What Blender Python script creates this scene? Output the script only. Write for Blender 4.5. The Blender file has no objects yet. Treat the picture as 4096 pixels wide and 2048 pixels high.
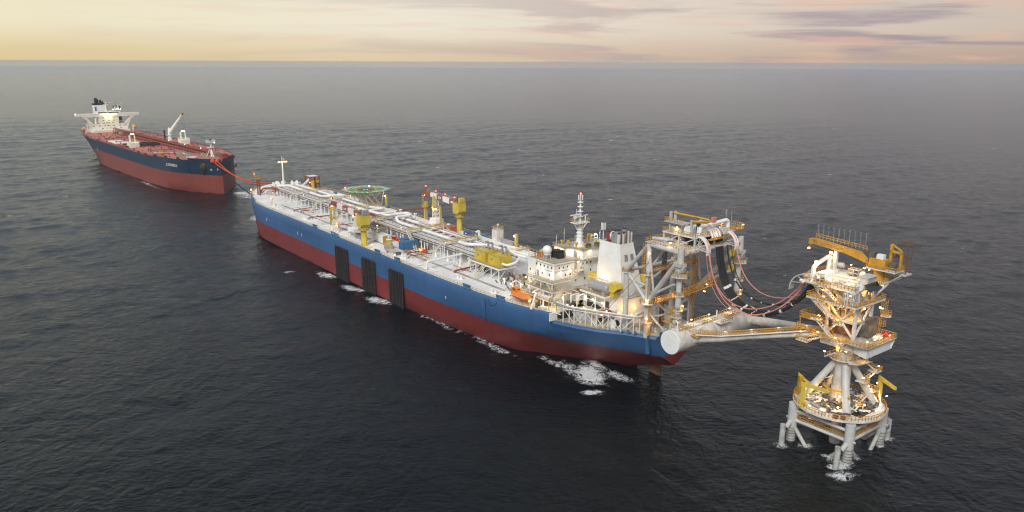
import bpy, math, random
import numpy as np
from mathutils import Vector, Matrix
R = random.Random(7)
SC = bpy.context.scene
COL = SC.collection
# ------------------------------------------------------------------ camera
cd = bpy.data.cameras.new('camera'); cam = bpy.data.objects.new('camera', cd); COL.objects.link(cam)
cd.sensor_width = 36; cd.lens = 27.07; cd.clip_start = 1; cd.clip_end = 60000
PITCH = math.atan2(776, 3080); ROLL = math.radians(0.22)
f_ = Vector((0, math.cos(PITCH), -math.sin(PITCH))); r0 = Vector((1, 0, 0)); u0 = Vector((0, math.sin(PITCH), math.cos(PITCH)))
r_ = r0 * math.cos(ROLL) + u0 * math.sin(ROLL); u_ = u0 * math.cos(ROLL) - r0 * math.sin(ROLL)
m3 = Matrix((r_, u_, -f_)).transposed().to_4x4(); m3.translation = (0, 0, 112)
cam.matrix_world = m3
SC.camera = cam
# ------------------------------------------------------------------ view
SC.view_settings.view_transform = 'Standard'; SC.view_settings.look = 'None'
SC.view_settings.exposure = 0.85; SC.view_settings.gamma = 1.0; SC.view_settings.use_curve_mapping = False
SC.render.engine = 'CYCLES'
cy = SC.cycles
cy.max_bounces = 6; cy.diffuse_bounces = 3; cy.glossy_bounces = 3; cy.volume_bounces = 1; cy.transparent_max_bounces = 8
cy.use_denoising = True
SC.render.filter_size = 1.2 if hasattr(SC.render, 'filter_size') else 1.5
cy.filter_width = 1.2
cy.sample_clamp_indirect = 4.0
# ------------------------------------------------------------------ sun and sky
SUN_EL, SUN_AZ = math.radians(42), math.radians(-158)      # azimuth measured from +Y towards +X
sl = bpy.data.lights.new('sun', 'SUN'); sl.energy = 1.5; sl.angle = math.radians(25); sl.color = (1, .97, .92)
so = bpy.data.objects.new('sun', sl); COL.objects.link(so)
sd = Vector((math.sin(SUN_AZ) * math.cos(SUN_EL), math.cos(SUN_AZ) * math.cos(SUN_EL), math.sin(SUN_EL)))
so.rotation_euler = sd.to_track_quat('Z', 'Y').to_euler(); so.location = (-300, -200, 300)

def nd(nt, typ, **kw):
    n = nt.nodes.new(typ)
    for k, v in kw.items():
        if k in n.inputs.keys() if hasattr(n.inputs, 'keys') else False: n.inputs[k].default_value = v
        else: setattr(n, k, v)
    return n
def val(nt, op, a, b=None, c=None, clamp=False):
    n = nt.nodes.new('ShaderNodeMath'); n.operation = op; n.use_clamp = clamp
    for i, x in enumerate((a, b, c)):
        if x is None: continue
        if isinstance(x, (int, float)): n.inputs[i].default_value = x
        else: nt.links.new(x, n.inputs[i])
    return n.outputs[0]
def mixc(nt, fac, a, b):
    n = nt.nodes.new('ShaderNodeMix'); n.data_type = 'RGBA'
    for i, x in ((0, fac), (6, a), (7, b)):
        if isinstance(x, (int, float)): n.inputs[i].default_value = x
        elif isinstance(x, tuple): n.inputs[i].default_value = (*x[:3], 1)
        else: nt.links.new(x, n.inputs[i])
    return n.outputs[2]
def ramp(nt, fac, stops):
    n = nt.nodes.new('ShaderNodeValToRGB'); e = n.color_ramp.elements
    while len(e) < len(stops): e.new(0.5)
    for el, (p, c) in zip(e, stops):
        el.position = p; el.color = (*c, 1) if len(c) == 3 else c
    nt.links.new(fac, n.inputs[0]); return n.outputs[0]
def noise(nt, vec, scale, detail=4, rough=.55, dist=0.0, dim='3D'):
    n = nt.nodes.new('ShaderNodeTexNoise'); n.noise_dimensions = dim
    n.inputs['Scale'].default_value = scale; n.inputs['Detail'].default_value = detail
    n.inputs['Roughness'].default_value = rough; n.inputs['Distortion'].default_value = dist
    nt.links.new(vec, n.inputs['Vector']); return n.outputs['Fac']
def mapping(nt, vec, scale=(1, 1, 1), rot=(0, 0, 0), loc=(0, 0, 0)):
    n = nt.nodes.new('ShaderNodeMapping')
    n.inputs['Scale'].default_value = scale; n.inputs['Rotation'].default_value = rot; n.inputs['Location'].default_value = loc
    nt.links.new(vec, n.inputs['Vector']); return n.outputs[0]
def smooth(nt, x, a, b):
    n = nt.nodes.new('ShaderNodeMapRange'); n.interpolation_type = 'SMOOTHSTEP'
    n.inputs[1].default_value = a; n.inputs[2].default_value = b
    nt.links.new(x, n.inputs[0]); return n.outputs[0]

def srgb(r, g, b):
    f = lambda c: (c / 255 / 12.92) if c / 255 <= .04045 else ((c / 255 + .055) / 1.055) ** 2.4
    return (f(r), f(g), f(b))

W = bpy.data.worlds.new('World'); SC.world = W; W.use_nodes = True
nt = W.node_tree; nt.nodes.clear()
out = nt.nodes.new('ShaderNodeOutputWorld'); bg = nt.nodes.new('ShaderNodeBackground')
sky = nt.nodes.new('ShaderNodeTexSky'); sky.sky_type = 'NISHITA'; sky.sun_disc = False
sky.sun_elevation = SUN_EL; sky.sun_rotation = SUN_AZ
tc = nt.nodes.new('ShaderNodeTexCoord'); sx = nt.nodes.new('ShaderNodeSeparateXYZ')
nt.links.new(tc.outputs['Generated'], sx.inputs[0])
el = val(nt, 'ARCSINE', sx.outputs[2]); az = val(nt, 'ARCTAN2', sx.outputs[0], sx.outputs[1])
# overcast sheet: warm cream to the left of the view, pink grey to the right
cv = nt.nodes.new('ShaderNodeCombineXYZ'); nt.links.new(az, cv.inputs[0]); nt.links.new(el, cv.inputs[1])
side = val(nt, 'MULTIPLY_ADD', val(nt, 'SINE', az), .85, .5, clamp=True)
front = smooth(nt, val(nt, 'COSINE', az), .1, .75)
low = ramp(nt, side, [(0, srgb(222, 200, 150)), (.35, srgb(222, 203, 170)), (.62, srgb(206, 184, 162)), (1, srgb(180, 156, 144))])
mid = ramp(nt, side, [(0, srgb(236, 226, 192)), (.4, srgb(234, 224, 206)), (.65, srgb(222, 207, 192)), (1, srgb(198, 181, 168))])
cool = srgb(183, 196, 208)
low = mixc(nt, front, cool, low); mid = mixc(nt, front, cool, mid)
base = mixc(nt, smooth(nt, el, .004, .045), low, mid)
base = mixc(nt, smooth(nt, el, .082, .14), base, cool)
base = mixc(nt, smooth(nt, el, .25, .8), base, srgb(138, 149, 161))
wob = noise(nt, mapping(nt, cv.outputs[0], (2.2, 9, 1)), 1.0, 3)
cvt = mapping(nt, cv.outputs[0], (3.4, 40, 1), rot=(0, 0, math.radians(-1.6)), loc=(3.3, 1.7, 0))
st = noise(nt, cvt, 1.0, 5, .55, .5)
st2 = noise(nt, mapping(nt, cv.outputs[0], (7.0, 90, 1), rot=(0, 0, math.radians(1.2)), loc=(9.1, 4.2, 0)), 1.0, 4, .5, .3)
cl = val(nt, 'MULTIPLY', smooth(nt, st, .46, .62), val(nt, 'MULTIPLY_ADD', side, 1.15, -.05, clamp=True))
mauve = mixc(nt, side, srgb(206, 186, 172), srgb(152, 136, 150))
base = mixc(nt, cl, base, mauve)
pk = val(nt, 'MULTIPLY', smooth(nt, st2, .5, .68), val(nt, 'MULTIPLY_ADD', side, .6, .05))
base = mixc(nt, pk, base, srgb(226, 182, 160))
up = nt.nodes.new('ShaderNodeVectorMath'); up.operation = 'SCALE'; up.inputs['Scale'].default_value = 5.7
nt.links.new(base, up.inputs[0])
mx = mixc(nt, .95, sky.outputs[0], up.outputs[0])
bg.inputs[1].default_value = 0.1
nt.links.new(mx, bg.inputs[0]); nt.links.new(bg.outputs[0], out.inputs[0])

# ------------------------------------------------------------------ frames of the two ships
FS = Matrix.Translation((49.689, 265.202, 0)) @ Matrix.Rotation(math.radians(127.5428), 4, 'Z')
VS = Matrix.Translation((-505.0, 964.922, 0)) @ Matrix.Rotation(math.radians(-49.1037), 4, 'Z')
ID = Matrix.Identity(4)

# ------------------------------------------------------------------ mesh builder
class MB:
    def __init__(s): s.v = []; s.f = []
    def add(s, vs, fs):
        o = len(s.v); s.v += [tuple(v) for v in vs]; s.f += [tuple(i + o for i in f) for f in fs]; return s
    def box(s, x0, y0, z0, x1, y1, z1):
        x0, x1 = sorted((x0, x1)); y0, y1 = sorted((y0, y1)); z0, z1 = sorted((z0, z1))
        return s.add([(x0, y0, z0), (x1, y0, z0), (x1, y1, z0), (x0, y1, z0), (x0, y0, z1), (x1, y0, z1), (x1, y1, z1), (x0, y1, z1)],
                     [(0, 3, 2, 1), (4, 5, 6, 7), (0, 1, 5, 4), (1, 2, 6, 5), (2, 3, 7, 6), (3, 0, 4, 7)])
    def cbox(s, c, d, rz=0):
        m = Matrix.Rotation(rz, 3, 'Z'); h = [q / 2 for q in d]
        vs = [Vector(c) + m @ Vector((a * h[0], b * h[1], e * h[2])) for e in (-1, 1) for a, b in ((-1, -1), (1, -1), (1, 1), (-1, 1))]
        return s.add(vs, [(0, 3, 2, 1), (4, 5, 6, 7), (0, 1, 5, 4), (1, 2, 6, 5), (2, 3, 7, 6), (3, 0, 4, 7)])
    def tube(s, p, q, r, r2=None, n=8, cap=True):
        p = Vector(p); q = Vector(q); d = q - p
        if d.length < 1e-6: return s
        r2 = r if r2 is None else r2
        a = d.normalized(); t = Vector((0, 0, 1)) if abs(a.z) < .9 else Vector((1, 0, 0))
        u = a.cross(t).normalized(); w = a.cross(u)
        vs = []
        for c, rr in ((p, r), (q, r2)):
            for i in range(n):
                th = 2 * math.pi * (i + .5) / n; vs.append(c + (u * math.cos(th) + w * math.sin(th)) * rr)
        fs = [(i, i + n, (i + 1) % n + n, (i + 1) % n) for i in range(n)]
        if cap: fs += [tuple(range(n)), tuple(range(2 * n - 1, n - 1, -1))]
        return s.add(vs, fs)
    def bar(s, p, q, w=.1): return s.tube(p, q, w * .7, n=4, cap=False)
    def pipe(s, pts, r, n=8, bend=None):
        P = [Vector(p) for p in pts]
        if bend is None: bend = r * 2.2
        if len(P) > 2 and bend > 0:
            Q = [P[0]]
            for i in range(1, len(P) - 1):
                a, b, c = P[i - 1], P[i], P[i + 1]
                d1 = (a - b); d2 = (c - b); k = min(bend, d1.length * .45, d2.length * .45)
                p1 = b + d1.normalized() * k; p2 = b + d2.normalized() * k
                for t in (0, .25, .5, .75, 1): Q.append(p1 * (1 - t) ** 2 + b * 2 * t * (1 - t) + p2 * t * t)
            Q.append(P[-1]); P = Q
        return s.sweep(P, r, n)
    def sweep(s, P, r, n=8):
        vs = []; u = None; L = len(P)
        for i, p in enumerate(P):
            a = (P[min(i + 1, L - 1)] - P[max(i - 1, 0)])
            if a.length < 1e-9: a = Vector((0, 0, 1))
            a.normalize()
            if u is None:
                t = Vector((0, 0, 1)) if abs(a.z) < .9 else Vector((1, 0, 0)); u = a.cross(t).normalized()
            else:
                u = (u - a * u.dot(a))
                u = u.normalized() if u.length > 1e-6 else a.orthogonal().normalized()
            w = a.cross(u); rr = r[i] if isinstance(r, (list, tuple)) else r
            for k in range(n):
                th = 2 * math.pi * k / n; vs.append(p + (u * math.cos(th) + w * math.sin(th)) * rr)
        fs = []
        for i in range(L - 1):
            for k in range(n): fs.append((i * n + k, i * n + (k + 1) % n, (i + 1) * n + (k + 1) % n, (i + 1) * n + k))
        fs += [tuple(range(n - 1, -1, -1)), tuple(range((L - 1) * n, L * n))]
        return s.add(vs, fs)
    def lathe(s, prof, c=(0, 0, 0), n=16, a0=0, a1=2 * math.pi):
        full = abs(a1 - a0 - 2 * math.pi) < 1e-6; m = n if full else n + 1
        vs = []; c = Vector(c)
        for r, z in prof:
            for i in range(m):
                th = a0 + (a1 - a0) * i / n; vs.append(c + Vector((r * math.cos(th), r * math.sin(th), z)))
        fs = []
        for j in range(len(prof) - 1):
            for i in range(n):
                k = (i + 1) % m; fs.append((j * m + i, j * m + k, (j + 1) * m + k, (j + 1) * m + i))
        if full:
            if prof[0][0] > 1e-6: fs.append(tuple(range(m - 1, -1, -1)))
            if prof[-1][0] > 1e-6: fs.append(tuple(range((len(prof) - 1) * m, len(prof) * m)))
        return s.add(vs, fs)
    def ball(s, c, r, n=12, sz=1.0):
        k = max(4, n // 2)
        return s.lathe([(r * math.sin(math.pi * i / k), -r * sz * math.cos(math.pi * i / k)) for i in range(k + 1)], c, n)
    def prism(s, poly, z0, z1):
        n = len(poly)
        if sum(poly[i][0] * poly[(i + 1) % n][1] - poly[(i + 1) % n][0] * poly[i][1] for i in range(n)) < 0: poly = poly[::-1]
        vs = [(x, y, z0) for x, y in poly] + [(x, y, z1) for x, y in poly]
        return s.add(vs, [tuple(range(n - 1, -1, -1)), tuple(range(n, 2 * n))] + [(i, (i + 1) % n, (i + 1) % n + n, i + n) for i in range(n)])
    def extr(s, poly, d):                       # polygon of 3-D points swept along d
        n = len(poly); d = Vector(d); P = [Vector(p) for p in poly]
        return s.add(P + [p + d for p in P], [tuple(range(n - 1, -1, -1)), tuple(range(n, 2 * n))] + [(i, (i + 1) % n, (i + 1) % n + n, i + n) for i in range(n)])
    def rail(s, pts, h=1.2, gap=2.2, w=.09, closed=False):
        P = [Vector(p) for p in pts]
        if closed: P.append(P[0])
        for a, b in zip(P[:-1], P[1:]):
            d = b - a; k = max(1, round(d.length / gap))
            for i in range(k + 1):
                q = a + d * (i / k); s.bar(q, q + Vector((0, 0, h)), w)
            for z in (h, h * .5): s.bar(a + Vector((0, 0, z)), b + Vector((0, 0, z)), w)
        return s
    def ladder(s, p, q, w=.6, side=(1, 0, 0), cage=False):
        p = Vector(p); q = Vector(q); sd = Vector(side).normalized() * w / 2
        for k in (-1, 1): s.bar(p + sd * k, q + sd * k, .09)
        n = max(2, int((q - p).length / .9))
        for i in range(n + 1):
            c = p.lerp(q, i / n); s.bar(c - sd, c + sd, .07)
        return s
    def truss(s, a, b, h, n, r=.12, up=(0, 0, 1)):
        a = Vector(a); b = Vector(b); u = Vector(up) * h
        s.bar(a, b, r * 1.4); s.bar(a + u, b + u, r * 1.4)
        for i in range(n):
            p = a.lerp(b, i / n); q = a.lerp(b, (i + 1) / n)
            s.bar(p, p + u, r); s.bar(p + u if i % 2 == 0 else p, q if i % 2 == 0 else q + u, r)
        s.bar(b, b + u, r); return s

NAMES = {}
def build(name, mb, mat, smooth=False, inv=None):
    me = bpy.data.meshes.new(name)
    vs = mb.v
    if inv is not None: vs = [tuple(inv @ Vector(v)) for v in vs]
    me.from_pydata(vs, [], mb.f); me.materials.append(mat); me.update()
    o = bpy.data.objects.new(name, me); COL.objects.link(o)
    if smooth:
        me.polygons.foreach_set('use_smooth', [True] * len(me.polygons))
        try: me.set_sharp_from_angle(angle=math.radians(40))
        except Exception: pass
    return o
def props(o, label=None, cat=None, group=None, kind=None):
    if label: o['label'] = label
    if cat: o['category'] = cat
    if group: o['group'] = group
    if kind: o['kind'] = kind
    return o
class Thing:
    """an Empty at the thing's base; parts are given in the coordinates of its frame (a ship), or its own when own=True"""
    def __init__(s, name, label, cat, loc, frame=None, rot=0, group=None, own=False):
        frame = FS if frame is None else frame
        s.o = bpy.data.objects.new(name, None); COL.objects.link(s.o); s.o.empty_display_size = 1
        l = Matrix.Translation(loc) @ Matrix.Rotation(rot, 4, 'Z')
        s.o.matrix_world = frame @ l; props(s.o, label, cat, group)
        s.inv = None if own else l.inverted()
    def p(s, name, mat, mb, under=None, smooth=False, label=None, kind=None):
        o = build(name, mb, mat, smooth, s.inv); o.parent = under or s.o
        if label: o['label'] = label
        if kind: o['kind'] = kind
        return o
    def light(s, pos, power, col=(1, .62, .25), r=.35):
        l = bpy.data.lights.new('lamp_light', 'POINT'); l.energy = power * .45; l.color = col; l.shadow_soft_size = r
        o = bpy.data.objects.new('lamp_light', l); COL.objects.link(o); o.parent = s.o
        o.location = (s.inv @ Vector(pos)) if s.inv else Vector(pos)
    def lamp(s, pos, mat, size=(.6, .6, .4), power=0, col=(1, .62, .25), under=None, off=(0, 0, -.7), rz=0):
        o = s.p('lamp', mat, MB().cbox(pos, tuple(q * .6 for q in size), rz), under)
        if power: s.light(tuple(a + b for a, b in zip(pos, off)), power, col)
        return o
def solo(name, label, cat, loc, mb, mat, frame=None, rot=0, group=None, smooth=False, own=False, kind=None):
    frame = FS if frame is None else frame
    l = Matrix.Translation(loc) @ Matrix.Rotation(rot, 4, 'Z')
    o = build(name, mb, mat, smooth, None if own else l.inverted()); o.matrix_world = frame @ l
    return props(o, label, cat, group, kind)
def copy_thing(t, label, loc, frame=None, rot=0):
    frame = FS if frame is None else frame
    src = t.o if isinstance(t, Thing) else t
    def cp(o, par):
        c = o.copy(); COL.objects.link(c)
        if par is not None: c.parent = par
        for ch in list(o.children): cp(ch, c)
        return c
    n = cp(src, None); n.matrix_world = frame @ Matrix.Translation(loc) @ Matrix.Rotation(rot, 4, 'Z')
    n['label'] = label; return n

# ------------------------------------------------------------------ materials
def mat(name, col, rough=.5, var=.12, scale=.35, metal=0.0, rust=0.0, streak=False, spec=.4, bump=0.0):
    m = bpy.data.materials.new(name); m.use_nodes = True; n = m.node_tree; b = n.nodes['Principled BSDF']
    b.inputs['Roughness'].default_value = rough; b.inputs['Metallic'].default_value = metal; b.inputs['Specular IOR Level'].default_value = spec
    t = n.nodes.new('ShaderNodeTexCoord').outputs['Object']
    v = mapping(n, t, (1, 1, .12)) if streak else t
    a = noise(n, v, scale, 5, .6); a2 = noise(n, t, scale * 7, 3, .6)
    k = val(n, 'ADD', val(n, 'MULTIPLY', a, .7), val(n, 'MULTIPLY', a2, .3))
    c0 = tuple(x * (1 - var * 1.6) for x in col); c1 = tuple(min(.95, x * (1 + var)) for x in col)
    c = mixc(n, smooth(n, k, .32, .68), c0, c1)
    if rust > 0:
        rn = noise(n, mapping(n, t, (1, 1, .35)), .9, 6, .7, .4)
        c = mixc(n, smooth(n, rn, .74 - rust * .3, .86 - rust * .25), c, (.16, .065, .025))
    n.links.new(c, b.inputs['Base Color'])
    if bump:
        bp = n.nodes.new('ShaderNodeBump'); bp.inputs['Strength'].default_value = bump; n.links.new(a2, bp.inputs['Height']); n.links.new(bp.outputs[0], b.inputs['Normal'])
    return m
def emit(name, col, s):
    m = bpy.data.materials.new(name); m.use_nodes = True; n = m.node_tree; n.nodes.clear()
    e = n.nodes.new('ShaderNodeEmission'); e.inputs[0].default_value = (*col, 1); e.inputs[1].default_value = s
    o = n.nodes.new('ShaderNodeOutputMaterial'); n.links.new(e.outputs[0], o.inputs[0]); return m
def hullmat(name, col, plate=.10, rough=.45):
    m = bpy.data.materials.new(name); m.use_nodes = True; n = m.node_tree; b = n.nodes['Principled BSDF']; b.inputs['Roughness'].default_value = rough
    t = n.nodes.new('ShaderNodeTexCoord').outputs['Object']
    big = noise(n, mapping(n, t, (.02, .02, .05)), 1.0, 4, .6)
    stk = noise(n, mapping(n, t, (.55, .55, .025)), 1.0, 5, .65)
    br = n.nodes.new('ShaderNodeTexBrick'); n.links.new(mapping(n, t, (1, 1, 1), (math.radians(90), 0, 0)), br.inputs[0])
    br.inputs['Scale'].default_value = 1; br.inputs['Brick Width'].default_value = 12; br.inputs['Row Height'].default_value = 3.2; br.inputs['Mortar Size'].default_value = .03
    br.inputs['Color1'].default_value = (.42, .42, .42, 1); br.inputs['Color2'].default_value = (.58, .58, .58, 1); br.inputs['Mortar'].default_value = (.3, .3, .3, 1)
    k = val(n, 'ADD', val(n, 'MULTIPLY', big, .45), val(n, 'MULTIPLY', stk, .4)); k = val(n, 'ADD', k, val(n, 'MULTIPLY', br.outputs[0], .15))
    c = mixc(n, smooth(n, k, .3, .7), tuple(x * .78 for x in col), tuple(x * 1.18 for x in col))
    pale = noise(n, mapping(n, t, (.35, .35, .05), loc=(4, 2, 0)), 1.0, 6, .7)
    c = mixc(n, val(n, 'MULTIPLY', smooth(n, pale, .62, .8), plate * 2), c, tuple(min(1, x * .6 + .22) for x in col))
    n.links.new(c, b.inputs['Base Color'])
    return m
M = dict(
    blue=hullmat('fso_blue_paint', (.046, .122, .262)), red=hullmat('fso_red_paint', (.215, .036, .033), .05),
    navy=hullmat('tanker_navy_paint', (.012, .031, .06), .06), vred=hullmat('tanker_red_paint', (.235, .052, .038), .06),
    deck=mat('pale_grey_deck_paint', (.80, .79, .76), .75, .10, .09, rust=.06), deck2=mat('worn_deck_paint', (.40, .37, .32), .8, .2, .15, rust=.25),
    white=mat('white_paint', (.86, .85, .81), .5, .06, .2), cream=mat('cream_paint', (.86, .82, .72), .5, .05, .15), greyw=mat('light_grey_paint', (.54, .54, .52), .5, .12, .25, rust=.10),
    dirtyw=mat('weathered_white_paint', (.70, .67, .62), .6, .16, .4, rust=.22), yellow=mat('yellow_paint', (.62, .44, .05), .5, .12, .3, rust=.05),
    rail=mat('yellow_rail_paint', (.58, .42, .14), .6, .1, .5), orail=mat('ochre_rail_paint', (.55, .31, .06), .6, .12, .5), railw=mat('white_rail_paint', (.75, .72, .66), .6, .08, .5),
    craney=mat('crane_yellow_paint', (.66, .50, .07), .45, .10, .25, rust=.04), ochre=mat('ochre_paint', (.55, .30, .03), .5, .15, .3, rust=.12),
    redp=mat('red_paint', (.36, .05, .04), .55, .12, .3), brickred=mat('brick_red_paint', (.36, .10, .06), .55, .15, .3, rust=.1), brown=mat('brown_pipe_paint', (.17, .09, .06), .6, .2, .4, rust=.3),
    vdeck=mat('red_deck_paint', (.46, .17, .14), .7, .14, .08, rust=.1), vpipe=mat('red_pipe_paint', (.30, .065, .045), .6, .15, .2),
    black=mat('black_rubber', (.02, .02, .021), .55, .2, .5), soot=mat('sooty_steel', (.035, .03, .028), .7, .3, .6), fender=mat('fender_steel', (.03, .02, .017), .6, .4, .5, rust=.35, streak=True),
    grey=mat('grey_steel', (.33, .33, .33), .45, .15, .4, rust=.15), dgrey=mat('dark_machinery_steel', (.12, .115, .11), .55, .3, .8, rust=.3), silver=mat('silver_tank_paint', (.45, .45, .46), .35, .06, .3, metal=.35),
    pink=mat('salmon_hose_rubber', (.66, .26, .21), .55, .1, .3), orange=mat('orange_gelcoat', (.80, .23, .03), .4, .06, .3), cont_blue=mat('container_blue', (.06, .17, .33), .5, .15, .5, rust=.08), cont_navy=mat('container_navy', (.05, .09, .27), .5, .15, .5, rust=.08),
    cont_orange=mat('container_orange_red', (.48, .11, .04), .55, .18, .5, rust=.15), basket=mat('basket_red', (.50, .035, .025), .5, .12, .5), glass=mat('window_glass', (.012, .015, .018), .12, .1, 1, spec=.6),
    green=mat('pad_green_paint', (.17, .29, .11), .8, .12, .25), padyellow=mat('pad_yellow_paint', (.62, .38, .05), .7, .1, .4), dkgreen=mat('dark_green_paint', (.03, .10, .06), .5, .2, .5), palegreen=mat('winch_green_paint', (.34, .43, .28), .55, .12, .4),
    fair=mat('blue_fairlead_paint', (.07, .20, .34), .5, .2, .5), tarp=mat('black_tarpaulin', (.025, .025, .027), .5, .3, 1, bump=.4), wood=mat('timber', (.33, .22, .12), .8, .25, .9), skin=mat('skin', (.45, .27, .19), .6, .05), suit=mat('orange_coverall', (.70, .09, .02), .7, .1, 2), helmet=mat('dark_helmet', (.05, .045, .04), .4),
    growth=mat('stained_leg_paint', (.46, .46, .42), .6, .25, .5, rust=.30), rusty=mat('rust_streaked_white', (.62, .55, .47), .6, .2, .4, rust=.62), mark=mat('white_marking', (.78, .78, .76), .6, .05), hbrown=mat('brown_hull_stain', (.13, .07, .035), .7, .4, .4),
    lampw=emit('lamp_warm_white', (1, .70, .30), 6), lampo=emit('lamp_sodium', (1, .50, .12), 10), lampr=emit('lamp_red', (1, .07, .02), 9), lampg=emit('lamp_green_edge', (.6, 1, .55), 1.0), lampv=emit('lamp_green_white', (.80, 1, .25), 6), lampy=emit('lamp_white', (1, .92, .75), 4))
HAZE = 0.00006
# ------------------------------------------------------------------ sea
def sea_mat():
    m = bpy.data.materials.new('sea_water'); m.use_nodes = True; n = m.node_tree; b = n.nodes['Principled BSDF']
    pos = n.nodes.new('ShaderNodeNewGeometry').outputs['Position']
    b.inputs['Base Color'].default_value = (.002, .005, .0065, 1); b.inputs['Specular IOR Level'].default_value = .22; b.inputs['IOR'].default_value = 1.333; b.inputs['Roughness'].default_value = .10
    p1 = mapping(n, pos, (1, 1.7, 1), (0, 0, math.radians(24))); p2 = mapping(n, pos, (1.5, 1, 1), (0, 0, math.radians(-32)))
    h1 = noise(n, p1, 1 / 26, 3, .5, .3); h2 = noise(n, p2, 1 / 9, 5, .62, .6); h3 = noise(n, p1, 1 / 2.6, 4, .6, .4)
    h = val(n, 'ADD', val(n, 'MULTIPLY', h1, 1.3), val(n, 'MULTIPLY', h2, 1.45)); h = val(n, 'ADD', h, val(n, 'MULTIPLY', h3, .5))
    bp = n.nodes.new('ShaderNodeBump'); bp.inputs['Strength'].default_value = .8; bp.inputs['Distance'].default_value = 1.0
    n.links.new(h, bp.inputs['Height']); n.links.new(bp.outputs[0], b.inputs['Normal'])
    at = n.nodes.new('ShaderNodeAttribute'); at.attribute_name = 'foam'
    fn = noise(n, pos, .55, 8, .68, 1.2); fn2 = noise(n, pos, .16, 5, .6, .8)
    rid = val(n, 'SUBTRACT', 1.0, val(n, 'MULTIPLY', val(n, 'ABSOLUTE', val(n, 'SUBTRACT', fn, .5)), 7.0), clamp=True)
    web = val(n, 'MULTIPLY_ADD', rid, .45, val(n, 'MULTIPLY', fn2, .75))
    thr = val(n, 'SUBTRACT', 1.02, at.outputs['Fac'])
    fo = smooth(n, val(n, 'SUBTRACT', web, thr), -.02, .18)
    # scattered whitecaps on the open sea
    wc = noise(n, mapping(n, pos, (1 / 9, 1 / 4.5, 1), (0, 0, .25)), 1.0, 6, .72, .5); wb = noise(n, pos, 1 / 90, 2)
    cap = smooth(n, val(n, 'MULTIPLY', wc, val(n, 'MULTIPLY_ADD', wb, .5, .75)), 0.745, .82)
    fo = val(n, 'MAXIMUM', val(n, 'MULTIPLY', fo, .9), val(n, 'MULTIPLY', cap, .75))
    d = n.nodes.new('ShaderNodeBsdfDiffuse'); d.inputs[0].default_value = (.72, .74, .74, 1); n.links.new(bp.outputs[0], d.inputs[2])
    mx = n.nodes.new('ShaderNodeMixShader'); n.links.new(fo, mx.inputs[0]); n.links.new(b.outputs[0], mx.inputs[1]); n.links.new(d.outputs[0], mx.inputs[2])
    n.links.new(mx.outputs[0], n.nodes['Material Output'].inputs[0]); return m
SEA = sea_mat()
def fw(x, y): v = FS @ Vector((x, y, 0)); return v.x, v.y
def vw(x, y): v = VS @ Vector((x, y, 0)); return v.x, v.y
SX0, SX1, SY0, SY1 = -1150., 700., 60., 1660.
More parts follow.
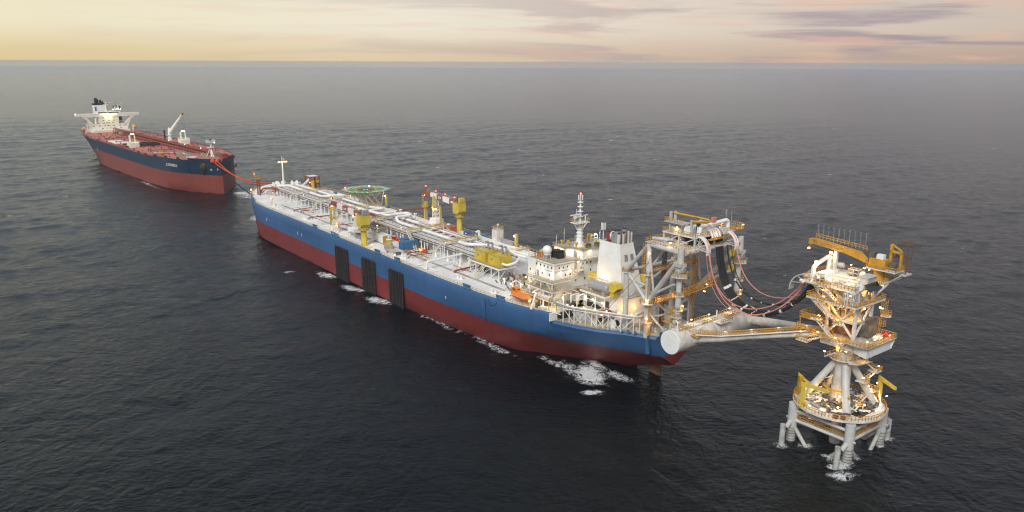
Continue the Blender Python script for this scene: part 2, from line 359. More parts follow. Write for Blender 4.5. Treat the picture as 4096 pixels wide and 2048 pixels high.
def sea_near():
    st = 2.4; nx = int((SX1 - SX0) / st) + 1; ny = int((SY1 - SY0) / st) + 1
    X, Y = np.meshgrid(np.linspace(SX0, SX1, nx), np.linspace(SY0, SY1, ny))
    rs = np.random.RandomState(4); Z = np.zeros_like(X)
    for L, A, n_, spread in ((95, .34, 5, .35), (52, .26, 9, .6), (28, .19, 14, .8), (15, .12, 18, 1.0), (9, .08, 18, 1.2)):
        for _ in range(n_):
            l = L * rs.uniform(.75, 1.3); th = math.radians(-62) + rs.normal() * spread; k = 2 * math.pi / l
            ph = (X * math.cos(th) + Y * math.sin(th)) * k + rs.uniform(0, 6.28)
            Z += A * .95 / math.sqrt(n_) * (np.sin(ph) + .22 * np.sin(2 * ph + .5))
    e = np.minimum(np.minimum(X - SX0, SX1 - X), np.minimum(Y - SY0, SY1 - Y)); Z *= np.clip(e / 350, 0, 1)
    F = np.zeros_like(X)
    def blob(cx, cy, rx, ry, ang, a):
        c, s = math.cos(ang), math.sin(ang); dx = X - cx; dy = Y - cy
        u = (dx * c + dy * s) / rx; v = (-dx * s + dy * c) / ry
        np.maximum(F, a * np.exp(-(u * u + v * v) * 1.2), out=F)
    A0 = math.radians(127.54)
    for x0 in (202, 170, 142): blob(*fw(x0, 36.5), 10, 4, A0, .56); blob(*fw(x0 - 5, 34.5), 8, 2.2, A0, .7)
    blob(*fw(13, 16.5), 13, 6.5, A0 - .5, .70); blob(*fw(21, 18.5), 12, 4, A0 - .3, .52); blob(*fw(6, 9), 12, 4, A0, .5); blob(*fw(.3, 26.8), 5, 2.6, .2, .70); blob(*fw(30, 19), 12, 3, A0, .5); blob(*fw(20, 7), 16, 2.2, A0 - .4, .55)
    blob(*fw(60, 27), 22, 2.5, A0, .5); blob(*fw(95, 30), 25, 2.5, A0, .42)
    for x, y in ((-79, 6.3), (-79.2, 1.4), (-61.4, 6.6), (-79.5, -17), (-79.5, -22), (-65.8, 1.2), (-79, -4), (-74.4, 1.8)): blob(*fw(x, y), 3.0, 2.2, 0, .62)
    blob(*fw(-79, 3), 8, 4, A0 - 1.2, .52); blob(*fw(-83, 9), 6, 3, 0, .6)
    AV = math.radians(-49.1)
    for q in ((-1010, 1490, 60, 3), (-1100, 1480, 40, 2.5), (-760, 1500, 50, 3), (-880, 1460, 40, 2.5)): blob(q[0], q[1], q[2], q[3], -.1, .62)
    blob(*vw(404, 8), 14, 9, AV, .7); blob(*vw(420, 6), 30, 10, AV, .5); blob(*vw(300, -40), 60, 3, AV, .42); blob(*fw(372, 8), 16, 10, A0, .6)
    for _ in range(330):
        x = rs.uniform(SX0, SX1); y = SY0 + (SY1 - SY0) * rs.uniform() ** .8
        r = rs.uniform(.7, 1.0) + rs.exponential(.7)
        ix = int((x - SX0) / st); iy = int((y - SY0) / st); q = 6
        sl_ = (slice(max(0, iy - q), iy + q), slice(max(0, ix - q), ix + q))
        a = rs.normal() * .5 + .2; c, s = math.cos(a), math.sin(a); dx = X[sl_] - x; dy = Y[sl_] - y
        F[sl_] = np.maximum(F[sl_], rs.uniform(.4, .68) * np.exp(-(((dx * c + dy * s) / (r * 1.8)) ** 2 + ((-dx * s + dy * c) / (r * .6)) ** 2)))
    me = bpy.data.meshes.new('sea'); co = np.stack([X, Y, Z], -1).reshape(-1, 3).astype(np.float32)
    I = np.arange(nx * ny).reshape(ny, nx); q = np.stack([I[:-1, :-1], I[:-1, 1:], I[1:, 1:], I[1:, :-1]], -1).reshape(-1, 4)
    # outer ring of coarse sea joined to the same sheet
    ox = [-14000, SX0, SX1, 14000]; oy = [-700, SY0, SY1, 15500]
    V2 = [(x, y, 0) for y in oy for x in ox]; Q2 = [[j * 4 + i, j * 4 + i + 1, (j + 1) * 4 + i + 1, (j + 1) * 4 + i] for j in range(3) for i in range(3) if not (i == 1 and j == 1)]
    co = np.concatenate([co, np.array(V2, np.float32)]); q = np.concatenate([q, np.array(Q2) + nx * ny])
    me.vertices.add(len(co)); me.vertices.foreach_set('co', co.ravel())
    me.loops.add(len(q) * 4); me.loops.foreach_set('vertex_index', q.ravel().astype(np.int32))
    me.polygons.add(len(q)); me.polygons.foreach_set('loop_start', np.arange(0, len(q) * 4, 4, dtype=np.int32))
    me.polygons.foreach_set('use_smooth', np.ones(len(q), bool)); me.update(calc_edges=True)
    a = me.attributes.new('foam', 'FLOAT', 'POINT'); a.data.foreach_set('value', np.concatenate([F.ravel(), np.zeros(16)]).astype(np.float32))
    me.materials.append(SEA); o = bpy.data.objects.new('sea', me); COL.objects.link(o); o['kind'] = 'structure'; return o
sea_near()

# haze
hz = bpy.data.materials.new('haze'); hz.use_nodes = True; n = hz.node_tree; n.nodes.clear()
pv = n.nodes.new('ShaderNodeVolumePrincipled'); pv.inputs['Density'].default_value = HAZE; pv.inputs['Color'].default_value = (.72, .79, .86, 1); pv.inputs['Density Attribute'].default_value = ''
pv.inputs['Anisotropy'].default_value = 0.0
o_ = n.nodes.new('ShaderNodeOutputMaterial'); n.links.new(pv.outputs[0], o_.inputs[1])
hb = MB().box(-14500, -1200, -8, 14500, 16000, 113)
h_ = build('haze', hb, hz); h_['kind'] = 'stuff'

# ------------------------------------------------------------------ hulls
def interp(tab, x, k):
    if x <= tab[0][0]: return tab[0][k]
    for a, b in zip(tab[:-1], tab[1:]):
        if x <= b[0]:
            t = (x - a[0]) / (b[0] - a[0]) if b[0] > a[0] else 1; return a[k] + (b[k] - a[k]) * t
    return tab[-1][k]
def cyF(x): return -4 * (1 - min(1, max(0, (x + 9.5) / 99.5)))
# x, bottom z, half breadth near the waterline (z=0 or bottom), at paint line 10.5, at knuckle 12.6, at deck, deck z
FT = [(-9.5, 6.0, .3, 6.6, 8.0, 10.3, 19), (-4, 4.6, .8, 8.6, 10.4, 13, 19), (.5, 3.4, 1.4, 10.4, 12.6, 15.1, 19), (8, 1.0, 2.6, 14.2, 17.0, 20.1, 19), (16.6, -3, 5.0, 18.6, 21.2, 23.9, 19),
      (26, -6, 10, 22.2, 24.6, 26.4, 19), (26.02, -6, 10, 22.2, 24.6, 26.4, 21.7), (40, -6, 18, 26.8, 28.6, 29.9, 21.7), (50, -6, 23.6, 28.9, 30.3, 31.2, 21.7), (64, -6, 27, 30.0, 31.2, 32, 21.7), (83, -6, 28.4, 31, 31.7, 32, 21.7),
      (107, -6, 30, 31.8, 32, 32, 21.7), (135, -6, 31.7, 32, 32, 32, 21.7), (200, -6, 32, 32, 32, 32, 21.7), (290, -6, 32, 32, 32, 32, 21.7), (303, -6, 31.8, 32, 32, 32, 21.7), (318, -6, 30.3, 30.8, 31, 31.3, 21.9), (335, -6, 24.8, 26, 26.4, 28, 22.8),
      (345, -6, 20, 21.6, 22.2, 24.4, 23.5), (352, -6, 15.6, 17.6, 18.2, 21.3, 24), (358, -6, 11, 13.4, 14.2, 17.6, 24.3), (363, -6, 6.5, 9, 9.8, 13, 24.5), (367, -6, 2.6, 5, 5.8, 8.6, 24.6), (370, -6, .4, 1.6, 2.3, 4.6, 24.7), (371.5, -2, .15, .3, .4, .6, 24.8)]
def refine(T, step):
    out = []
    for a, b in zip(T[:-1], T[1:]):
        k = max(1, int((b[0] - a[0]) / step))
        for i in range(k):
            t = i / k; out.append(tuple(p + (q - p) * t for p, q in zip(a, b)))
    out.append(T[-1]); return out
def loft(rows):
    mb = MB(); m = len(rows[0])
    for r in rows: mb.v += r
    for i in range(len(rows) - 1):
        for j in range(m - 1): mb.f.append((i * m + j, i * m + j + 1, (i + 1) * m + j + 1, (i + 1) * m + j))
    return mb
def mirror_rows(prof): return prof
fso = Thing('storage_vessel', 'huge storage tanker with bright blue topsides over a red lower hull, moored by its stern', 'ship', (180, 0, 0))
def fso_rows(zsel):
    rows = []
    for (x, zb, w, p, k, d, zd) in refine(FT, 12):
        c = cyF(x)
        if zsel == 'low':
            zw = max(zb, 0.0)
            half = [(0.0, zb - .01), (w * .8, zb), (w + .01, zw + .3), ((w + p) / 2 + (p - w) * .12, (zw + 10.5) / 2), (p, 10.5)]
        else:
            half = [(p, 10.5), (k, 12.6), ((k + d) / 2 + .05, (12.6 + zd) / 2), (d, zd - 1.0), (d - .3, zd - .3), (d - 1.0, zd)]
        rows.append([(x, c - y, z) for y, z in half[::-1]] + [(x, c + y, z) for y, z in (half[1:] if zsel == 'low' else half)] if zsel == 'low' else None or ([(x, c - y, z) for y, z in half], [(x, c + y, z) for y, z in half]))
    return rows
fso.p('lower_hull', M['red'], loft(fso_rows('low')), smooth=True)
rr = fso_rows('up')
fso.p('topsides', M['blue'], loft([b[::-1] for a, b in rr]), smooth=True)
fso.p('topsides', M['blue'], loft([a for a, b in rr]), smooth=True)
# transom plate
x0 = -9.52; c0 = cyF(-9.5); T0 = FT[0]
fso.p('transom', M['blue'], MB().add([(x0, c0 - T0[3], 10.5), (x0, c0 + T0[3], 10.5), (x0, c0 + T0[4], 12.6), (x0, c0 + T0[5], 18.0), (x0, c0 + T0[5] - 1, 19), (x0, c0 - T0[5] + 1, 19), (x0, c0 - T0[5], 18), (x0, c0 - T0[4], 12.6)], [(0, 1, 2, 3, 4, 5, 6, 7)]))
fso.p('transom_foot', M['red'], MB().add([(x0, c0, 5.98), (x0, c0 + T0[3], 10.5), (x0, c0 - T0[3], 10.5)], [(0, 1, 2)]))
# decks
def decksheet(x0, x1, z=None, inset=1.0):
    xs = [x0] + [t[0] for t in refine(FT, 12) if x0 < t[0] < x1] + [x1]; L = []; Rr = []
    for x in xs:
        d = interp(FT, x, 5) - inset; zz = interp(FT, x, 6) if z is None else z; L.append((x, cyF(x) + max(d, .05), zz)); Rr.append((x, cyF(x) - max(d, .05), zz))
    return loft([[a, b] for a, b in zip(L, Rr)])
fso.p('main_deck', M['deck'], decksheet(26.02, 371.4))
fso.p('mooring_deck', M['deck2'], decksheet(-9.5, 26.0, 19.0))
fso.p('poop_bulkhead', M['dirtyw'], MB().add([(26.01, cyF(26) - 25.4, 19), (26.01, cyF(26) + 25.4, 19), (26.01, cyF(26) + 25.4, 21.7), (26.01, cyF(26) - 25.4, 21.7)], [(0, 1, 2, 3)]))
# ------------------------------------------------------------------ the tanker astern
# x, bottom z, waterline hb, paint (15.6) hb, deck hb, deck z
VT_ = [(-46, 12, .5, 4, 13, 26.2), (-30, 10, .8, 10, 20, 26.2), (0, 6, 1.5, 20, 28, 26.2), (30, 2, 4, 27.5, 33.5, 26.2), (60, -6, 12, 32.5, 36, 26.2), (80, -6, 26, 35, 36.4, 26.2), (104, -6, 35, 36.4, 36.6, 26.2), (130, -6, 36.6, 36.6, 36.6, 26.2), (290, -6, 36.6, 36.6, 36.6, 26.2),
       (310, -6, 34, 34.2, 33, 27.0), (330, -6, 31.4, 31.6, 30, 27.4), (345, -6, 27.4, 27.6, 26.6, 27.6), (360, -6, 20.6, 21.4, 22.6, 27.9), (365.9, -6, 18, 18.8, 20.2, 28.0), (366, -6, 18, 18.8, 20.2, 29.6), (372, -6, 14.8, 15.4, 17, 29.7), (379, -6, 10.8, 11.4, 13, 29.8), (385, -6, 6.6, 7.2, 9, 29.9), (390, -6, 3.2, 3.6, 5, 30), (394, -6, .5, .7, 1.8, 30), (396, 3, .1, .15, .3, 30)]
cv_ = lambda x: 3.0 * max(0, 1 - (x + 46) / 120) - 5.6 * max(0, (x - 290) / 105)
tk = Thing('oil_tanker', 'laden oil tanker far off with navy topsides, brick red lower hull and red deck', 'ship', (170, 0, 0), VS)
def vrows(zsel):
    rows = []
    for (x, zb, w, p, d, zd) in refine(VT_, 14):
        c = cv_(x)
        if zsel == 'low':
            zw = max(zb, 0.0); half = [(0.0, zb - .01), (w * .8, zb), (w + .01, zw + .2), ((w + p) / 2 + (p - w) * .2, (zw + 15.6) / 2), (p, 15.6)]
            rows.append([(x, c - y, z) for y, z in half[::-1]] + [(x, c + y, z) for y, z in half[1:]])
        else:
            half = [(p, 15.6), (p + (d - p) * .35, 19.2), (p + (d - p) * .7, 23), (d, zd)]
            rows.append(([(x, c - y, z) for y, z in half], [(x, c + y, z) for y, z in half]))
    return rows
def vhb(x, k=4): return interp(VT_, x, k)
tk.p('lower_hull', M['vred'], loft(vrows('low')), smooth=True)
vr_ = vrows('up')
tk.p('topsides', M['navy'], loft([b[::-1] for a, b in vr_]), smooth=True); tk.p('topsides', M['navy'], loft([a for a, b in vr_]), smooth=True)
xs = [-45.9] + [t[0] for t in refine(VT_, 14)][1:-1]
tk.p('deck', M['vdeck'], loft([[(x, cv_(x) + vhb(x) - .15, min(vhb(x, 5), 28.0) - .25), (x, cv_(x) - vhb(x) + .15, min(vhb(x, 5), 28.0) - .25)] for x in xs]))
d0 = VT_[0]; tk.p('transom', M['navy'], MB().add([(-46.02, 3 - d0[3], 15.6), (-46.02, 3 + d0[3], 15.6), (-46.02, 3 + d0[4], 26.2), (-46.02, 3 - d0[4], 26.2)], [(0, 1, 2, 3)]))
# ------------------------------------------------------------------ rails and fittings of the storage vessel
D = 21.7
def edge(x, off=.9, sgn=1, dz=0): return (x, cyF(x) + sgn * (interp(FT, x, 5) - off), interp(FT, x, 6) + dz)
for sgn in (1, -1):
    mb = MB().rail([edge(x, .9, sgn) for x in list(range(27, 300, 13)) + [303, 318, 328, 335, 345, 352, 358, 363, 367, 370]], 1.3, 2.6, .10)
    fso.p('deck_railing', M['rail'], mb)
fso.p('mooring_deck_railing', M['rail'], MB().rail([edge(x, .5, 1) for x in (25, 16.6, 8, .5, -4, -9)], 1.1, 2.4, .08))
# walkway strip along the port side, painted darker
for sgn in (1, -1):
    fso.p('walkway_strip', M['deck2'], MB().add([(60, sgn * 21.0, 21.712), (300, sgn * 21.0, 21.712), (300, sgn * 19.2, 21.712), (60, sgn * 19.2, 21.712)], [(0, 1, 2, 3) if sgn < 0 else (3, 2, 1, 0)]))
# fenders: three black racks of upright pipes down the port side
for k, x0 in enumerate((193.5, 162.5, 134.5)):
    w = (14.0, 13.0, 12.4)[k]
    t = Thing('hull_fender', ['black pipe fender farthest forward on the blue hull side', 'middle one of the black pipe fenders on the blue hull side', 'black pipe fender nearest the stern on the blue hull side'][k], 'fender', (x0 - w / 2, 32, 0), group='pipe fenders on the hull side')
    for i in range(9):
        x = x0 - i * w / 8
        t.p('fender_pipe', M['fender' if i % 2 else 'soot'], MB().tube((x, 32.7, -3), (x, 32.7, 16.4 + .3 * (i % 2)), .42, n=6).tube((x, 32.7, 16.5), (x, 32.2, 17.3), .42, .05, n=6), smooth=True)
    t.p('backing_plate', M['soot'], MB().box(x0 - w, 32.02, -3, x0, 32.3, 15.8))
# small white draught marks
for x in (296, 246, 240, 152, 86): fso.p('draught_mark', M['mark'], MB().box(x - .22, 32.02, 13.3 if x > 100 else 14, x + .22, 32.07, 15.2))
# ------------------------------------------------------------------ pipe rack
rk = Thing('pipe_rack', 'long raised rack of white, grey and brown pipes down the middle of the pale deck', 'pipe rack', (200, 0, D))
fm = MB()
for y in (9.2, 0, -9.2): fm.box(-.2, y - .2, D, .2, y + .2, 27.4)
for z in (24.9, 27.2): fm.box(-.22, -9.6, z, .22, 9.9, z + .35)
fm.bar((0, 9.2, 24.9), (0, 6.5, 27.2), .16); fm.bar((0, -9.2, 24.9), (0, -6.5, 27.2), .16)
pf = None
for i in range(43):
    x = 90 + i * 6
    if pf is None: pf = rk.p('portal_frame', M['white'], fm); pf.location = (x - 0, 0, 0)
    else:
        c = pf.copy(); COL.objects.link(c); c.parent = rk.o; c.location = (x, 0, 0)
eb = MB()
for y in (9.9, -9.6): eb.box(86, y, 27.6, 345, y + .18, 28.0)
rk.p('edge_beam', M['dirtyw'], eb)
rk.p('rack_railing', M['railw'], MB().rail([(86, 10.2, 27.6), (345, 10.2, 27.6)], 1.1, 3.0, .09))
pr = [(9.0, 27.95, .30, 'dirtyw'), (8.2, 27.9, .24, 'brown'), (7.5, 27.9, .26, 'grey'), (6.8, 27.95, .32, 'dirtyw'), (6.0, 27.85, .2, 'brown'), (5.3, 27.9, .26, 'dirtyw'), (2.4, 27.95, .3, 'grey'), (1.6, 27.9, .22, 'brown'), (.8, 27.95, .3, 'dirtyw'), (-.1, 27.9, .26, 'grey'), (-5.2, 27.9, .26, 'dirtyw'), (-6.1, 27.95, .34, 'white'), (-7.1, 27.9, .28, 'brown'), (-8.0, 27.95, .3, 'dirtyw'), (-8.8, 27.9, .24, 'grey'),
      (8.8, 25.5, .24, 'grey'), (7.9, 25.5, .26, 'vpipe'), (7.0, 25.55, .3, 'grey'), (5.6, 25.5, .26, 'brown'), (9.5, 26.4, .16, 'dirtyw'), (9.5, 25.9, .16, 'dgrey'), (9.5, 26.9, .16, 'grey'), (-8.8, 25.5, .26, 'vpipe')]
for y, z, r, m in pr: rk.p('pipe', M[m], MB().tube((86 + R.uniform(0, 4), y, z), (340 - R.uniform(0, 20), y, z), r, n=6), smooth=True)
zb = 29.0
rk.p('large_pipe', M['white'], MB().pipe([(88, -3.4, zb), (104, -3.4, zb), (108, 3.8, zb + .6), (112, 3.8, zb), (150, 3.8, zb), (176, 3.8, zb), (179, 3.8, zb + 2.2), (179, -6.5, zb + 2.2), (186, -6.5, zb + 2.2), (186, 5, zb + 2.2), (212, 5, zb + 1), (232, 5, zb + 1), (250, 5, zb), (258, 5, zb + 1.5), (258, -5, zb + 1.5), (266, -5, zb + 1.5), (266, 3, zb + 1.5), (276, 3, zb), (330, 3, zb), (338, 8, zb - 1)], .82, 10, 2.4), smooth=True)
rk.p('large_pipe', M['white'], MB().pipe([(166, -3.2, zb), (190, -3.2, zb), (192, -3.2, zb + 2.4), (192, 7.2, zb + 2.4), (204, 7.2, zb + 2.4), (204, -3, zb + 2.4), (222, -3, zb + .5), (284, -3, zb + .3), (330, -3, zb), (352, -14, zb - 2)], .72, 10, 2.2), smooth=True)
rk.p('large_pipe', M['white'], MB().pipe([(92, 0.5, zb + 1.6), (84, -2, zb + 1.6), (64, -2, zb + 1.6)], .55, 8, 2), smooth=True)
for y in (-.6, -4.6, -6.2): rk.p('large_pipe', M['white'], MB().pipe([(80, y, zb + .9), (50, y, zb + .9)], .5, 8), smooth=True)
for i in range(22):
    x = 98 + i * 5.2 + (i % 2)
    if i % 7 == 6: continue
    rk.p('vent_cone', M['white'], MB().lathe([(.75, 0), (.28, 2.6), (.1, 5.2), (0, 5.4)], (x, 11.6 + .8 * (i % 2), D), 8), smooth=True)
for i in range(11):
    x = 100 + i * 21
    rk.lamp((x, 9.6 if i % 2 else -3, 28.8), M['lampy'], (.4, .4, .3))
# ------------------------------------------------------------------ catwalks over the rack
def stair(T, top, bot, w=1.3, rail='rail', under=None):
    a = Vector(top); b = Vector(bot); d = b - a; h = Vector((d.x, d.y, 0)); s = Vector((-h.y, h.x, 0)).normalized() * w / 2
    mb = MB()
    for k in (-1, 1):
        for e in (.0, .22): mb.bar(a + s * k + Vector((0, 0, -e)), b + s * k + Vector((0, 0, -e)), .16)
    n = max(3, int(abs(d.z) / .5))
    for i in range(1, n): c = a.lerp(b, i / n); mb.bar(c - s, c + s, .2)
    st = T.p('stair', M['railw'], mb, under)
    rb = MB()
    for k in (-1, 1):
        rb.bar(a + s * k + Vector((0, 0, 1.1)), b + s * k + Vector((0, 0, 1.1)), .1)
        for i in range(0, 5): c = a.lerp(b, i / 4) + s * k; rb.bar(c, c + Vector((0, 0, 1.1)), .08)
    T.p('stair_railing', M[rail], rb, st); return st
cwl = ['walkway bridge nearest the yellow twin cabins, crossing the pipe rack', 'walkway bridge over the pipe rack beside the blue lidded bins', 'walkway bridge behind the yellow crane, crossing the pipe rack', 'walkway bridge over the pipe rack level with the stowed crane boom tips', 'walkway bridge over the pipe rack beside the helideck legs', 'walkway bridge farthest forward over the pipe rack, behind the hose reels', 'walkway bridge touching the white accommodation block front']
for i, (x, y0, y1, kd) in enumerate(((118.5, 13, -7, 'port'), (151, 12.5, -9, 'aft'), (188, 12, -9, 'port'), (222.5, 12, -9, 'port'), (258, 12.5, -12, 'port'), (294, 13.5, -8, 'port'), (84, 7, -11.5, 'none'))):
    t = Thing('catwalk', cwl[i], 'walkway', (x, 11, D), group='walkway bridges over the pipe rack')
    z = 30.3
    t.p('walkway_deck', M['rail'], MB().box(x - .8, y1, z - .25, x + .8, y0, z))
    t.p('walkway_railing', M['rail'], MB().rail([(x - .8, y0, z), (x - .8, y1, z)], 1.1, 2, .09).rail([(x + .8, y1, z), (x + .8, y0, z)], 1.1, 2, .09))
    br = MB().truss((x - .8, y0 - .5, z - 1.2), (x - .8, y1 + .5, z - 1.2), .95, 8, .1)
    for y in (y0 - .8, y1 + .8):
        for k in (-.7, .7): br.box(x + k - .14, y - .14, D, x + k + .14, y + .14, z - .25)
    t.p('walkway_support', M['white'], br)
    if kd == 'port':
        stair(t, (x, y0 + .1, z), (x, y0 + 8.2, D + .1)); stair(t, (x, y1 - .1, z), (x, y1 - 7.5, D + .1))
    elif kd == 'aft':
        t.p('landing', M['rail'], MB().box(x - .8, y0, z - .25, x + .8, y0 + 1.6, z)); stair(t, (x - .8, y0 + .8, z), (x - 9, y0 + .8, D + .1)); stair(t, (x, y1 - .1, z), (x, y1 - 7.5, D + .1))
# ------------------------------------------------------------------ transverse pipes that drop to the deck at the port side
for i, x in enumerate((107, 226, 284)):
    t = Thing('cross_pipe', ['white pipe running from the rack to the deck edge near the yellow twin cabins', 'white pipe with squared loop at the near deck edge ahead of the boom rest', 'white pipe with a squared loop at the port deck edge, farthest forward'][i], 'pipe', (x, 28, D), group='white cross pipes on the port deck')
    r = .5 if i == 0 else .3
    t.p('pipe_run', M['white'], MB().pipe([(x, 9.5, 26.2), (x, 28.6, 25.4), (x, 28.6, D + .4)], r, 8, 1.3), smooth=True)
    lp = MB().pipe([(x, 28.6, D + .5), (x + 1.5, 29.6, D + .5), (x + 8, 29.6, D + .5), (x + 8, 26, D + .5)], r * .7, 6).pipe([(x, 27, D + .5), (x - 6, 27, D + .5)], r * .6, 6)
    t.p('pipe_loop', M['white'], lp, smooth=True)
    sp = MB()
    for y in (14, 20, 26): sp.bar((x, y, D), (x, y, 25.6), .2)
    if i: sp.pipe([(x + 8, 26, D + .5), (x + 8, 26, 25.3), (x, 26, 25.3)], .16, 6)
    t.p('pipe_support', M['white'], sp)
for i, (x, y0, y1, m) in enumerate(((96, 10, 21, 'vpipe'), (128, 10.5, 24, 'vpipe'), (136, 9, 22, 'vpipe'), (244, 10, 24, 'vpipe'), (275, 10, 22, 'vpipe'), (214, 9, 21, 'vpipe'), (172, 10, 24, 'white'), (266, 10, 20, 'vpipe'))):
    mb = MB().pipe([(x, y0, D + 1.1), (x + (2 if i % 2 else -1), y1, D + 1.0), (x + (2 if i % 2 else -1), y1 + .7, D + .1)], .28 if i % 3 else .4, 6)
    for k in (.2, .6, .95): mb.bar((x, y0 + (y1 - y0) * k, D), (x, y0 + (y1 - y0) * k, D + 1), .16)
    mb.pipe([(x + 9, (y0 + y1) / 2, D + .5), (x - 5, (y0 + y1) / 2, D + .5)], .14, 5)
    solo('deck_pipe', ['dark red deck pipe under the yellow twin cabins', 'dark red deck pipe between the port bollards and the vent cones', 'dark red deck pipe ending beside the red tarpaulin bundle', 'dark red deck pipe on the open deck ahead of the boom rest', 'dark red deck pipe far forward between two catwalk stairs', 'dark red deck pipe just ahead of the port boom rest', 'white low pipe behind the yellow port crane column', 'dark red deck pipe beside the forward catwalk stair foot'][i], 'pipe', (x, y0, D), mb, M[m], smooth=True, group='low deck pipes')
# red U bends beside the boom rest and the long red pipe leading to starboard
for i, x in enumerate((196.5, 193.8)):
    solo('bent_pipe', ['thick red bent pipe rising from the rack, the one nearer the bow', 'thick red bent pipe rising from the rack, the one nearer the crane'][i], 'pipe', (x, 16, D), MB().pipe([(x, 8, 28.6), (x, 9, 31.2), (x, 17, 30.4), (x, 17, D)], .5, 8, 1.8), M['vpipe'], smooth=True)
solo('starboard_pipe', 'long thin dark red pipe running across to the yellow standpipe at the far rail', 'pipe', (206, -20, D), MB().pipe([(200, -2, 29), (206, -12, 28.4), (206, -31, 28.4), (206, -31, 27)], .32, 6).bar((206, -14, D), (206, -14, 28.4), .2).bar((206, -24, D), (206, -24, 28.4), .2), M['vpipe'], smooth=True)
# ------------------------------------------------------------------ cranes
def crane(label, loc, cab):
    t = Thing('deck_crane', label, 'crane', loc, group='yellow deck cranes', own=True)
    t.p('pedestal', M['craney'], MB().lathe([(1.75, 0), (1.5, .3), (1.5, 7.2), (1.62, 7.25), (1.62, 7.6), (1.5, 7.65), (1.5, 9.9)], n=20), smooth=True)
    ho = MB(); pl = [(-2.9, 0, 11.1), (-1.2, 0, 9.75), (2.3, 0, 9.75), (3.0, 0, 10.6), (3.0, 0, 15.6), (-2.9, 0, 15.6)]
    ho.extr([(x, -2.4, z) for x, _, z in pl], (0, 4.8, 0)); t.p('crane_house', M['craney'], ho)
    t.p('access_panel', M['yellow'], MB().box(-2.6, 2.4, 12.2, -.9, 2.46, 15)); t.p('house_railing', M['rail'], MB().rail([(-2.9, 2.4, 15.6), (3, 2.4, 15.6), (3, -2.4, 15.6), (-2.9, -2.4, 15.6)], 1.1, 1.5, .09, True))
    mc = MB().cbox((1.2, .3, 16.4), (2.2, 2.2, 1.5)).cbox((2.6, -.8, 16.7), (1.2, 1, 2)); mc.tube((.4, -1.4, 16.3), (.4, 1.5, 16.3), .8, n=10).bar((2.4, .8, 15.6), (1.3, 0, 18.4), .22).bar((2.4, -1.2, 15.6), (1.3, 0, 18.4), .22)
    t.p('winch', M['dgrey'], mc)
    t.p('counterweight_box', M['craney' if not cab else 'grey'], MB().box(-2.7, -1.8, 15.6, -.6, 1.2, 18.4))
    t.p('ring_platform', M['rail'], MB().lathe([(1.55, 7.9), (2.7, 7.9), (2.7, 8.05), (1.55, 8.05)], n=12)); t.p('platform_railing', M['rail'], MB().rail([(2.65 * math.cos(a * .524), 2.65 * math.sin(a * .524), 8.05) for a in range(12)], 1.1, 1.4, .08, True))
    if cab:
        cb = t.p('cab', M['white'], MB().box(3.2, 1.0, 10.9, 6.0, 3.4, 14.4)); t.p('cab_window', M['glass'], MB().box(3.9, 3.38, 12.3, 5.2, 3.46, 13.6).box(5.98, 1.4, 12.3, 6.06, 3, 13.6), cb)
    # boom: box girder in red and white lengths
    bx = [3.0, 9.0, 15.8, 22.0, 28.6, 34.6]; z = lambda x: 15.0 + (x - 3) * .055; hh = lambda x: 3.1 - (x - 3) * .03
    for i in range(5):
        a, b = bx[i], bx[i + 1]; mb = MB()
        mb.add([(q, y, z(q) + e * hh(q) / 2) for q in (a, b) for y, e in ((-.75, -1), (.75, -1), (.75, 1), (-.75, 1))], [(0, 4, 5, 1), (1, 5, 6, 2), (2, 6, 7, 3), (3, 7, 4, 0), (0, 1, 2, 3), (7, 6, 5, 4)])
        bo = t.p('boom_length', M['brickred' if i % 2 == 0 else 'white'], mb)
        if i in (0, 2): t.p('boom_plate', M['white'], MB().box(a + 1.6, .76, z(a + 2) - .45, b - 1.6, .82, z(a + 2) + .65), bo)
        if i == 2: t.p('boom_lettering', M['soot'], MB().box(a + 2.1, .83, z(a + 2) - .1, b - 2.1, .86, z(a + 2) + .3), bo)
    t.p('boom_head', M['brickred'], MB().extr([(34.6, -.7, 17.6), (38.6, -.7, 15.2), (38.6, -.7, 14.4), (34.6, -.7, 15.9)], (0, .3, 0)).extr([(34.6, .4, 17.6), (38.6, .4, 15.2), (38.6, .4, 14.4), (34.6, .4, 15.9)], (0, .3, 0)).bar((34.6, 0, 17.4), (34.9, 0, 20.6), .3).bar((34.9, 0, 20.2), (37, 0, 16.4), .2))
    t.p('boom_walkway', M['grey'], MB().rail([(3, -.9, z(3) + 1.1), (34, -.9, z(34) + .8)], 1.5, 2.2, .1).rail([(3, .3, z(3) + 1.15), (34, .3, z(34) + .85)], 1.5, 2.2, .1))
    t.p('hook_block', M['ochre'], MB().cbox((37.8, 0, 13.2), (.7, .5, 1.2)).bar((37.8, 0, 13.6), (37.8, 0, 14.6), .1))
    for x in (4.5, 14, 24, 34.8): t.lamp((x, 0, z(x) + (2.9 if x < 30 else 3.8)), M['lampr'], (.7, .7, .7))
    t.lamp((38.6, 0, 14.6), M['lampr'], (.5, .5, .5)); t.lamp((36.5, 0, 14.8), M['lampo'], (.8, .5, .3))
    return t
crane('yellow pedestal crane with white cab on the near side of the deck', (166.2, 29.2, D), True)
crane('yellow pedestal crane standing on the far deck edge against the sea, boom stowed', (166.5, -28.8, D), False)
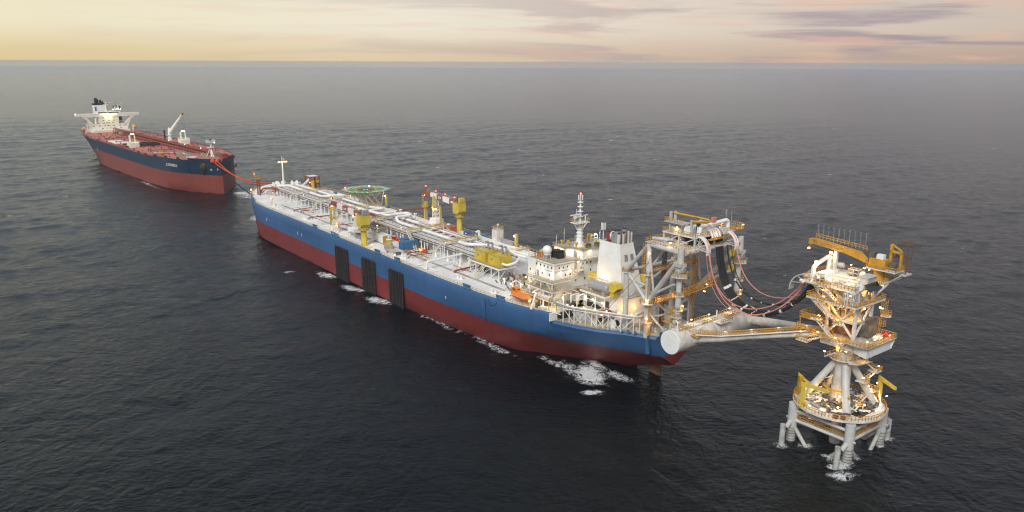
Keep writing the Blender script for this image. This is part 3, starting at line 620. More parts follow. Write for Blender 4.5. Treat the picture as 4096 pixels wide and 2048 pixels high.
# boom rests
def rest(label, x, y, h, base, col2):
    t = Thing('boom_rest', label, 'tower', (x, y, D), group='boom rest towers')
    w = 1.5; zb_ = D + (3.4 if base else 0)
    if base: t.p('base_house', M['white'], MB().box(x - 3.6, y - 2.6, D, x + 3.2, y + 2.4, zb_))
    mb = MB()
    for sx in (-1, 1):
        for sy in (-1, 1): mb.bar((x + sx * w, y + sy * w, zb_), (x + sx * w * .7, y + sy * w * .7, D + h), .26)
    n = int(h / 2.6)
    for i in range(n):
        a = i / n; b = (i + 1) / n; za = zb_ + (D + h - zb_) * a; zc = zb_ + (D + h - zb_) * b; wa = w * (1 - .3 * a); wc = w * (1 - .3 * b)
        for s in (-1, 1):
            mb.bar((x - wa, y + s * wa, za), (x + wc, y + s * wc, zc), .16); mb.bar((x + s * wa, y - wa, za), (x + s * wc, y + wc, zc), .16)
            mb.bar((x - wc, y + s * wc, zc), (x + wc, y + s * wc, zc), .14); mb.bar((x + s * wc, y - wc, zc), (x + s * wc, y + wc, zc), .14)
    t.p('lattice', M['white'], mb)
    t.p('saddle', M['craney'], MB().box(x - 1.1, y - 1.3, D + h, x + 1.1, y + 1.3, D + h + .4).box(x - .8, y - 1.4, D + h + .4, x + .8, y - 1.0, D + h + 1.3).box(x - .8, y + 1.0, D + h + .4, x + .8, y + 1.4, D + h + 1.3))
    t.p('ladder', M['craney'], MB().box(x - .5, y + w * .75, zb_ + h * .35, x + .6, y + w * .75 + .9, D + h))
    if col2: t.p('side_ladder', M['rail'], MB().box(x - 4.4, y - 1, D, x - 3.7, y, D + h * .72))
    pl = t.p('platform', M['rail'], MB().box(x - 2, y - 2, D + h * .62, x + 2, y + 2, D + h * .62 + .2)); t.p('platform_railing', M['rail'], MB().rail([(x - 2, y - 2, D + h * .64), (x + 2, y - 2, D + h * .64), (x + 2, y + 2, D + h * .64), (x - 2, y + 2, D + h * .64)], 1.1, 1.3, .09, True), pl)
    return t
t = rest('white lattice tower with yellow saddle and bright sodium lamps under the far crane boom', 190, -28.4, 15.2, True, True)
for dx, dy in ((-1.4, 1.5), (0, 1.7), (1.4, 1.5), (0, -1.7)): t.lamp((190 + dx, -28.4 + dy, D + 9.3), M['lampo'], (.8, .5, .6), 350 if dx == 0 else 0, off=(0, .6, -.3))
t = rest('white and yellow lattice tower under the near crane boom', 202.5, 28.6, 13.2, False, False)
t.lamp((202, 27, D + 5), M['lampw'], (.7, .5, .4), 250, off=(0, .6, -.6))
# box house and lamp post by the near crane
t = Thing('deck_locker', 'white steel box house with an orange lamp post beside the near yellow crane', 'deck house', (190, 23, D))
t.p('locker_body', M['white'], MB().box(186.6, 19.2, D, 193.6, 25.0, D + 4.2)); t.p('lamp_post', M['white'], MB().tube((190, 23, D + 4.2), (190, 23, D + 10.2), .14, n=6)); t.lamp((190, 23, D + 10.5), M['lampo'], (.9, .9, .8), 500, off=(0, 0, 1.2))
t.p('locker_door', M['grey'], MB().box(188, 25.0, D + .2, 189.4, 25.06, D + 2.6))
# platform of timber and anchors by the crane
t = Thing('lay_down_frame', 'low grey frame table loaded with rusty scrap gear beside the near crane foot', 'table', (180, 26, D))
t.p('frame_top', M['grey'], MB().box(174, 23.4, D + 2.2, 190, 26.6, D + 2.5)); lg = MB()
for x in (174.4, 178, 182, 186, 189.6):
    for y in (23.7, 26.3): lg.box(x - .14, y - .14, D, x + .14, y + .14, D + 2.2)
t.p('frame_legs', M['greyw'], lg); sc_ = MB()
for _ in range(26): sc_.cbox((R.uniform(175, 182), R.uniform(23.6, 26.3), D + 2.7 + R.uniform(0, .5)), (R.uniform(.3, 1.6), R.uniform(.2, .6), R.uniform(.2, .6)), R.uniform(0, 3))
t.p('scrap_gear', M['brown'], sc_, kind='stuff')
# yellow platform deck behind the crane
t = Thing('manifold_platform', 'open framed platform with yellow railings between the near crane and the pipe rack', 'platform', (181, 15, D))
t.p('platform_deck', M['deck2'], MB().box(174, 11.2, D + 5.4, 189, 18.4, D + 5.7)); t.p('platform_railing', M['rail'], MB().rail([(174, 11.2, D + 5.7), (189, 11.2, D + 5.7), (189, 18.4, D + 5.7), (174, 18.4, D + 5.7)], 1.1, 1.6, .1, True))
mb = MB()
for x in (174.4, 179, 184, 188.6):
    for y in (11.6, 18): mb.box(x - .17, y - .17, D, x + .17, y + .17, D + 5.4)
    mb.bar((x, 11.6, D + 5.2), (x, 15, D + .2), .15); mb.bar((x, 18, D + 5.2), (x, 15, D + .2), .15)
t.p('platform_legs', M['white'], mb)
mb = MB()
for i in range(16): mb.pipe([(174.5 + i * .9, 12, D + 6.3), (174.5 + i * .9, 17, D + 6.4), (174.5 + i * .9, 18.6, D + 5)], .2, 5)
t.p('manifold_pipes', M['dgrey'], mb, kind='stuff'); t.lamp((175, 17, D + 7.2), M['lampw'], (.5, .5, .4), 200)
# ------------------------------------------------------------------ helideck
hx, hy, hz_ = 264, -22, 32.6
t = Thing('helideck', 'green octagonal helideck with yellow circle standing on splayed white legs at the far deck edge', 'helideck', (hx, hy, D))
oc = lambda r, z: [(hx + r * math.cos(math.radians(22.5 + 45 * k)), hy + r * math.sin(math.radians(22.5 + 45 * k)), z) for k in range(8)]
t.p('pad', M['green'], MB().prism([p[:2] for p in oc(13.6, 0)], hz_ - .4, hz_))
t.p('pad_border', M['mark'], MB().add(oc(13.2, hz_ + .012) + oc(12.7, hz_ + .012), [(k, (k + 1) % 8, (k + 1) % 8 + 8, k + 8) for k in range(8)]))
def ring(r0, r1, z, n=40): return MB().add([(hx + r * math.cos(6.2832 * k / n), hy + r * math.sin(6.2832 * k / n), z) for r in (r0, r1) for k in range(n)], [(k, (k + 1) % n, (k + 1) % n + n, k + n) for k in range(n)])
t.p('circle', M['padyellow'], ring(7.0, 5.9, hz_ + .014)); t.p('centre', M['dkgreen'], MB().lathe([(5.8, 0), (0, .001)], (hx, hy, hz_ + .008), 32))
hm = MB(); ca, sa = math.cos(.9), math.sin(.9)
for u0, v0, u1, v1 in ((-1.5, -2, -.8, 2), (.8, -2, 1.5, 2), (-.8, -.35, .8, .35)):
    hm.add([(hx + u * ca - v * sa, hy + u * sa + v * ca, hz_ + .018) for u, v in ((u0, v0), (u1, v0), (u1, v1), (u0, v1))], [(0, 1, 2, 3)])
t.p('letter_h', M['mark'], hm)
for k, (a, r, w, h) in enumerate(((.3, 9.6, 5.5, 1), (3.4, 10.2, 6, 1.1), (1.9, 9.5, 4, .8), (5.1, 10, 4.5, .9))):
    t.p('pad_lettering', M['mark'], MB().add([(hx + r * math.cos(a) - u * math.sin(a) + v * math.cos(a), hy + r * math.sin(a) + u * math.cos(a) + v * math.sin(a), hz_ + .016) for u, v in ((-w / 2, -h / 2), (w / 2, -h / 2), (w / 2, h / 2), (-w / 2, h / 2))], [(3, 2, 1, 0)]))
nb = MB(); o1 = oc(13.7, hz_ - .2); o2 = oc(16, hz_ + .25)
nb.add(o1 + o2 + oc(16, hz_ + .15) , [(k, (k + 1) % 8, (k + 1) % 8 + 8, k + 8) for k in range(8)])
t.p('safety_net', M['grey'], nb)
for k in range(8):
    for j in range(3):
        a = Vector(oc(13, hz_ + .15)[k]).lerp(Vector(oc(13, hz_ + .15)[(k + 1) % 8]), j / 3); t.lamp(tuple(a), M['lampg'], (.55, .55, .3))
sb = MB()
for bx_, by_, tops in ((272, -21, ((-8, 9), (8, 9), (0, 3), (-9, 0))), (272, -29.5, ((-9, -6), (9, -6), (0, -9))), (258, -21, ((9, 6), (-9, 6), (0, 9))), (258, -29.5, ((9, -8), (-9, -8), (-5, 0)))):
    for dx, dy in tops: sb.tube((bx_, by_, D), (hx + dx, hy + dy, hz_ - .4), .24, n=6)
for s in (-1, 1): sb.bar((hx - 11, hy + s * 6, hz_ - .9), (hx + 11, hy + s * 6, hz_ - .9), .4); sb.bar((hx + s * 6, hy - 11, hz_ - .9), (hx + s * 6, hy + 11, hz_ - .9), .4)
t.p('support_legs', M['white'], sb); t.p('access_stair', M['rail'], MB().box(252, -19, D, 253.2, -14, D + .3).bar((253, -16, hz_ - 1), (250, -24, D), .5).bar((254, -16, hz_ - 1), (251, -24, D), .5))
t.p('foam_cabinet', M['redp'], MB().box(261, -27.5, D, 262.6, -26, D + 2.2))
t.lamp((hx + 10, hy + 9.5, hz_ + .7), M['lampr'], (1.1, 1.1, 1.0)); t.lamp((hx + 9, hy - 7, hz_ + .6), M['lampy'], (1, 1, .8))
t.lamp((252, -29, D + 7.6), M['lampo'], (1, 1, 1), 400, off=(-.5, 1, 0)); t.p('lamp_post', M['yellow'], MB().box(251.2, -30.4, D, 252.2, -29.4, D + 8.4))
t.lamp((274, -16, D + 6), M['lampw'], (1.2, .5, .5), 200)
# ------------------------------------------------------------------ containers, bins and baskets on the deck
def container(name, label, loc, dims, rz, m, group=None, ribs=True, roof=None):
    t = Thing(name, label, 'container', loc, rot=rz, group=group, own=True); l, w, h = dims
    t.p('container_body', m, MB().box(-l / 2, -w / 2, .15, l / 2, w / 2, h))
    if roof: t.p('roof', roof, MB().box(-l / 2 - .05, -w / 2 - .05, h, l / 2 + .05, w / 2 + .05, h + .12))
    if ribs:
        mb = MB(); n = int(l / .9)
        for i in range(n): x = -l / 2 + .35 + i * (l - .5) / n; mb.box(x, -w / 2 - .06, .3, x + .32, w / 2 + .06, h - .2)
        for i in range(4): y = -w / 2 + .2 + i * w / 4; mb.box(-l / 2 - .06, y, .3, l / 2 + .06, y + .2, h - .2)
        t.p('corrugation', m, mb)
    t.p('corner_posts', m, MB().box(-l / 2 - .08, -w / 2 - .08, 0, -l / 2 + .12, -w / 2 + .12, h + .05).box(l / 2 - .12, -w / 2 - .08, 0, l / 2 + .08, -w / 2 + .12, h + .05).box(-l / 2 - .08, w / 2 - .12, 0, -l / 2 + .12, w / 2 + .08, h + .05).box(l / 2 - .12, w / 2 - .12, 0, l / 2 + .08, w / 2 + .08, h + .05))
    return t
for i, (x, y) in enumerate(((171, -18.5), (167.5, -20), (163.2, -21.2))):
    t = container('cargo_container', ['orange red container farthest forward of the three behind the pipe rack', 'middle orange red container of the three behind the pipe rack', 'orange red container with worn panel, nearest the stern of the three'][i], (x, y, D), (4.2, 3.6 + .6 * (i == 2), 4.0), 0, M['cont_orange'], 'orange red containers behind the rack')
    t.p('container_door', M['cont_orange'], MB().box(-2.2, -1.4, .5, -2.12, -.05, 3.6).box(-2.2, .05, .5, -2.12, 1.4, 3.6))
t = container('cargo_container', 'dark navy blue container standing alone on the pale deck behind the pipe rack', (146.2, -22.2, D), (8.2, 3.2, 3.8), 0, M['cont_navy'])
t.p('placard', M['mark'], MB().box(-4.26, -.9, 2.5, -4.2, .2, 3.2)); t.p('placard', M['mark'], MB().box(1.2, 1.68, 2.6, 2.6, 1.74, 3.2))
t = container('workshop_container', 'pale container with mustard yellow end beside the grey workboat', (168, 17.6, D), (7.4, 4.4, 4.0), 0, M['cream'], roof=M['mark'])
t.p('end_wall', M['ochre'], MB().box(-3.95, -2.1, .3, -3.76, 2.1, 3.7))
for i, (x, y, rz) in enumerate(((152, 11.2, 0), (146, 15.2, 0))):
    t = container('lidded_bin', ['blue lidded bin nearer the pipe rack', 'blue lidded bin nearer the ship side, in front of its twin'][i], (x, y, D), (4.4, 8.4, 4.2), rz, M['cont_blue'], 'large blue lidded bins')
    for k in range(4): t.p('lid', M['fair'], MB().cbox((0, -3.0 + k * 2.0, 4.28), (2.4, 1.4, .22)))
for i, (x, y, l, w, tip) in enumerate(((177, 8.6, 4.6, 2.4, 0), (171.5, 9.6, 5.2, 2.6, 1), (165, 10, 5.0, 2.6, 0), (162.3, 7.2, 4, 2.2, 1), (171.5, 13.4, 2.2, 2.0, 2))):
    t = Thing('cargo_basket', ['red open basket farthest from the blue bins', 'red open basket holding a pale crate', 'red open basket with grey load beside the catwalk stair foot', 'small red open basket tucked against the rack legs', 'small red crate standing by the mustard container end'][i], 'basket', (x, y, D), group='red cargo baskets', own=True, rot=.1 * (i % 3 - 1))
    mb = MB()
    for s in (-1, 1):
        mb.box(-l / 2, s * w / 2 - .06, .1, l / 2, s * w / 2 + .06, 1.5).box(s * l / 2 - .06, -w / 2, .1, s * l / 2 + .06, w / 2, 1.5)
    t.p('basket_sides', M['basket'], mb); t.p('basket_floor', M['dgrey'], MB().box(-l / 2, -w / 2, .1, l / 2, w / 2, .25))
    mb = MB()
    for sx in (-1, 1):
        for sy in (-1, 1): mb.box(sx * l / 2 - .1, sy * w / 2 - .1, 0, sx * l / 2 + .1, sy * w / 2 + .1, 1.9)
    t.p('basket_posts', M['basket'], mb); t.p('load', M['cream' if tip == 1 else 'grey'], MB().cbox((0, 0, .85), (l * .7, w * .75, 1.2)))
solo('machinery_skid', 'brown machinery skid with hoses beside the blue bins', 'machine', (142, 11, D), MB().cbox((142, 10.6, D + 1.1), (5, 3.4, 1.8)).cbox((143.4, 10, D + 2.3), (1.6, 2, 1)).tube((139, 8, D + 1), (139, 11.5, D + 1), .95, n=10).cbox((144.8, 12.6, D + .7), (2, 1.5, 1.2)), M['brown'])
solo('tarpaulin_bundle', 'bright red tarpaulin bundle lying on the deck by the small lamp tower', 'bundle', (135.6, 13, D), MB().ball((135.6, 13, D + .8), 1.5, 10, .65).ball((134.4, 12.4, D + .7), 1.1, 8, .7), M['basket'], smooth=True)
solo('tarpaulin_bundle', 'beige covered bundle lying on the deck near the blue bins', 'bundle', (141.5, 19, D), MB().ball((141.5, 19, D + .5), 1.5, 10, .4).ball((140.3, 18.2, D + .4), 1.2, 8, .4), M['wood'], smooth=True)
solo('storage_drum', 'dark green cylinder tank lying under the yellow twin cabin platform', 'tank', (88, 10.8, D), MB().tube((90.5, 10.8, D + 1.4), (86, 10.8, D + 1.4), 1.35, n=14), M['dkgreen'], smooth=True)
# grey workboat on chocks
t = Thing('workboat', 'grey workboat with yellow wheelhouse parked on chocks on the near deck edge', 'boat', (149, 24.5, D), own=True, rot=math.radians(-28))
hull = []
for x, hb, zk, zs in ((-6, 1.9, .9, 2.4), (-3, 2.1, .7, 2.4), (0, 2.1, .6, 2.5), (3, 1.8, .6, 2.7), (5, 1.1, .8, 3.0), (6.6, .08, 1.3, 3.4)): hull.append([(x, -hb, zs), (x, -hb * .92, (zk + zs) / 2), (x, 0, zk), (x, hb * .92, (zk + zs) / 2), (x, hb, zs)])
t.p('boat_hull', M['greyw'], loft(hull), smooth=True); t.p('boat_deck', M['grey'], loft([[r[0], r[4]] for r in hull])); t.p('transom', M['grey'], MB().add(hull[0], [(0, 1, 2, 3, 4)]))
t.p('rubbing_strake', M['black'], MB().sweep([Vector((r[4][0], r[4][1] + .05, r[4][2] - .35)) for r in hull], .14, 5).sweep([Vector((r[0][0], r[0][1] - .05, r[0][2] - .35)) for r in hull], .14, 5))
wh = t.p('wheelhouse', M['yellow'], MB().box(.2, -1.2, 2.5, 2.9, 1.2, 5.2)); t.p('wheelhouse_window', M['glass'], MB().box(.6, -1.24, 3.9, 1.3, -1.2, 4.7).box(1.8, -1.24, 3.9, 2.5, -1.2, 4.7).box(.6, 1.2, 3.9, 1.3, 1.24, 4.7).box(1.8, 1.2, 3.9, 2.5, 1.24, 4.7).box(2.9, -.9, 3.9, 2.94, .9, 4.7), wh); t.p('wheelhouse_roof', M['mark'], MB().box(0, -1.35, 5.2, 3.1, 1.35, 5.4), wh)
t.p('mast', M['white'], MB().tube((1.2, 0, 5.4), (1.2, 0, 7.6), .12, n=6).cbox((1.2, 0, 6.6), (.5, 1.6, .25)))
t.p('keel_chocks', M['vpipe'], MB().box(-4, -1.2, 0, -3.2, 1.2, 1).box(2.6, -1.1, 0, 3.4, 1.1, 1).box(-5, -.3, .1, 4, .3, .6))
t = Thing('boat_cradle', 'pale tubular cradle of pipes and valves beside the workboat', 'frame', (141, 26, D)); mb = MB()
for i in range(7): mb.pipe([(144.5 - i * 1.1, 23, D + .2), (144.5 - i * 1.1, 23, D + 2), (144.5 - i * 1.1, 27.4, D + 2), (144.5 - i * 1.1, 27.4, D + .2)], .14, 5)
t.p('cradle_frame', M['railw'], mb); t.p('cradle_gear', M['dgrey'], MB().cbox((139.4, 25.5, D + .8), (3, 2.6, 1.2)).cbox((143, 24, D + .7), (1.6, 1.4, 1)))
# small lamp towers on the port deck
for i, (x, y, h) in enumerate(((120.5, 23.6, 5.4), (208, 24.6, 3.6), (158.5, 29, 1.4), (134, 29.6, 1.2), (301, 26.5, 4.2))):
    t = Thing('lamp_tower', ['yellow caged lamp tower on the near deck by the red tarpaulin', 'dark lamp post with hood by the near boom rest', 'short lamp stand beside the near yellow crane foot', 'short lamp stand at the deck edge below the workboat', 'white lamp frame far forward on the port bow deck'][i], 'lamp', (x, y, D), group='lamp stands on the port deck')
    if h > 3: t.p('cage', M['rail'], MB().ladder((x, y, D), (x, y, D + h), .9).ladder((x, y - .8, D), (x, y - .8, D + h), .9).box(x - .9, y - 1.2, D + h, x + .9, y + .5, D + h + .15)); t.p('cage_railing', M['rail'], MB().rail([(x - .9, y - 1.2, D + h), (x + .9, y - 1.2, D + h), (x + .9, y + .5, D + h), (x - .9, y + .5, D + h)], 1, 1.2, .09, True))
    else: t.p('post', M['grey'], MB().tube((x, y, D), (x, y, D + h), .12, n=6))
    t.lamp((x, y, D + h + .5), M['lampo'], (.6, .6, .5), 160, off=(0, .2, .8))
# bollards and fairleads
bl = None
for i, (x, y) in enumerate(((85.8, 25), (60, 25.8), (131, 26.4), (247, 26.5), (300, 25.5), (152, -31), (136, -30.5), (110, -28.5))):
    lab = ['white bollard pair by the stair foot of the yellow twin cabins', 'white bollard pair on the near deck just ahead of the orange lifeboat', 'white bollard pair at the foot of the workboat steps', 'white bollard pair on the port deck far forward, before the cross pipe loops', 'white bollard pair on the port bow beside the lamp frame', 'white bollard pair at the far rail beside the yellow crane', 'white bollard pair at the far rail by the square white tank', 'white bollard pair at the far rail near the tall orange lamp'][i]
    if bl is None:
        bl = Thing('bollard', lab, 'bollard', (x, y, D), own=True, group='white bollard pairs on the deck')
        bl.p('base_plate', M['white'], MB().box(-2.2, -.7, 0, 2.2, .7, .2))
        for k in (-1.25, 1.25): bl.p('bollard_post', M['white'], MB().lathe([(.6, .2), (.6, 1.5), (.75, 1.55), (.75, 1.8)], (k, 0, 0), 12), smooth=True)
    else: copy_thing(bl, lab, (x, y, D))
fl = None
for i, x in enumerate((340, 326, 222, 196, 148, 128.6, 72, 51)):
    lab = ['blue roller fairlead at the very tip of the port bow', 'blue roller fairlead on the port bow, second from the tip', 'blue fairlead on the deck edge ahead of the forward fender', 'long blue fairlead on the deck edge above the forward fender', 'blue fairlead on the deck edge above the middle fender', 'blue fairlead on the deck edge below the workboat', 'blue fairlead cluster by the near bollards, forward of the lifeboat', 'blue fairlead cluster just ahead of the orange lifeboat'][i]
    y = edge(x)[1] + .4; z = edge(x)[2]; w = 9 if i == 3 else 5
    t = Thing('roller_fairlead', lab, 'fairlead', (x, y, z), own=True, group='blue fairleads along the port side', rot=math.atan2(edge(x + 1)[1] - edge(x - 1)[1], 2))
    t.p('fairlead_frame', M['fair'], MB().box(-w / 2, -.5, .05, w / 2, .5, .3).box(-w / 2, -.4, 1.5, w / 2, .4, 1.75))
    for k in range(5): q = -w / 2 + .4 + k * (w - .8) / 4; t.p('roller', M['fair'], MB().lathe([(.45, .3), (.3, .6), (.3, 1.2), (.45, 1.5)], (q, 0, 0), 8), smooth=True)
# dark hose hanging over the side
solo('hanging_hose', 'thin black hose hanging down the blue hull below the lifeboat', 'hose', (52, 31, 10), MB().pipe([(57, 32.2, 21.5), (56, 32.4, 14), (56.5, 32.3, 11.5), (58, 32.2, 10.8)], .14, 5).pipe([(55, 32.1, 21.4), (53, 32.3, 19.3), (50, 31.9, 20.6), (50, 31.7, 21.6)], .14, 5), M['black'])
# ------------------------------------------------------------------ bow gear
t = Thing('hose_tower', 'dark red twin pipe riser with a yellow basket top on the port bow', 'tower', (339, 20.6, 23))
zb_ = 23.0
t.p('riser_pipe', M['vpipe'], MB().tube((340, 21, zb_), (340, 21, 33.6), .5, n=8), smooth=True); t.p('riser_pipe', M['brown'], MB().tube((337.6, 20.4, zb_), (337.6, 20.4, 33.8), .55, n=8), smooth=True)
t.p('basket', M['orail'], MB().lathe([(1, 33.2), (2.0, 34.4), (2.0, 34.5), (1, 34.3)], (338.8, 20.7, 0), 14)); t.p('basket_railing', M['ochre'], MB().rail([(338.8 + 2 * math.cos(a * .524), 20.7 + 2 * math.sin(a * .524), 34.5) for a in range(12)], 1.6, .9, .12, True))
t.p('lamp_arm', M['yellow'], MB().box(341, 21.6, 33, 341.4, 22.1, 38).box(341, 21.6, 37.8, 343.6, 22.1, 38.2)); t.lamp((342.6, 21.9, 37), M['lampr'], (.7, .7, .7))
t.p('feed_pipe', M['vpipe'], MB().pipe([(338, 20.4, 24.2), (338, 18, 27.6), (334, 8, 27.6), (322, 6, 27.6)], .55, 8).pipe([(336, 20, 24.6), (336, 17, 27), (332, 8, 27), (322, 5, 27)], .4, 8), smooth=True)
t = Thing('bow_trestle', 'white framed trestle deck across the bow carrying red pipes', 'frame', (338, 10, 23)); mb = MB()
for x in (334, 340):
    for y in (18, 12, 6, 0): mb.box(x - .15, y - .15, D + .6, x + .15, y + .15, 26.8)
    mb.truss((x, 18, 26.2), (x, -2, 26.2), .8, 6, .14)
for y in (18, 12, 6): mb.bar((334, y, 26.8), (340, y, 26.8), .18); mb.bar((334, y, 23), (334, y - 6, 26.6), .14)
t.p('trestle_frame', M['white'], mb); t.p('trestle_railing', M['rail'], MB().rail([(334, 18, 27), (334, -2, 27)], 1.1, 2, .09))
t = Thing('light_mast', 'white bow mast topped by a cluster of bright sodium lamps', 'mast', (352, -2, 23.6))
t.p('mast_tube', M['white'], MB().tube((352, -2, 23.6), (352, -2, 43.0), .75, .4, n=10), smooth=True); t.p('crosstree', M['white'], MB().box(350.9, -5.2, 42.6, 352.1, 1.6, 42.9).bar((352, -2, 43), (352, -2, 46.5), .2).bar((352, -3.4, 43), (352, -3.4, 45.4), .14))
for k in (-4.6, -3.2, -1.2, .6): t.lamp((350.8, k, 42.9), M['lampo'], (.9, 1.0, .7), 700 if k == -1.2 else 0, off=(-1, 0, -.6))
for i, (x, y) in enumerate(((349, 4.6), (348, -8.5))):
    t = Thing('hose_reel', ['white hose reel on the bow left of the lamp mast', 'white hose reel on the bow right of the lamp mast'][i], 'reel', (x, y, 23.6), group='white hose reels on the bow')
    for k in (-1.8, 1.8): t.p('reel_flange', M['white'], MB().tube((x, y + k - .15, 27), (x, y + k + .15, 27), 2.5, n=20), smooth=True)
    t.p('reel_drum', M['cream'], MB().tube((x, y - 1.7, 27), (x, y + 1.7, 27), 1.5, n=14), smooth=True); t.p('reel_stand', M['white'], MB().box(x - 1.5, y - 2, 23.4, x + 1.5, y + 2, 24.6))
for i, y in enumerate((1.2, -3.4)): solo('bow_tank', ['white upright tank behind the left hose reel', 'white upright tank beside the lamp mast foot'][i], 'tank', (357, y, 24), MB().lathe([(1.5, 24), (1.5, 28.2), (.8, 28.6)], (356, y, 0), 14), M['white'], smooth=True)
t = Thing('offloading_house', 'dark red open steel tower with yellow panel on the starboard bow', 'tower', (341, -19, 23)); mb = MB()
for x in (337, 345):
    for y in (-22.5, -15.5): mb.box(x - .35, y - .35, D + 1, x + .35, y + .35, 32)
for z in (27, 29.6): mb.box(336.8, -22.7, z, 345.2, -22.3, z + .4).box(336.8, -15.7, z, 345.2, -15.3, z + .4).box(336.8, -22.7, z, 337.2, -15.3, z + .4)
t.p('tower_frame', M['vpipe'], mb); t.p('tower_roof', M['redp'], MB().box(336.2, -23.2, 32, 345.8, -14.8, 32.6)); t.p('roof_cover', M['mark'], MB().box(337.5, -22, 32.6, 344.6, -16, 32.7))
mb = MB()
for _ in range(14): x = R.uniform(337.5, 344); y = R.uniform(-22, -16); mb.tube((x, y, 22.6), (x, y, R.uniform(27, 31.5)), R.uniform(.2, .45), n=5)
t.p('hang_off_gear', M['vpipe'], mb, kind='stuff'); t.p('ladder_panel', M['yellow'], MB().box(335.4, -18, 23, 336, -16, 30)); t.p('locker', M['ochre'], MB().box(335, -21.5, 28.4, 336.6, -19.6, 30.2)); t.lamp((335, -14.5, 29), M['lampw'], (.7, .7, .5), 200)
solo('incline_pipe', 'fat white pipe sloping up to the dark red bow tower', 'pipe', (334, -8, 26), MB().pipe([(322, -3, 27.4), (331, -7, 27.2), (339, -16, 31)], .7, 8), M['white'], smooth=True)
solo('bow_locker', 'bright red cabinet under the bow trestle', 'cabinet', (342, 9, 23.4), MB().box(340.4, 6.4, D + 1, 343.6, 10.2, 27.4), M['basket'])
mb = MB()
for i in range(30): mb.cbox((R.uniform(330, 352), R.uniform(-10, 14), 24.2 + R.uniform(-.4, 1)), (R.uniform(.5, 2), R.uniform(.5, 2), R.uniform(.6, 2)), R.uniform(0, 3))
solo('mooring_gear', 'clutter of small yellow and grey mooring machines on the bow deck', 'gear', (341, 2, 24), mb, M['dirtyw'], kind='stuff')
t = Thing('bow_lamp', 'orange lamp on a short stand at the port bow edge', 'lamp', (345.5, 24, 23.6)); t.p('stand', M['rail'], MB().tube((345.5, 23.6, 23.4), (345.5, 23.6, 26), .12, n=6)); t.lamp((345.5, 23.8, 26.2), M['lampo'], (.9, .9, .9), 300, off=(0, .6, .4))
# far-side deck fittings
t = Thing('deck_tank', 'square white tank with yellow railed top at the far deck edge', 'tank', (134, -31, D)); t.p('tank_body', M['dirtyw'], MB().box(131.8, -33, D, 136.2, -28.8, D + 6.2)); t.p('tank_railing', M['rail'], MB().rail([(131.8, -28.8, D + 6.2), (136.2, -28.8, D + 6.2), (136.2, -33, D + 6.2), (131.8, -33, D + 6.2)], 1.5, 1.1, .12, True)); t.p('tank_dome', M['white'], MB().tube((134, -31, D + 6.2), (134, -31, D + 8.4), .12, n=5).ball((134, -31, D + 8.6), .6, 8))
t = Thing('deck_lamp', 'bright orange lamp on a yellow post at the far deck edge near the accommodation', 'lamp', (119, -31, D)); t.p('lamp_post', M['rail'], MB().box(117.6, -31.6, D, 119, -30.4, D + 6.4)); t.lamp((119.5, -30.6, D + 5.2), M['lampo'], (1.1, 1.1, 1.1), 500, off=(.6, .8, 0)); t.p('low_shed', M['grey'], MB().box(120, -32, D, 130, -30, D + 2))
t = Thing('standpipe', 'yellow standpipe with railed top at the far deck edge left of the lattice tower', 'standpipe', (206, -31, D)); t.p('standpipe_column', M['rail'], MB().box(205.2, -32, D, 206.8, -30.4, D + 6).lathe([(.8, D + 6), (2.4, D + 7.6), (2.4, D + 7.8)], (206, -31.2, 0), 10)); t.p('standpipe_basket', M['yellow'], MB().rail([(206 + 2.3 * math.cos(a * .63), -31.2 + 2.3 * math.sin(a * .63), D + 7.8) for a in range(10)], 1.1, 1.2, .12, True).box(204.6, -32, D + 7.8, 207, -31, D + 10.6).bar((208.4, -31, D + 7.8), (208.4, -31, D + 14.5), .35))
for i, (x, y) in enumerate(((153, -32), (178, -29), (216, -30), (232, -29))): solo('mushroom_vent', ['white mushroom vent at the far rail, nearest the accommodation', 'white mushroom vent beside the far crane column', 'white mushroom vent on the far deck between standpipe and helideck', 'white mushroom vent on the far deck close to the helideck'][i], 'vent', (x, y, D), MB().lathe([(.6, 0), (.6, 1.3), (1.1, 1.4), (1.1, 1.9), (.4, 2.2)], (x, y, D), 10), M['white'], smooth=True, group='mushroom vents on the far deck')
for i, (x, y) in enumerate(((146, -33.2), (251, -31.6), (320, -28), (197, -33))): solo('blue_winch', ['blue winch at the far rail beside the white square tank', 'blue winch at the far rail under the helideck', 'blue winch at the far bow rail', 'blue winch at the far rail behind the white lattice tower'][i], 'winch', (x, y + 1.5, D), MB().tube((x - 1.6, y + 1.5, D + 1), (x + 1.6, y + 1.5, D + 1), .8, n=10).box(x - 1.9, y + .8, D, x + 1.9, y + 2.2, D + .3), M['fair'], smooth=False, group='blue winches at the far rail')
# ------------------------------------------------------------------ yellow twin cabins on a trestle
t = Thing('cabin_platform', 'tall white trestle platform beside the pipe rack carrying two yellow cabins', 'platform', (83, 9.5, D))
PZ = 26.8
t.p('platform_deck', M['deck2'], MB().box(73, 4.6, PZ - .3, 95, 13.6, PZ)); t.p('platform_edge', M['white'], MB().box(72.9, 13.6, PZ - .6, 95.1, 13.75, PZ + .05).box(72.8, 4.6, PZ - .6, 72.95, 13.6, PZ + .05))
t.p('platform_railing', M['rail'], MB().rail([(73.2, 4.8, PZ), (73.2, 13.4, PZ), (95, 13.4, PZ)], 1.1, 1.8, .09))
for x in (73.5, 79, 85, 90.5, 94.6):
    mb = MB()
    for y in (13.2, 5): mb.box(x - .16, y - .16, D, x + .16, y + .16, PZ - .3)
    mb.bar((x, 13.2, D + .2), (x, 9, PZ - .5), .18); mb.bar((x, 5, D + .2), (x, 9, PZ - .5), .18)
    t.p('trestle_bent', M['white'], mb)
mb = MB()
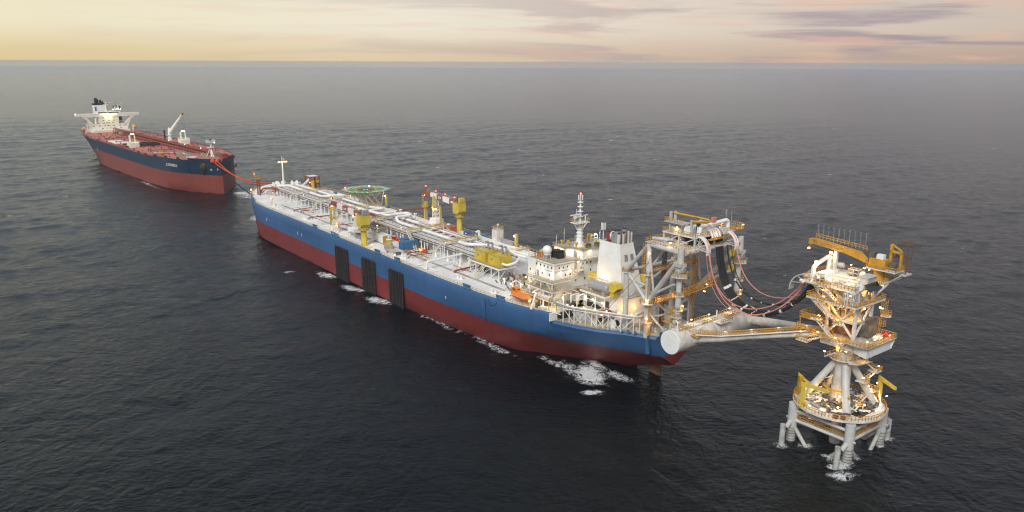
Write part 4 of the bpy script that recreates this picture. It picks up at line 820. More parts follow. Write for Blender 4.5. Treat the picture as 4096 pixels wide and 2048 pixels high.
for a, b in ((73.5, 79), (79, 85), (85, 90.5), (90.5, 94.6)): mb.bar((a, 13.2, PZ - .5), (b, 13.2, D + .2), .16)
t.p('cross_bracing', M['white'], mb)
stair(t, (93, 13.6, PZ), (99, 20.5, D)); stair(t, (83, 13.6, PZ), (80.5, 21.0, D))
for i, (x0, x1) in enumerate(((84.6, 92.6), (74.4, 82.6))):
    c = Thing('equipment_cabin', ['yellow ribbed cabin farther from the accommodation on the white trestle', 'yellow ribbed cabin nearer the accommodation with white pipes at its end'][i], 'cabin', ((x0 + x1) / 2, 9, PZ), group='yellow twin cabins')
    c.p('cabin_shell', M['craney'], MB().box(x0, 5.4, PZ, x1, 12.4, PZ + 4.4)); mb = MB()
    for k in range(9): q = x0 + .3 + k * (x1 - x0 - .8) / 8; mb.box(q, 12.4, PZ + .2, q + .18, 12.5, PZ + 4.2)
    for k in range(7): q = 5.7 + k * 1.0; mb.box(x0 - .1, q, PZ + .2, x0, q + .18, PZ + 4.2)
    c.p('wall_ribs', M['yellow'], mb); c.p('cabin_door', M['yellow'], MB().box(x0 + 1, 12.5, PZ + .1, x0 + 2.6, 12.58, PZ + 3))
    c.p('round_vent', M['grey'], MB().tube((x0 + 5, 12.3, PZ + 3.2), (x0 + 5, 13, PZ + 3.2), .4, n=10)); c.p('roof_railing', M['yellow'], MB().rail([(x0, 12.4, PZ + 4.4), (x1, 12.4, PZ + 4.4), (x1, 5.4, PZ + 4.4), (x0, 5.4, PZ + 4.4)], 1.3, 1.0, .11, True))
    for k in range(2): c.p('exhaust_pipe', M['grey'], MB().pipe([(x0 + 2 + k * 3, 7, PZ + 4.4), (x0 + 2 + k * 3, 7, PZ + 8.2), (x0 + 2 + k * 3, 8.6, PZ + 8.2)], .45, 8), smooth=True)
    if i: c.p('white_duct', M['white'], MB().pipe([(x0, 10.5, PZ + 1.6), (x0 - 3, 10.5, PZ + 1.6), (x0 - 4.5, 7, PZ + 2.4), (x0 - 2, 3, PZ + 3.6)], .55, 8, 1.5).pipe([(x1 - 2, 6, PZ + 4.6), (x1 - 4, 5, PZ + 6.6), (x0 - 1, 4, PZ + 5), (x0 - 4, 1, PZ + 4)], .55, 8), smooth=True)
# ------------------------------------------------------------------ accommodation block
ac = Thing('accommodation_block', 'white multi storey accommodation block with lit balconies and mast on its roof', 'deck house', (40, 0, D))
ac.p('main_house', M['white'], MB().prism([(32.5, 17.5), (48.5, 17.5), (48.5, -17.5), (32.5, -17.5), (32.5, 4.4), (34.6, 4.4), (34.6, 7.4), (32.5, 7.4)], 33.9, 38).box(32.5, -17.5, D - .02, 48.5, 17.5, 33.9))
ac.p('roof_deck', M['deck2'], MB().add([(32.9, 17.1, 38.012), (48.1, 17.1, 38.012), (48.1, -17.1, 38.012), (32.9, -17.1, 38.012)], [(3, 2, 1, 0)]))
ac.p('roof_railing', M['rail'], MB().rail([(33.5, 4, 38), (32.7, 17.3, 38), (48.3, 17.3, 38), (48.3, -17.3, 38)], 1.2, 1.7, .09))
wp = [(46, 6.2), (39.2, 5.8), (39, 4.2), (32.7, 3.0), (32.7, -16), (46, -16)]
wh = ac.p('bridge_house', M['white'], MB().prism(wp, 38, 41.3)); ac.p('bridge_roof', M['deck2'], MB().prism([(46.5, 6.7), (38.8, 6.3), (38.6, 4.7), (32.3, 3.4), (32.3, -16.4), (46.5, -16.4)], 41.3, 41.55), wh)
ac.p('bridge_railing', M['rail'], MB().rail([(46.4, -16, 41.5), (46.4, 6.6, 41.5), (38.8, 6.2, 41.5), (38.6, 4.6, 41.5), (32.4, 3.3, 41.5), (32.4, -16, 41.5)], 1.2, 1.5, .09), wh)
ac.p('bridge_door', M['grey'], MB().box(35.3, 3.7, 38.1, 36.9, 4.0, 40.6), wh)
def win(face, a, z, T=ac, w=.55, h=.85):
    if face == 'p': mb = MB().box(a - w / 2, 17.48, z - h / 2, a + w / 2, 17.54, z + h / 2)
    else: mb = MB().box(32.46, a - w / 2, z - h / 2, 32.52, a + w / 2, z + h / 2)
    T.p('window', M['glass'], mb)
for x in (42.9, 40.7, 38.5, 36.3, 34.1): win('p', x, 36.4)
for x in (46.9, 39.6, 35.4): win('p', x, 33.4)
for x in (46, 38, 34.5): win('p', x, 29.6)
for y in (15.1, 13, 10.9, 2.9, .9, -1.2): win('a', y, 36.3)
for y in (12, 9.4, 2.9, -1.2): win('a', y, 33.2)
for y in (6.5, 1.8): win('a', y, 30.2)
ac.p('entrance_door', M['grey'], MB().box(41.6, 17.5, 31.8, 42.8, 17.56, 34.2)); ac.p('vent_line', M['grey'], MB().box(33, 17.52, 34.9, 43, 17.62, 35.1).box(32.36, 8, 34.9, 32.46, 17, 35.1).box(32.3, -2, 37.4, 32.46, 17.4, 37.6).box(33, 17.5, 37.3, 43.4, 17.62, 37.5).box(43.2, 17.5, 32, 43.4, 17.64, 37.5))
ac.p('stair_recess', M['rusty'], MB().box(34.56, 4.5, 33.95, 34.59, 7.3, 37.9))
def balcony(z, y1, x0, x1, y2, nm):
    b = ac.p('balcony', M['white'], MB().prism([(x1, 17.55), (x1, y1), (x0, y1), (x0, y2), (32.4, y2), (32.4, 17.55)], z - .35, z)); ac.p('balcony_floor', M['deck2'], MB().prism([(x1 - .2, 17.6), (x1 - .2, y1 - .2), (x0 + .2, y1 - .2), (x0 + .2, y2), (32.38, y2), (32.38, 17.6)], z + .004, z + .03), b)
    ac.p('balcony_railing', M['rail'], MB().rail([(x1, 17.7, z), (x1, y1, z), (x0, y1, z), (x0, y2, z)], 1.15, 1.6, .09), b); return b
b1_ = balcony(31.7, 21.2, 29.6, 43.6, 11.6, 0); b2_ = balcony(28.3, 21.2, 29.6, 45.5, 16.8, 0); b3_ = balcony(25.0, 22.0, 28.5, 48.5, 17.0, 0)
stair(ac, (31.4, 6.2, 34.4), (30.9, 11.8, 31.8), 1.4); ac.p('stair_landing', M['white'], MB().box(30.6, 4.2, 34.1, 32.4, 7.4, 34.4)); ac.p('landing_railing', M['rail'], MB().rail([(32.3, 4.2, 34.4), (30.7, 4.2, 34.4), (30.7, 6, 34.4)], 1.1, 1.2, .09))
stair(ac, (33.5, 20, 31.5), (30.4, 20, 28.4)); stair(ac, (33.5, 19.4, 28.1), (30.4, 19.4, 25.1)); stair(ac, (38, 20, 31.5), (42, 20, 28.4))
for x in (29.9, 36.5, 43): ac.p('balcony_post', M['white'], MB().box(x - .16, 20.6, D, x + .16, 20.9, 31.4))
ac.p('locker_row', M['white'], MB().box(30.5, 20, 25.05, 38.5, 21.4, 26.3).box(29, 17.5, 25.05, 30, 20, 26.2)); ac.p('under_balcony_gear', M['brown'], MB().box(34, 17.8, D, 44, 20, D + 2), kind=None)
# aft stair tower and gap to the funnel
ac.p('aft_trunk', M['white'], MB().box(29.8, -8.6, D, 32.45, -4.6, 37.6)); mb = MB()
for k in range(5): mb.bar((32.4, -3.6, 27.5 + k * 2.1), (30, -3.6, 27.5 + k * 2.1), .12)
ac.p('trunk_rungs', M['white'], mb); ac.p('roof_wing', M['deck2'], MB().box(30.5, -6, 37.7, 32.48, 2.4, 38.0)); ac.p('wing_railing', M['rail'], MB().rail([(30.6, 2.3, 38), (30.6, -6, 38)], 1.1, 1.6, .09))
for p in ((42.0, 17.9, 35.0), (39.2, 17.9, 35.0), (33.6, 17.9, 34.7)): ac.lamp(p, M['lampw'], (1.3, .3, .3), 80, (1, .8, .5), off=(0, .7, -.5))
for p in ((32.1, 14.6, 34.7), (32.1, 9.8, 34.7), (32.1, 5.9, 37.4)): ac.lamp(p, M['lampw'], (.3, 1.3, .3), 80, (1, .8, .5), off=(-.7, 0, -.5))
for p in ((44.5, 6.6, 40.8), (41.8, 6.5, 40.8), (37.5, 4.6, 40.7), (34.6, 4.0, 40.7)): ac.lamp(p, M['lampw'], (1.2, .3, .3), 90, (1, .78, .45), off=(0, .8, -.6))
ac.lamp((32.2, -.5, 40.8), M['lampw'], (.3, 1.3, .3), 90, (1, .78, .45), off=(-.7, 0, -.6))
for p in ((45.6, 20.8, 30.9), (47, 21.5, 27.6), (32, 21.2, 24.5), (39, 21.2, 24.5)): ac.lamp(p, M['lampw'], (1.1, .4, .3), 130, (1, .75, .4), off=(-.4, -.6, -.4))
# covered crate, dish and radomes on the roof
solo('covered_crate', 'black tarpaulin covered crate on the accommodation roof by the bridge wall', 'crate', (40, 9, 38), MB().box(38, 7.6, 38.02, 42.6, 10.6, 40.2).prism([(38.2, 7.4), (42.8, 7.4), (42.8, 10.8), (40, 10.8)], 40.2, 41), M['tarp'])
def radome(label, x, y, z0, zc, r):
    t = Thing('radome', label, 'radome', (x, y, z0), group='white radomes'); t.p('dome', M['white'], MB().ball((x, y, zc), r, 20), smooth=True); mb = MB()
    for a in range(4): c, s = math.cos(a * 1.57 + .6), math.sin(a * 1.57 + .6); mb.bar((x + c * r * .75, y + s * r * .75, z0), (x + c * r * .6, y + s * r * .6, zc - r * .75), .16)
    mb.lathe([(r * .8, zc - r * .86), (r * .8, zc - r * .72)], (x, y, 0), 12); t.p('radome_stand', M['white'], mb); return t
radome('large white ball radome standing on the accommodation roof beside the crew', 41.5, 13.6, 38, 41.4, 1.85)
radome('large white ball radome half hidden behind the funnel pipes', 26, -7, 41.5, 47.2, 1.8)
solo('radome_pedestal', 'white pedestal carrying the radome behind the funnel', 'pedestal', (26, -7, 28), MB().tube((26, -7, 28), (26, -7, 41.5), .8, n=8), M['white'])
solo('small_dome', 'small white dome aerial at the forward corner of the accommodation roof', 'aerial', (47.5, 16, 38), MB().tube((47.4, 11, 38), (47.4, 11, 39.6), .1, n=5).ball((47.4, 11, 40), .5, 8), M['white'], smooth=True)
for i, (x, y, h) in enumerate(((46.5, 12.2, 2.6),)): solo('roof_vent', 'yellow mushroom vent behind the crew on the accommodation roof', 'vent', (x, y, 38), MB().lathe([(.5, 0), (.5, 1.5), (.95, 1.6), (.95, 2.3), (.2, 2.5)], (x, y, 38), 10), M['yellow'], smooth=True)
for i, (x, y) in enumerate(((44.6, 3.4), (42.4, 2), (38, 1.6), (34.4, .4), (37, -8), (34, -10.5), (44, -11))):
    solo('bridge_vent', ['yellow vent at the forward port corner of the bridge roof', 'yellow vent on the bridge roof, second from the forward port corner', 'yellow vent on the bridge roof just port of the mast foot', 'yellow vent on the bridge roof nearest the aft port corner', 'yellow vent starboard of the mast foot', 'yellow vent on the bridge roof near the thin aerial pole', 'large yellow vent at the far rail of the bridge roof'][i], 'vent', (x, y, 41.5), MB().lathe([(.35, 0), (.35, 1.3), (.6, 1.4), (.6, 1.9), (.2, 2.0)] if i < 6 else [(.6, 0), (.6, 1.5), (1.1, 1.6), (1.1, 2.6), (.2, 2.7)], (x, y, 41.55), 10), M['yellow'], smooth=True, group='yellow vents on the bridge roof')
solo('roof_cabinet', 'dark equipment cabinet on the bridge roof near the funnel', 'cabinet', (33.6, -5.6, 41.5), MB().box(33, -6.6, 41.6, 34.6, -4.8, 43.2), M['dgrey'])
solo('roof_cabinet', 'dark equipment frame on the bridge roof at the mast foot', 'cabinet', (34.2, -1.4, 41.5), MB().box(33.6, -2.3, 41.6, 35.2, -.7, 43.2), M['dgrey'])
mb = MB()
for x, y, h in ((46, 5, 4), (46, 1, 6), (43, -9, 3), (40, -13, 5), (36, -14, 3.4), (33, -13, 3.2), (45, -4, 3), (46, -7, 5)): mb.bar((x, y, 41.5), (x, y, 41.5 + h), .12).ball((x, y, 41.5 + h * .7), .22, 6)
solo('whip_aerials', 'thin white whip aerials along the edge of the bridge roof', 'aerials', (43, -4, 41.5), mb, M['white'], kind='stuff')
t = Thing('aerial_pole', 'white pole with four panel antennas on the bridge roof near the funnel', 'aerial', (33.6, -8.6, 41.5)); t.p('pole', M['white'], MB().tube((33.6, -8.6, 41.5), (33.6, -8.6, 50.5), .18, n=6)); t.p('panel_antennas', M['white'], MB().box(33.1, -9.4, 48, 33.4, -8.9, 50.8).box(33.9, -8.4, 48, 34.2, -7.9, 50.8).box(33.1, -8.3, 48, 33.4, -7.8, 50.8))
t = Thing('flood_light', 'floodlight frame lit at the far rail of the bridge roof', 'lamp', (42, -12, 41.5)); t.p('frame', M['white'], MB().rail([(42, -13.5, 41.5), (42, -10, 41.5)], 2.4, 1.8, .12)); t.lamp((42, -12.4, 44.2), M['lampw'], (.5, 1.8, .5), 250, (1, .85, .6), off=(-.8, 0, -.4))
# mast
mt = Thing('radar_mast', 'tall white radar mast with disc collars and red top light on the bridge roof', 'mast', (38.5, -.5, 41.5)); X, Y = 38.5, -.5
mt.p('mast_column', M['white'], MB().lathe([(2.4, 41.55), (1.35, 44), (1.15, 46), (.95, 50.4), (.95, 51.2)], (X, Y, 0), 14).lathe([(.7, 51.2), (.38, 52.6), (.34, 60)], (X, Y, 0), 10), smooth=True)
for z, r in ((45.6, 1.55), (46.9, 1.5), (48.2, 1.45)): mt.p('collar', M['white'], MB().lathe([(1.0, z), (r, z + .05), (1.0, z + .35)], (X, Y, 0), 14))
for z in (55.4, 57.2, 59.0): mt.p('disc', M['white'], MB().lathe([(.3, z), (1.15, z + .08), (1.15, z + .22), (.3, z + .3)], (X, Y, 0), 14))
pt = mt.p('radar_platform', M['white'], MB().prism([(X - 2, Y - 3.4), (X + 2, Y - 3.4), (X + 2, Y + 3.4), (X - 2, Y + 3.4)], 51, 51.3)); mt.p('platform_railing', M['rail'], MB().rail([(X - 2, Y - 3.4, 51.3), (X + 2, Y - 3.4, 51.3), (X + 2, Y + 3.4, 51.3), (X - 2, Y + 3.4, 51.3)], 1.3, 1.2, .1, True), pt)
mt.p('platform_struts', M['white'], MB().tube((X, Y + .9, 48), (X, Y + 3.2, 51), .2, n=6).tube((X, Y - .9, 48), (X, Y - 3.2, 51), .2, n=6).tube((X - .9, Y, 48), (X - 1.9, Y - 1.9, 51), .18, n=6))
sc1 = mt.p('radar_scanner', M['white'], MB().box(X - .3, Y + .6, 54.2, X + .3, Y + 5, 54.55).tube((X, Y + 2.8, 51.3), (X, Y + 2.8, 53), .3, n=8).cbox((X, Y + 2.8, 53.5), (1.1, 1.1, 1))); mt.p('radar_scanner', M['white'], MB().box(X - .2, Y - 4, 53.6, X + .2, Y - 1.8, 53.85).tube((X, Y - 2.8, 51.3), (X, Y - 2.8, 53.6), .25, n=8))
mt.p('yard_platform', M['white'], MB().box(X - .8, Y - .9, 53.0 + .4, X + .8, Y + 2.6, 53.6 + .05).rail([(X - .8, Y + 2.6, 53.7), (X - .8, Y, 53.7)], 1.2, .8, .08).bar((X, Y + 1.9, 53.7), (X, Y + 1.9, 56.6), .14).bar((X, Y + 1, 55), (X, Y + 2.6, 55), .1))
mt.p('top_array', M['white'], MB().box(X - .6, Y - .75, 60, X - .3, Y - .45, 62).box(X + .3, Y + .45, 60, X + .6, Y + .75, 62).box(X - .6, Y + .45, 60, X - .3, Y + .75, 62).tube((X, Y, 60), (X, Y, 62.2), .3, n=8)); mt.lamp((X, Y, 62.6), M['lampr'], (.6, .6, .6))
mt.p('mast_ladder', M['rusty'], MB().box(X - 1.5, Y - .2, 42.5, X - 1.2, Y + .2, 51))
# crew on the roof
def person(label, x, y, rz):
    t = Thing('person', label, 'person', (x, y, 38.0), own=True, rot=rz, group='crew standing on the accommodation roof')
    mb = MB()
    for k in (-1, 1):
        mb.sweep([Vector((0, k * .13, .02)), Vector((.02, k * .14, .5)), Vector((0, k * .12, 1.0))], [.1, .11, .15], 8)
        mb.sweep([Vector((0, k * .3, 1.62)), Vector((.04, k * .36, 1.3)), Vector((.12, k * .32, 1.02))], [.1, .085, .06], 6)
        mb.cbox((.07, k * .14, .05), (.3, .13, .1))
    mb.sweep([Vector((0, 0, .95)), Vector((0, 0, 1.25)), Vector((.01, 0, 1.6)), Vector((0, 0, 1.74)), Vector((0, 0, 1.8))], [.2, .21, .26, .14, .08], 10)
    b = t.p('body', M['suit'], mb, smooth=True); t.p('head', M['skin'], MB().ball((.02, 0, 1.93), .14, 10, 1.2), smooth=True); t.p('helmet', M['helmet'], MB().lathe([(.19, 1.98), (.17, 2.06), (.1, 2.13), (0, 2.15)], (.02, 0, 0), 10), smooth=True)
for i, (x, y, rz, l) in enumerate(((46.4, 15.6, .4, 'person in orange coveralls and dark helmet, leftmost of the crew on the roof'), (45.2, 15.2, 2.2, 'person in orange coveralls, second from the left on the roof'), (44.2, 14.9, 2.9, 'person in orange coveralls facing the pair, second from the right on the roof'), (43.4, 14.2, -2, 'person in orange coveralls closest to the big radome on the roof'))): person(l, x, y, rz)
# ------------------------------------------------------------------ funnel
fn = Thing('funnel', 'tall white tapering funnel with louvred aft face and sooty exhaust pipes', 'funnel', (19, -3, 28)); 
b = [(26, 2.2), (11.8, 2.2), (11.8, -9), (26, -9)]; tp = [(25, 1.4), (14.4, 1.4), (14.4, -5.4), (25, -5.4)]
fn.p('casing', M['white'], MB().add([(x, y, 28) for x, y in b] + [(x, y, 47) for x, y in tp], [(0, 1, 5, 4), (1, 2, 6, 5), (2, 3, 7, 6), (3, 0, 4, 7)])); fn.p('funnel_top', M['soot'], MB().add([(x, y, 46.2) for x, y in tp], [(0, 1, 2, 3)]))
def aft(y, z): return 11.8 + (z - 28) / 19 * 2.6
for y in (-1.1, -4.2):
    for z in (41.6, 37.0):
        gr = fn.p('louvre', M['white'], MB().add([(aft(y, z + q) - .06, y + s, z + q) for s, q in ((-.85, -1.3), (.85, -1.3), (.85, 1.3), (-.85, 1.3))], [(0, 1, 2, 3)]))
        for k in range(6): zz = z - 1.1 + k * .42; fn.p('louvre_slat', M['soot'], MB().box(aft(y, zz) - .14, y - .8, zz, aft(y, zz) - .08, y + .8, zz + .2), gr)
for x, y, r, h, m in ((22.8, -.6, .55, 50.2, 'redp'), (21.4, -2, .8, 49.6, 'grey'), (19.6, -1.8, 1.15, 50.8, 'grey'), (17.8, -1.2, .7, 50.0, 'dirtyw'), (16.6, -2.6, .65, 50.6, 'dirtyw'), (17.8, -4, .9, 51.6, 'grey'), (15.6, -4, .45, 51.4, 'rusty'), (15.4, -1.2, .4, 50.6, 'rusty'), (20.4, -4.2, .8, 50.6, 'grey'), (15, -5, .35, 51, 'rusty')): fn.p('exhaust_pipe', M[m], MB().tube((x, y, 46.2), (x, y, h), r, n=12), smooth=True); fn.p('pipe_tip', M['soot'], MB().tube((x, y, h), (x, y, h + .35), r * .96, r * .7, n=12))
# ------------------------------------------------------------------ engine house aft, with tank and air intakes
eh = Thing('engine_house', 'white two level engine casing aft of the accommodation, carrying the silver tank', 'deck house', (22, -3, 19))
eh.p('casing_house', M['white'], MB().box(13, -14, 19, 32, 3.4, 28)); eh.p('tank_platform', M['white'], MB().box(14.4, 3.42, 27.3, 28, 8.4, 28)); eh.p('platform_floor', M['deck2'], MB().add([(14.6, -13.6, 28.012), (31.6, -13.6, 28.012), (31.6, 8.2, 28.012), (14.6, 8.2, 28.012)], [(0, 1, 2, 3)]))
eh.p('platform_railing', M['rail'], MB().rail([(28, 8.2, 28), (14.6, 8.2, 28), (14.6, 3.5, 28), (13.2, 3.3, 28), (13.2, -13.6, 28)], 1.2, 1.6, .09)); 
mb = MB()
for x in (15, 20, 25): mb.box(x - .16, 7.6, 21.7, x + .16, 7.9, 27.3); mb.bar((x, 7.7, 25), (x + 2.6, 7.7, 21.8), .16)
mb.bar((15, 7.7, 25), (25, 7.7, 25), .2); eh.p('platform_posts', M['white'], mb); eh.p('side_door', M['grey'], MB().box(27.6, 3.42, 21.8, 28.8, 3.48, 24.4)); eh.p('louvred_panel', M['dgrey'], MB().box(17, 3.42, 22, 19, 3.5, 24.6)); eh.p('mid_deck', M['deck2'], MB().box(12.5, 3.45, 21.3, 32, 14, 21.7).box(26.0, 14, 21.3, 32, 20, 21.66)); eh.p('mid_wall', M['dirtyw'], MB().box(12.6, 13.7, 19.02, 26, 13.95, 21.3)); eh.p('mid_railing', M['rail'], MB().rail([(26, 13.8, 21.7), (12.6, 13.8, 21.7), (12.6, 4, 21.7)], 1.1, 1.6, .09))
eh.p('black_heap', M['tarp'], MB().ball((25, 5.4, 22), 1.6, 10, .6).ball((22.6, 5.2, 21.9), 1.4, 10, .5).ball((20.4, 5.6, 21.9), 1.2, 8, .5), smooth=True)
for p in ((25.4, 8.0, 25.6), (21, 8.0, 25.6), (16, 8, 25.4)): eh.lamp(p, M['lampw'], (1.3, .35, .3), 120, (1, .82, .5), off=(0, .4, -.6))
eh.lamp((22, 2.6, 33), M['lampo'], (1.0, 1.0, 1.0), 260, (1, .65, .28), off=(-.6, 2.2, .4)); eh.p('lamp_stand', M['rail'], MB().tube((22, 2.7, 28), (22, 2.7, 32.6), .14, n=6))
for y in (0, -6): eh.lamp((12.4, y, 21.6 if y else 22.4), M['lampo'], (.6, .6, .6), 420, (1, .55, .16), off=(-2.4, .4, .6))
t = Thing('pressure_tank', 'silver horizontal tank on the engine casing roof in front of the funnel', 'tank', (19, 6, 28)); t.p('tank_shell', M['silver'], MB().sweep([Vector((24.6 - k * .5 if k < 2 else 0, 6.0, 30.7)) for k in range(2)] + [Vector((15, 6.0, 30.7)), Vector((14.5, 6.0, 30.7))], [1.5, 2.0, 2.0, 1.5], 20), smooth=True); t.p('tank_saddles', M['greyw'], MB().box(22.6, 4.4, 28, 23.2, 7.6, 29.6).box(16, 4.4, 28, 16.6, 7.6, 29.6)); t.p('tank_piping', M['dirtyw'], MB().pipe([(25.6, 7, 28.1), (25.6, 7, 33.4), (21, 5, 33.2), (17, 5, 33)], .16, 6).rail([(22, 5.4, 32.7), (16, 5.4, 32.7)], .8, 1.2, .09))
def hood(label, x, y, z, rz, s=1):
    t = Thing('air_intake', label, 'air intake', (x, y, z), own=True, rot=rz, group='yellow air intake hoods')
    t.p('hood_shell', M['craney'], MB().extr([(-1.9, -1.7, 0), (.6, -1.7, 0), (2.4, -1.7, 1.6), (1.5, -1.7, 3.3), (-1.9, -1.7, 3.3)], (0, 3.4, 0))); t.p('hood_mouth', M['soot'], MB().add([(.85, -1.35, .16), (2.32, -1.35, 1.5), (2.32, 1.35, 1.5), (.85, 1.35, .16)], [(0, 1, 2, 3)])); t.p('hood_trunk', M['yellow'], MB().box(-1.7, -1.2, -2, .4, 1.2, 0)); return t
hood('yellow air intake hood nearest the accommodation, with rusty top', 27.8, 1.4, 30.2, 0); hood('yellow air intake hood beside the silver tank, facing the stern', 12.9, 4.6, 29.8, math.pi); hood('yellow air intake hood half hidden behind the white gantry columns', 13.5, -11, 30.2, math.pi)
# ------------------------------------------------------------------ lifeboat and davits
t = Thing('lifeboat', 'orange enclosed lifeboat hanging in white davits at the near deck edge', 'lifeboat', (42, 25.6, 24.6)); prof = []
for k, (x, r, h0) in enumerate(((36.2, .15, .5), (36.9, 1.1, .2), (38.4, 1.65, 0), (41, 1.8, 0), (44, 1.75, 0), (46.6, 1.5, .1), (47.6, 1.15, .3), (48.0, .4, .6))):
    prof.append([(x, 25.6 + r * math.cos(a) * (1 if math.sin(a) > -.2 else .8), 24.9 + h0 * .6 + r * math.sin(a) * .82) for a in [math.pi * 2 * q / 14 for q in range(14)]])
lb = MB(); m = 14
for rr_ in prof: lb.v += rr_
for i in range(len(prof) - 1):
    for j in range(m): lb.f.append((i * m + j, (i + 1) * m + j, (i + 1) * m + (j + 1) % m, i * m + (j + 1) % m))
t.p('boat_hull', M['orange'], lb, smooth=True); t.p('conning_tower', M['orange'], MB().extr([(47.8, 24.6, 25.6), (44.2, 24.6, 25.6), (43.6, 24.6, 26.0), (44.4, 24.6, 27.5), (47.4, 24.6, 27.5)], (0, 2, 0))); t.p('tower_window', M['glass'], MB().box(44.9, 26.6, 26.6, 45.5, 26.64, 27.2).box(45.8, 26.6, 26.6, 46.4, 26.64, 27.2).box(44.0, 25, 26.5, 44.2, 26.2, 27.1)); t.p('grab_line', M['mark'], MB().box(37.5, 27.36, 24.84, 47, 27.42, 24.94)); t.p('gunwale', M['suit'], MB().box(37.2, 27.3, 24.2, 47.2, 27.45, 24.5))
for i, x in enumerate((34.6, 48.6)):
    dv = Thing('davit', ['white lifeboat davit at the stern end of the orange boat', 'white lifeboat davit at the bow end of the orange boat'][i], 'davit', (x, 24, D), group='lifeboat davits'); dv.p('davit_arm', M['white'], MB().pipe([(x, 21, D), (x, 21, 27.6), (x, 23.4, 29.2), (x, 25.6, 28.4)], .32, 8, 1.2).tube((x - .3, 27, D), (x, 24.4, 28.6), .2, n=6).tube((x + .3, 27, D), (x, 24.4, 28.6), .2, n=6)); dv.lamp((x, 25.8, 28.2), M['lampw'], (1.1, .4, .3), 120, (1, .7, .35), off=(0, .4, -.6))
t = Thing('lifeboat_platform', 'railed platform on white stilts behind the orange lifeboat', 'platform', (42, 22, D)); t.p('platform_deck', M['greyw'], MB().box(36, 22.2, 23.6, 52, 24, 23.9)); t.p('platform_railing', M['rail'], MB().rail([(36, 22.4, 23.9), (52, 22.4, 23.9), (52, 24, 23.9)], 1.1, 1.5, .09)); mb = MB()
for x in (37, 40, 43, 46, 49, 51.8): mb.tube((x, 23.8, D), (x, 23.8, 23.6), .14, n=6)
t.p('stilts', M['white'], mb)
solo('storage_drum', 'dark green drum on the near deck edge behind the lifeboat davit', 'drum', (34.6, 23.6, D), MB().lathe([(1.0, 0), (1.05, .6), (.95, 1.7), (.3, 2.0)], (34.6, 23.6, D), 12), M['dkgreen'], smooth=True)
for i, x in enumerate((33, 32, 31)): solo('liferaft_canister', ['white liferaft canister nearest the green drum', 'middle white liferaft canister of the three in a row', 'white liferaft canister nearest the yellow hoist post'][i], 'canister', (x, 23.4, D + .3 + i * .35), MB().tube((x, 22.4, D + .7 + (2 - i) * .0), (x, 24.4, D + .7), .48, n=10), M['white'], smooth=True, group='liferaft canisters')
solo('hoist_post', 'yellow bent hoist post by the liferaft canisters', 'hoist', (29.4, 22.6, D), MB().pipe([(29.4, 22.6, D), (29.4, 22.6, D + 4.6), (30.4, 19.6, D + 4.6)], .22, 6), M['yellow'], smooth=True)
solo('hoist_post', 'second short yellow post at the top of the stern trestle', 'hoist', (26.8, 21, D), MB().tube((26.8, 21, D - .2), (26.8, 21, D + 4.4), .22, n=6), M['yellow'])
t = Thing('deck_lamp', 'orange lamp on a tripod at the deck edge between lifeboat and liferafts', 'lamp', (36.4, 26.2, D)); t.p('tripod', M['rail'], MB().bar((36.4, 26.2, D + 2.4), (37, 26.6, D), .12).bar((36.4, 26.2, D + 2.4), (35.8, 26.6, D), .12).bar((36.4, 26.2, D + 2.4), (36.4, 25.4, D), .12)); t.lamp((36.4, 26.2, D + 2.7), M['lampo'], (.8, .8, .8), 200, off=(0, -.7, .3))
# framed pipework between accommodation and engine house, yellow gas pipe on the aft wall
t = Thing('pipe_bracket', 'mustard yellow pipe on white brackets along the aft wall of the accommodation', 'pipe', (30, 6, 26)); t.p('yellow_pipe', M['ochre'], MB().tube((31.6, 14, 26.4), (31.6, -3, 26.4), .35, n=8), smooth=True); mb = MB()
for y in (13, 9, 5, 1): mb.bar((32.4, y, 26.9), (28.2, y, 26.9), .18)
t.p('brackets', M['white'], mb)
t = Thing('portal_frames', 'white portal frames over pumps between the accommodation and the engine casing', 'frame', (29, 12, 21.7)); mb = MB()
for x, y in ((30.4, 14.5), (28.4, 12.4), (26.6, 11)): mb.box(x - .2, y - .2, 21.7, x + .2, y + .2, 26).box(x - .2, y - 4, 21.7, x + .2, y - 3.6, 26).box(x - .22, y - 4, 26, x + .22, y + .2, 26.4)
t.p('frames', M['white'], mb); t.p('pumps', M['dgrey'], MB().cbox((29.4, 11.6, 22.6), (2.6, 2, 1.6)).cbox((28, 14, 22.4), (1.6, 1.4, 1.4))); t.p('yellow_pump', M['yellow'], MB().ball((27.4, 10, 22.8), .8, 8)); t.lamp((30.4, 14.9, 25.2), M['lampw'], (.4, 1.2, .3), 120, (1, .8, .5), off=(-.3, .3, -.7)); t.lamp((27.6, 15, 23), M['lampw'], (1.2, .5, .3), 60, (1, .8, .5))
solo('red_pipe', 'thick dark red pipe snaking along the engine casing edge above the trestle', 'pipe', (26, 15, 22.5), MB().pipe([(32, 15.4, 22.4), (29, 16.2, 22.6), (26, 16.2, 22.5), (15.5, 10.6, 22.6), (12.2, 8.4, 23.6), (12, 6.6, 22)], .45, 8, 1.6), M['vpipe'], smooth=True)
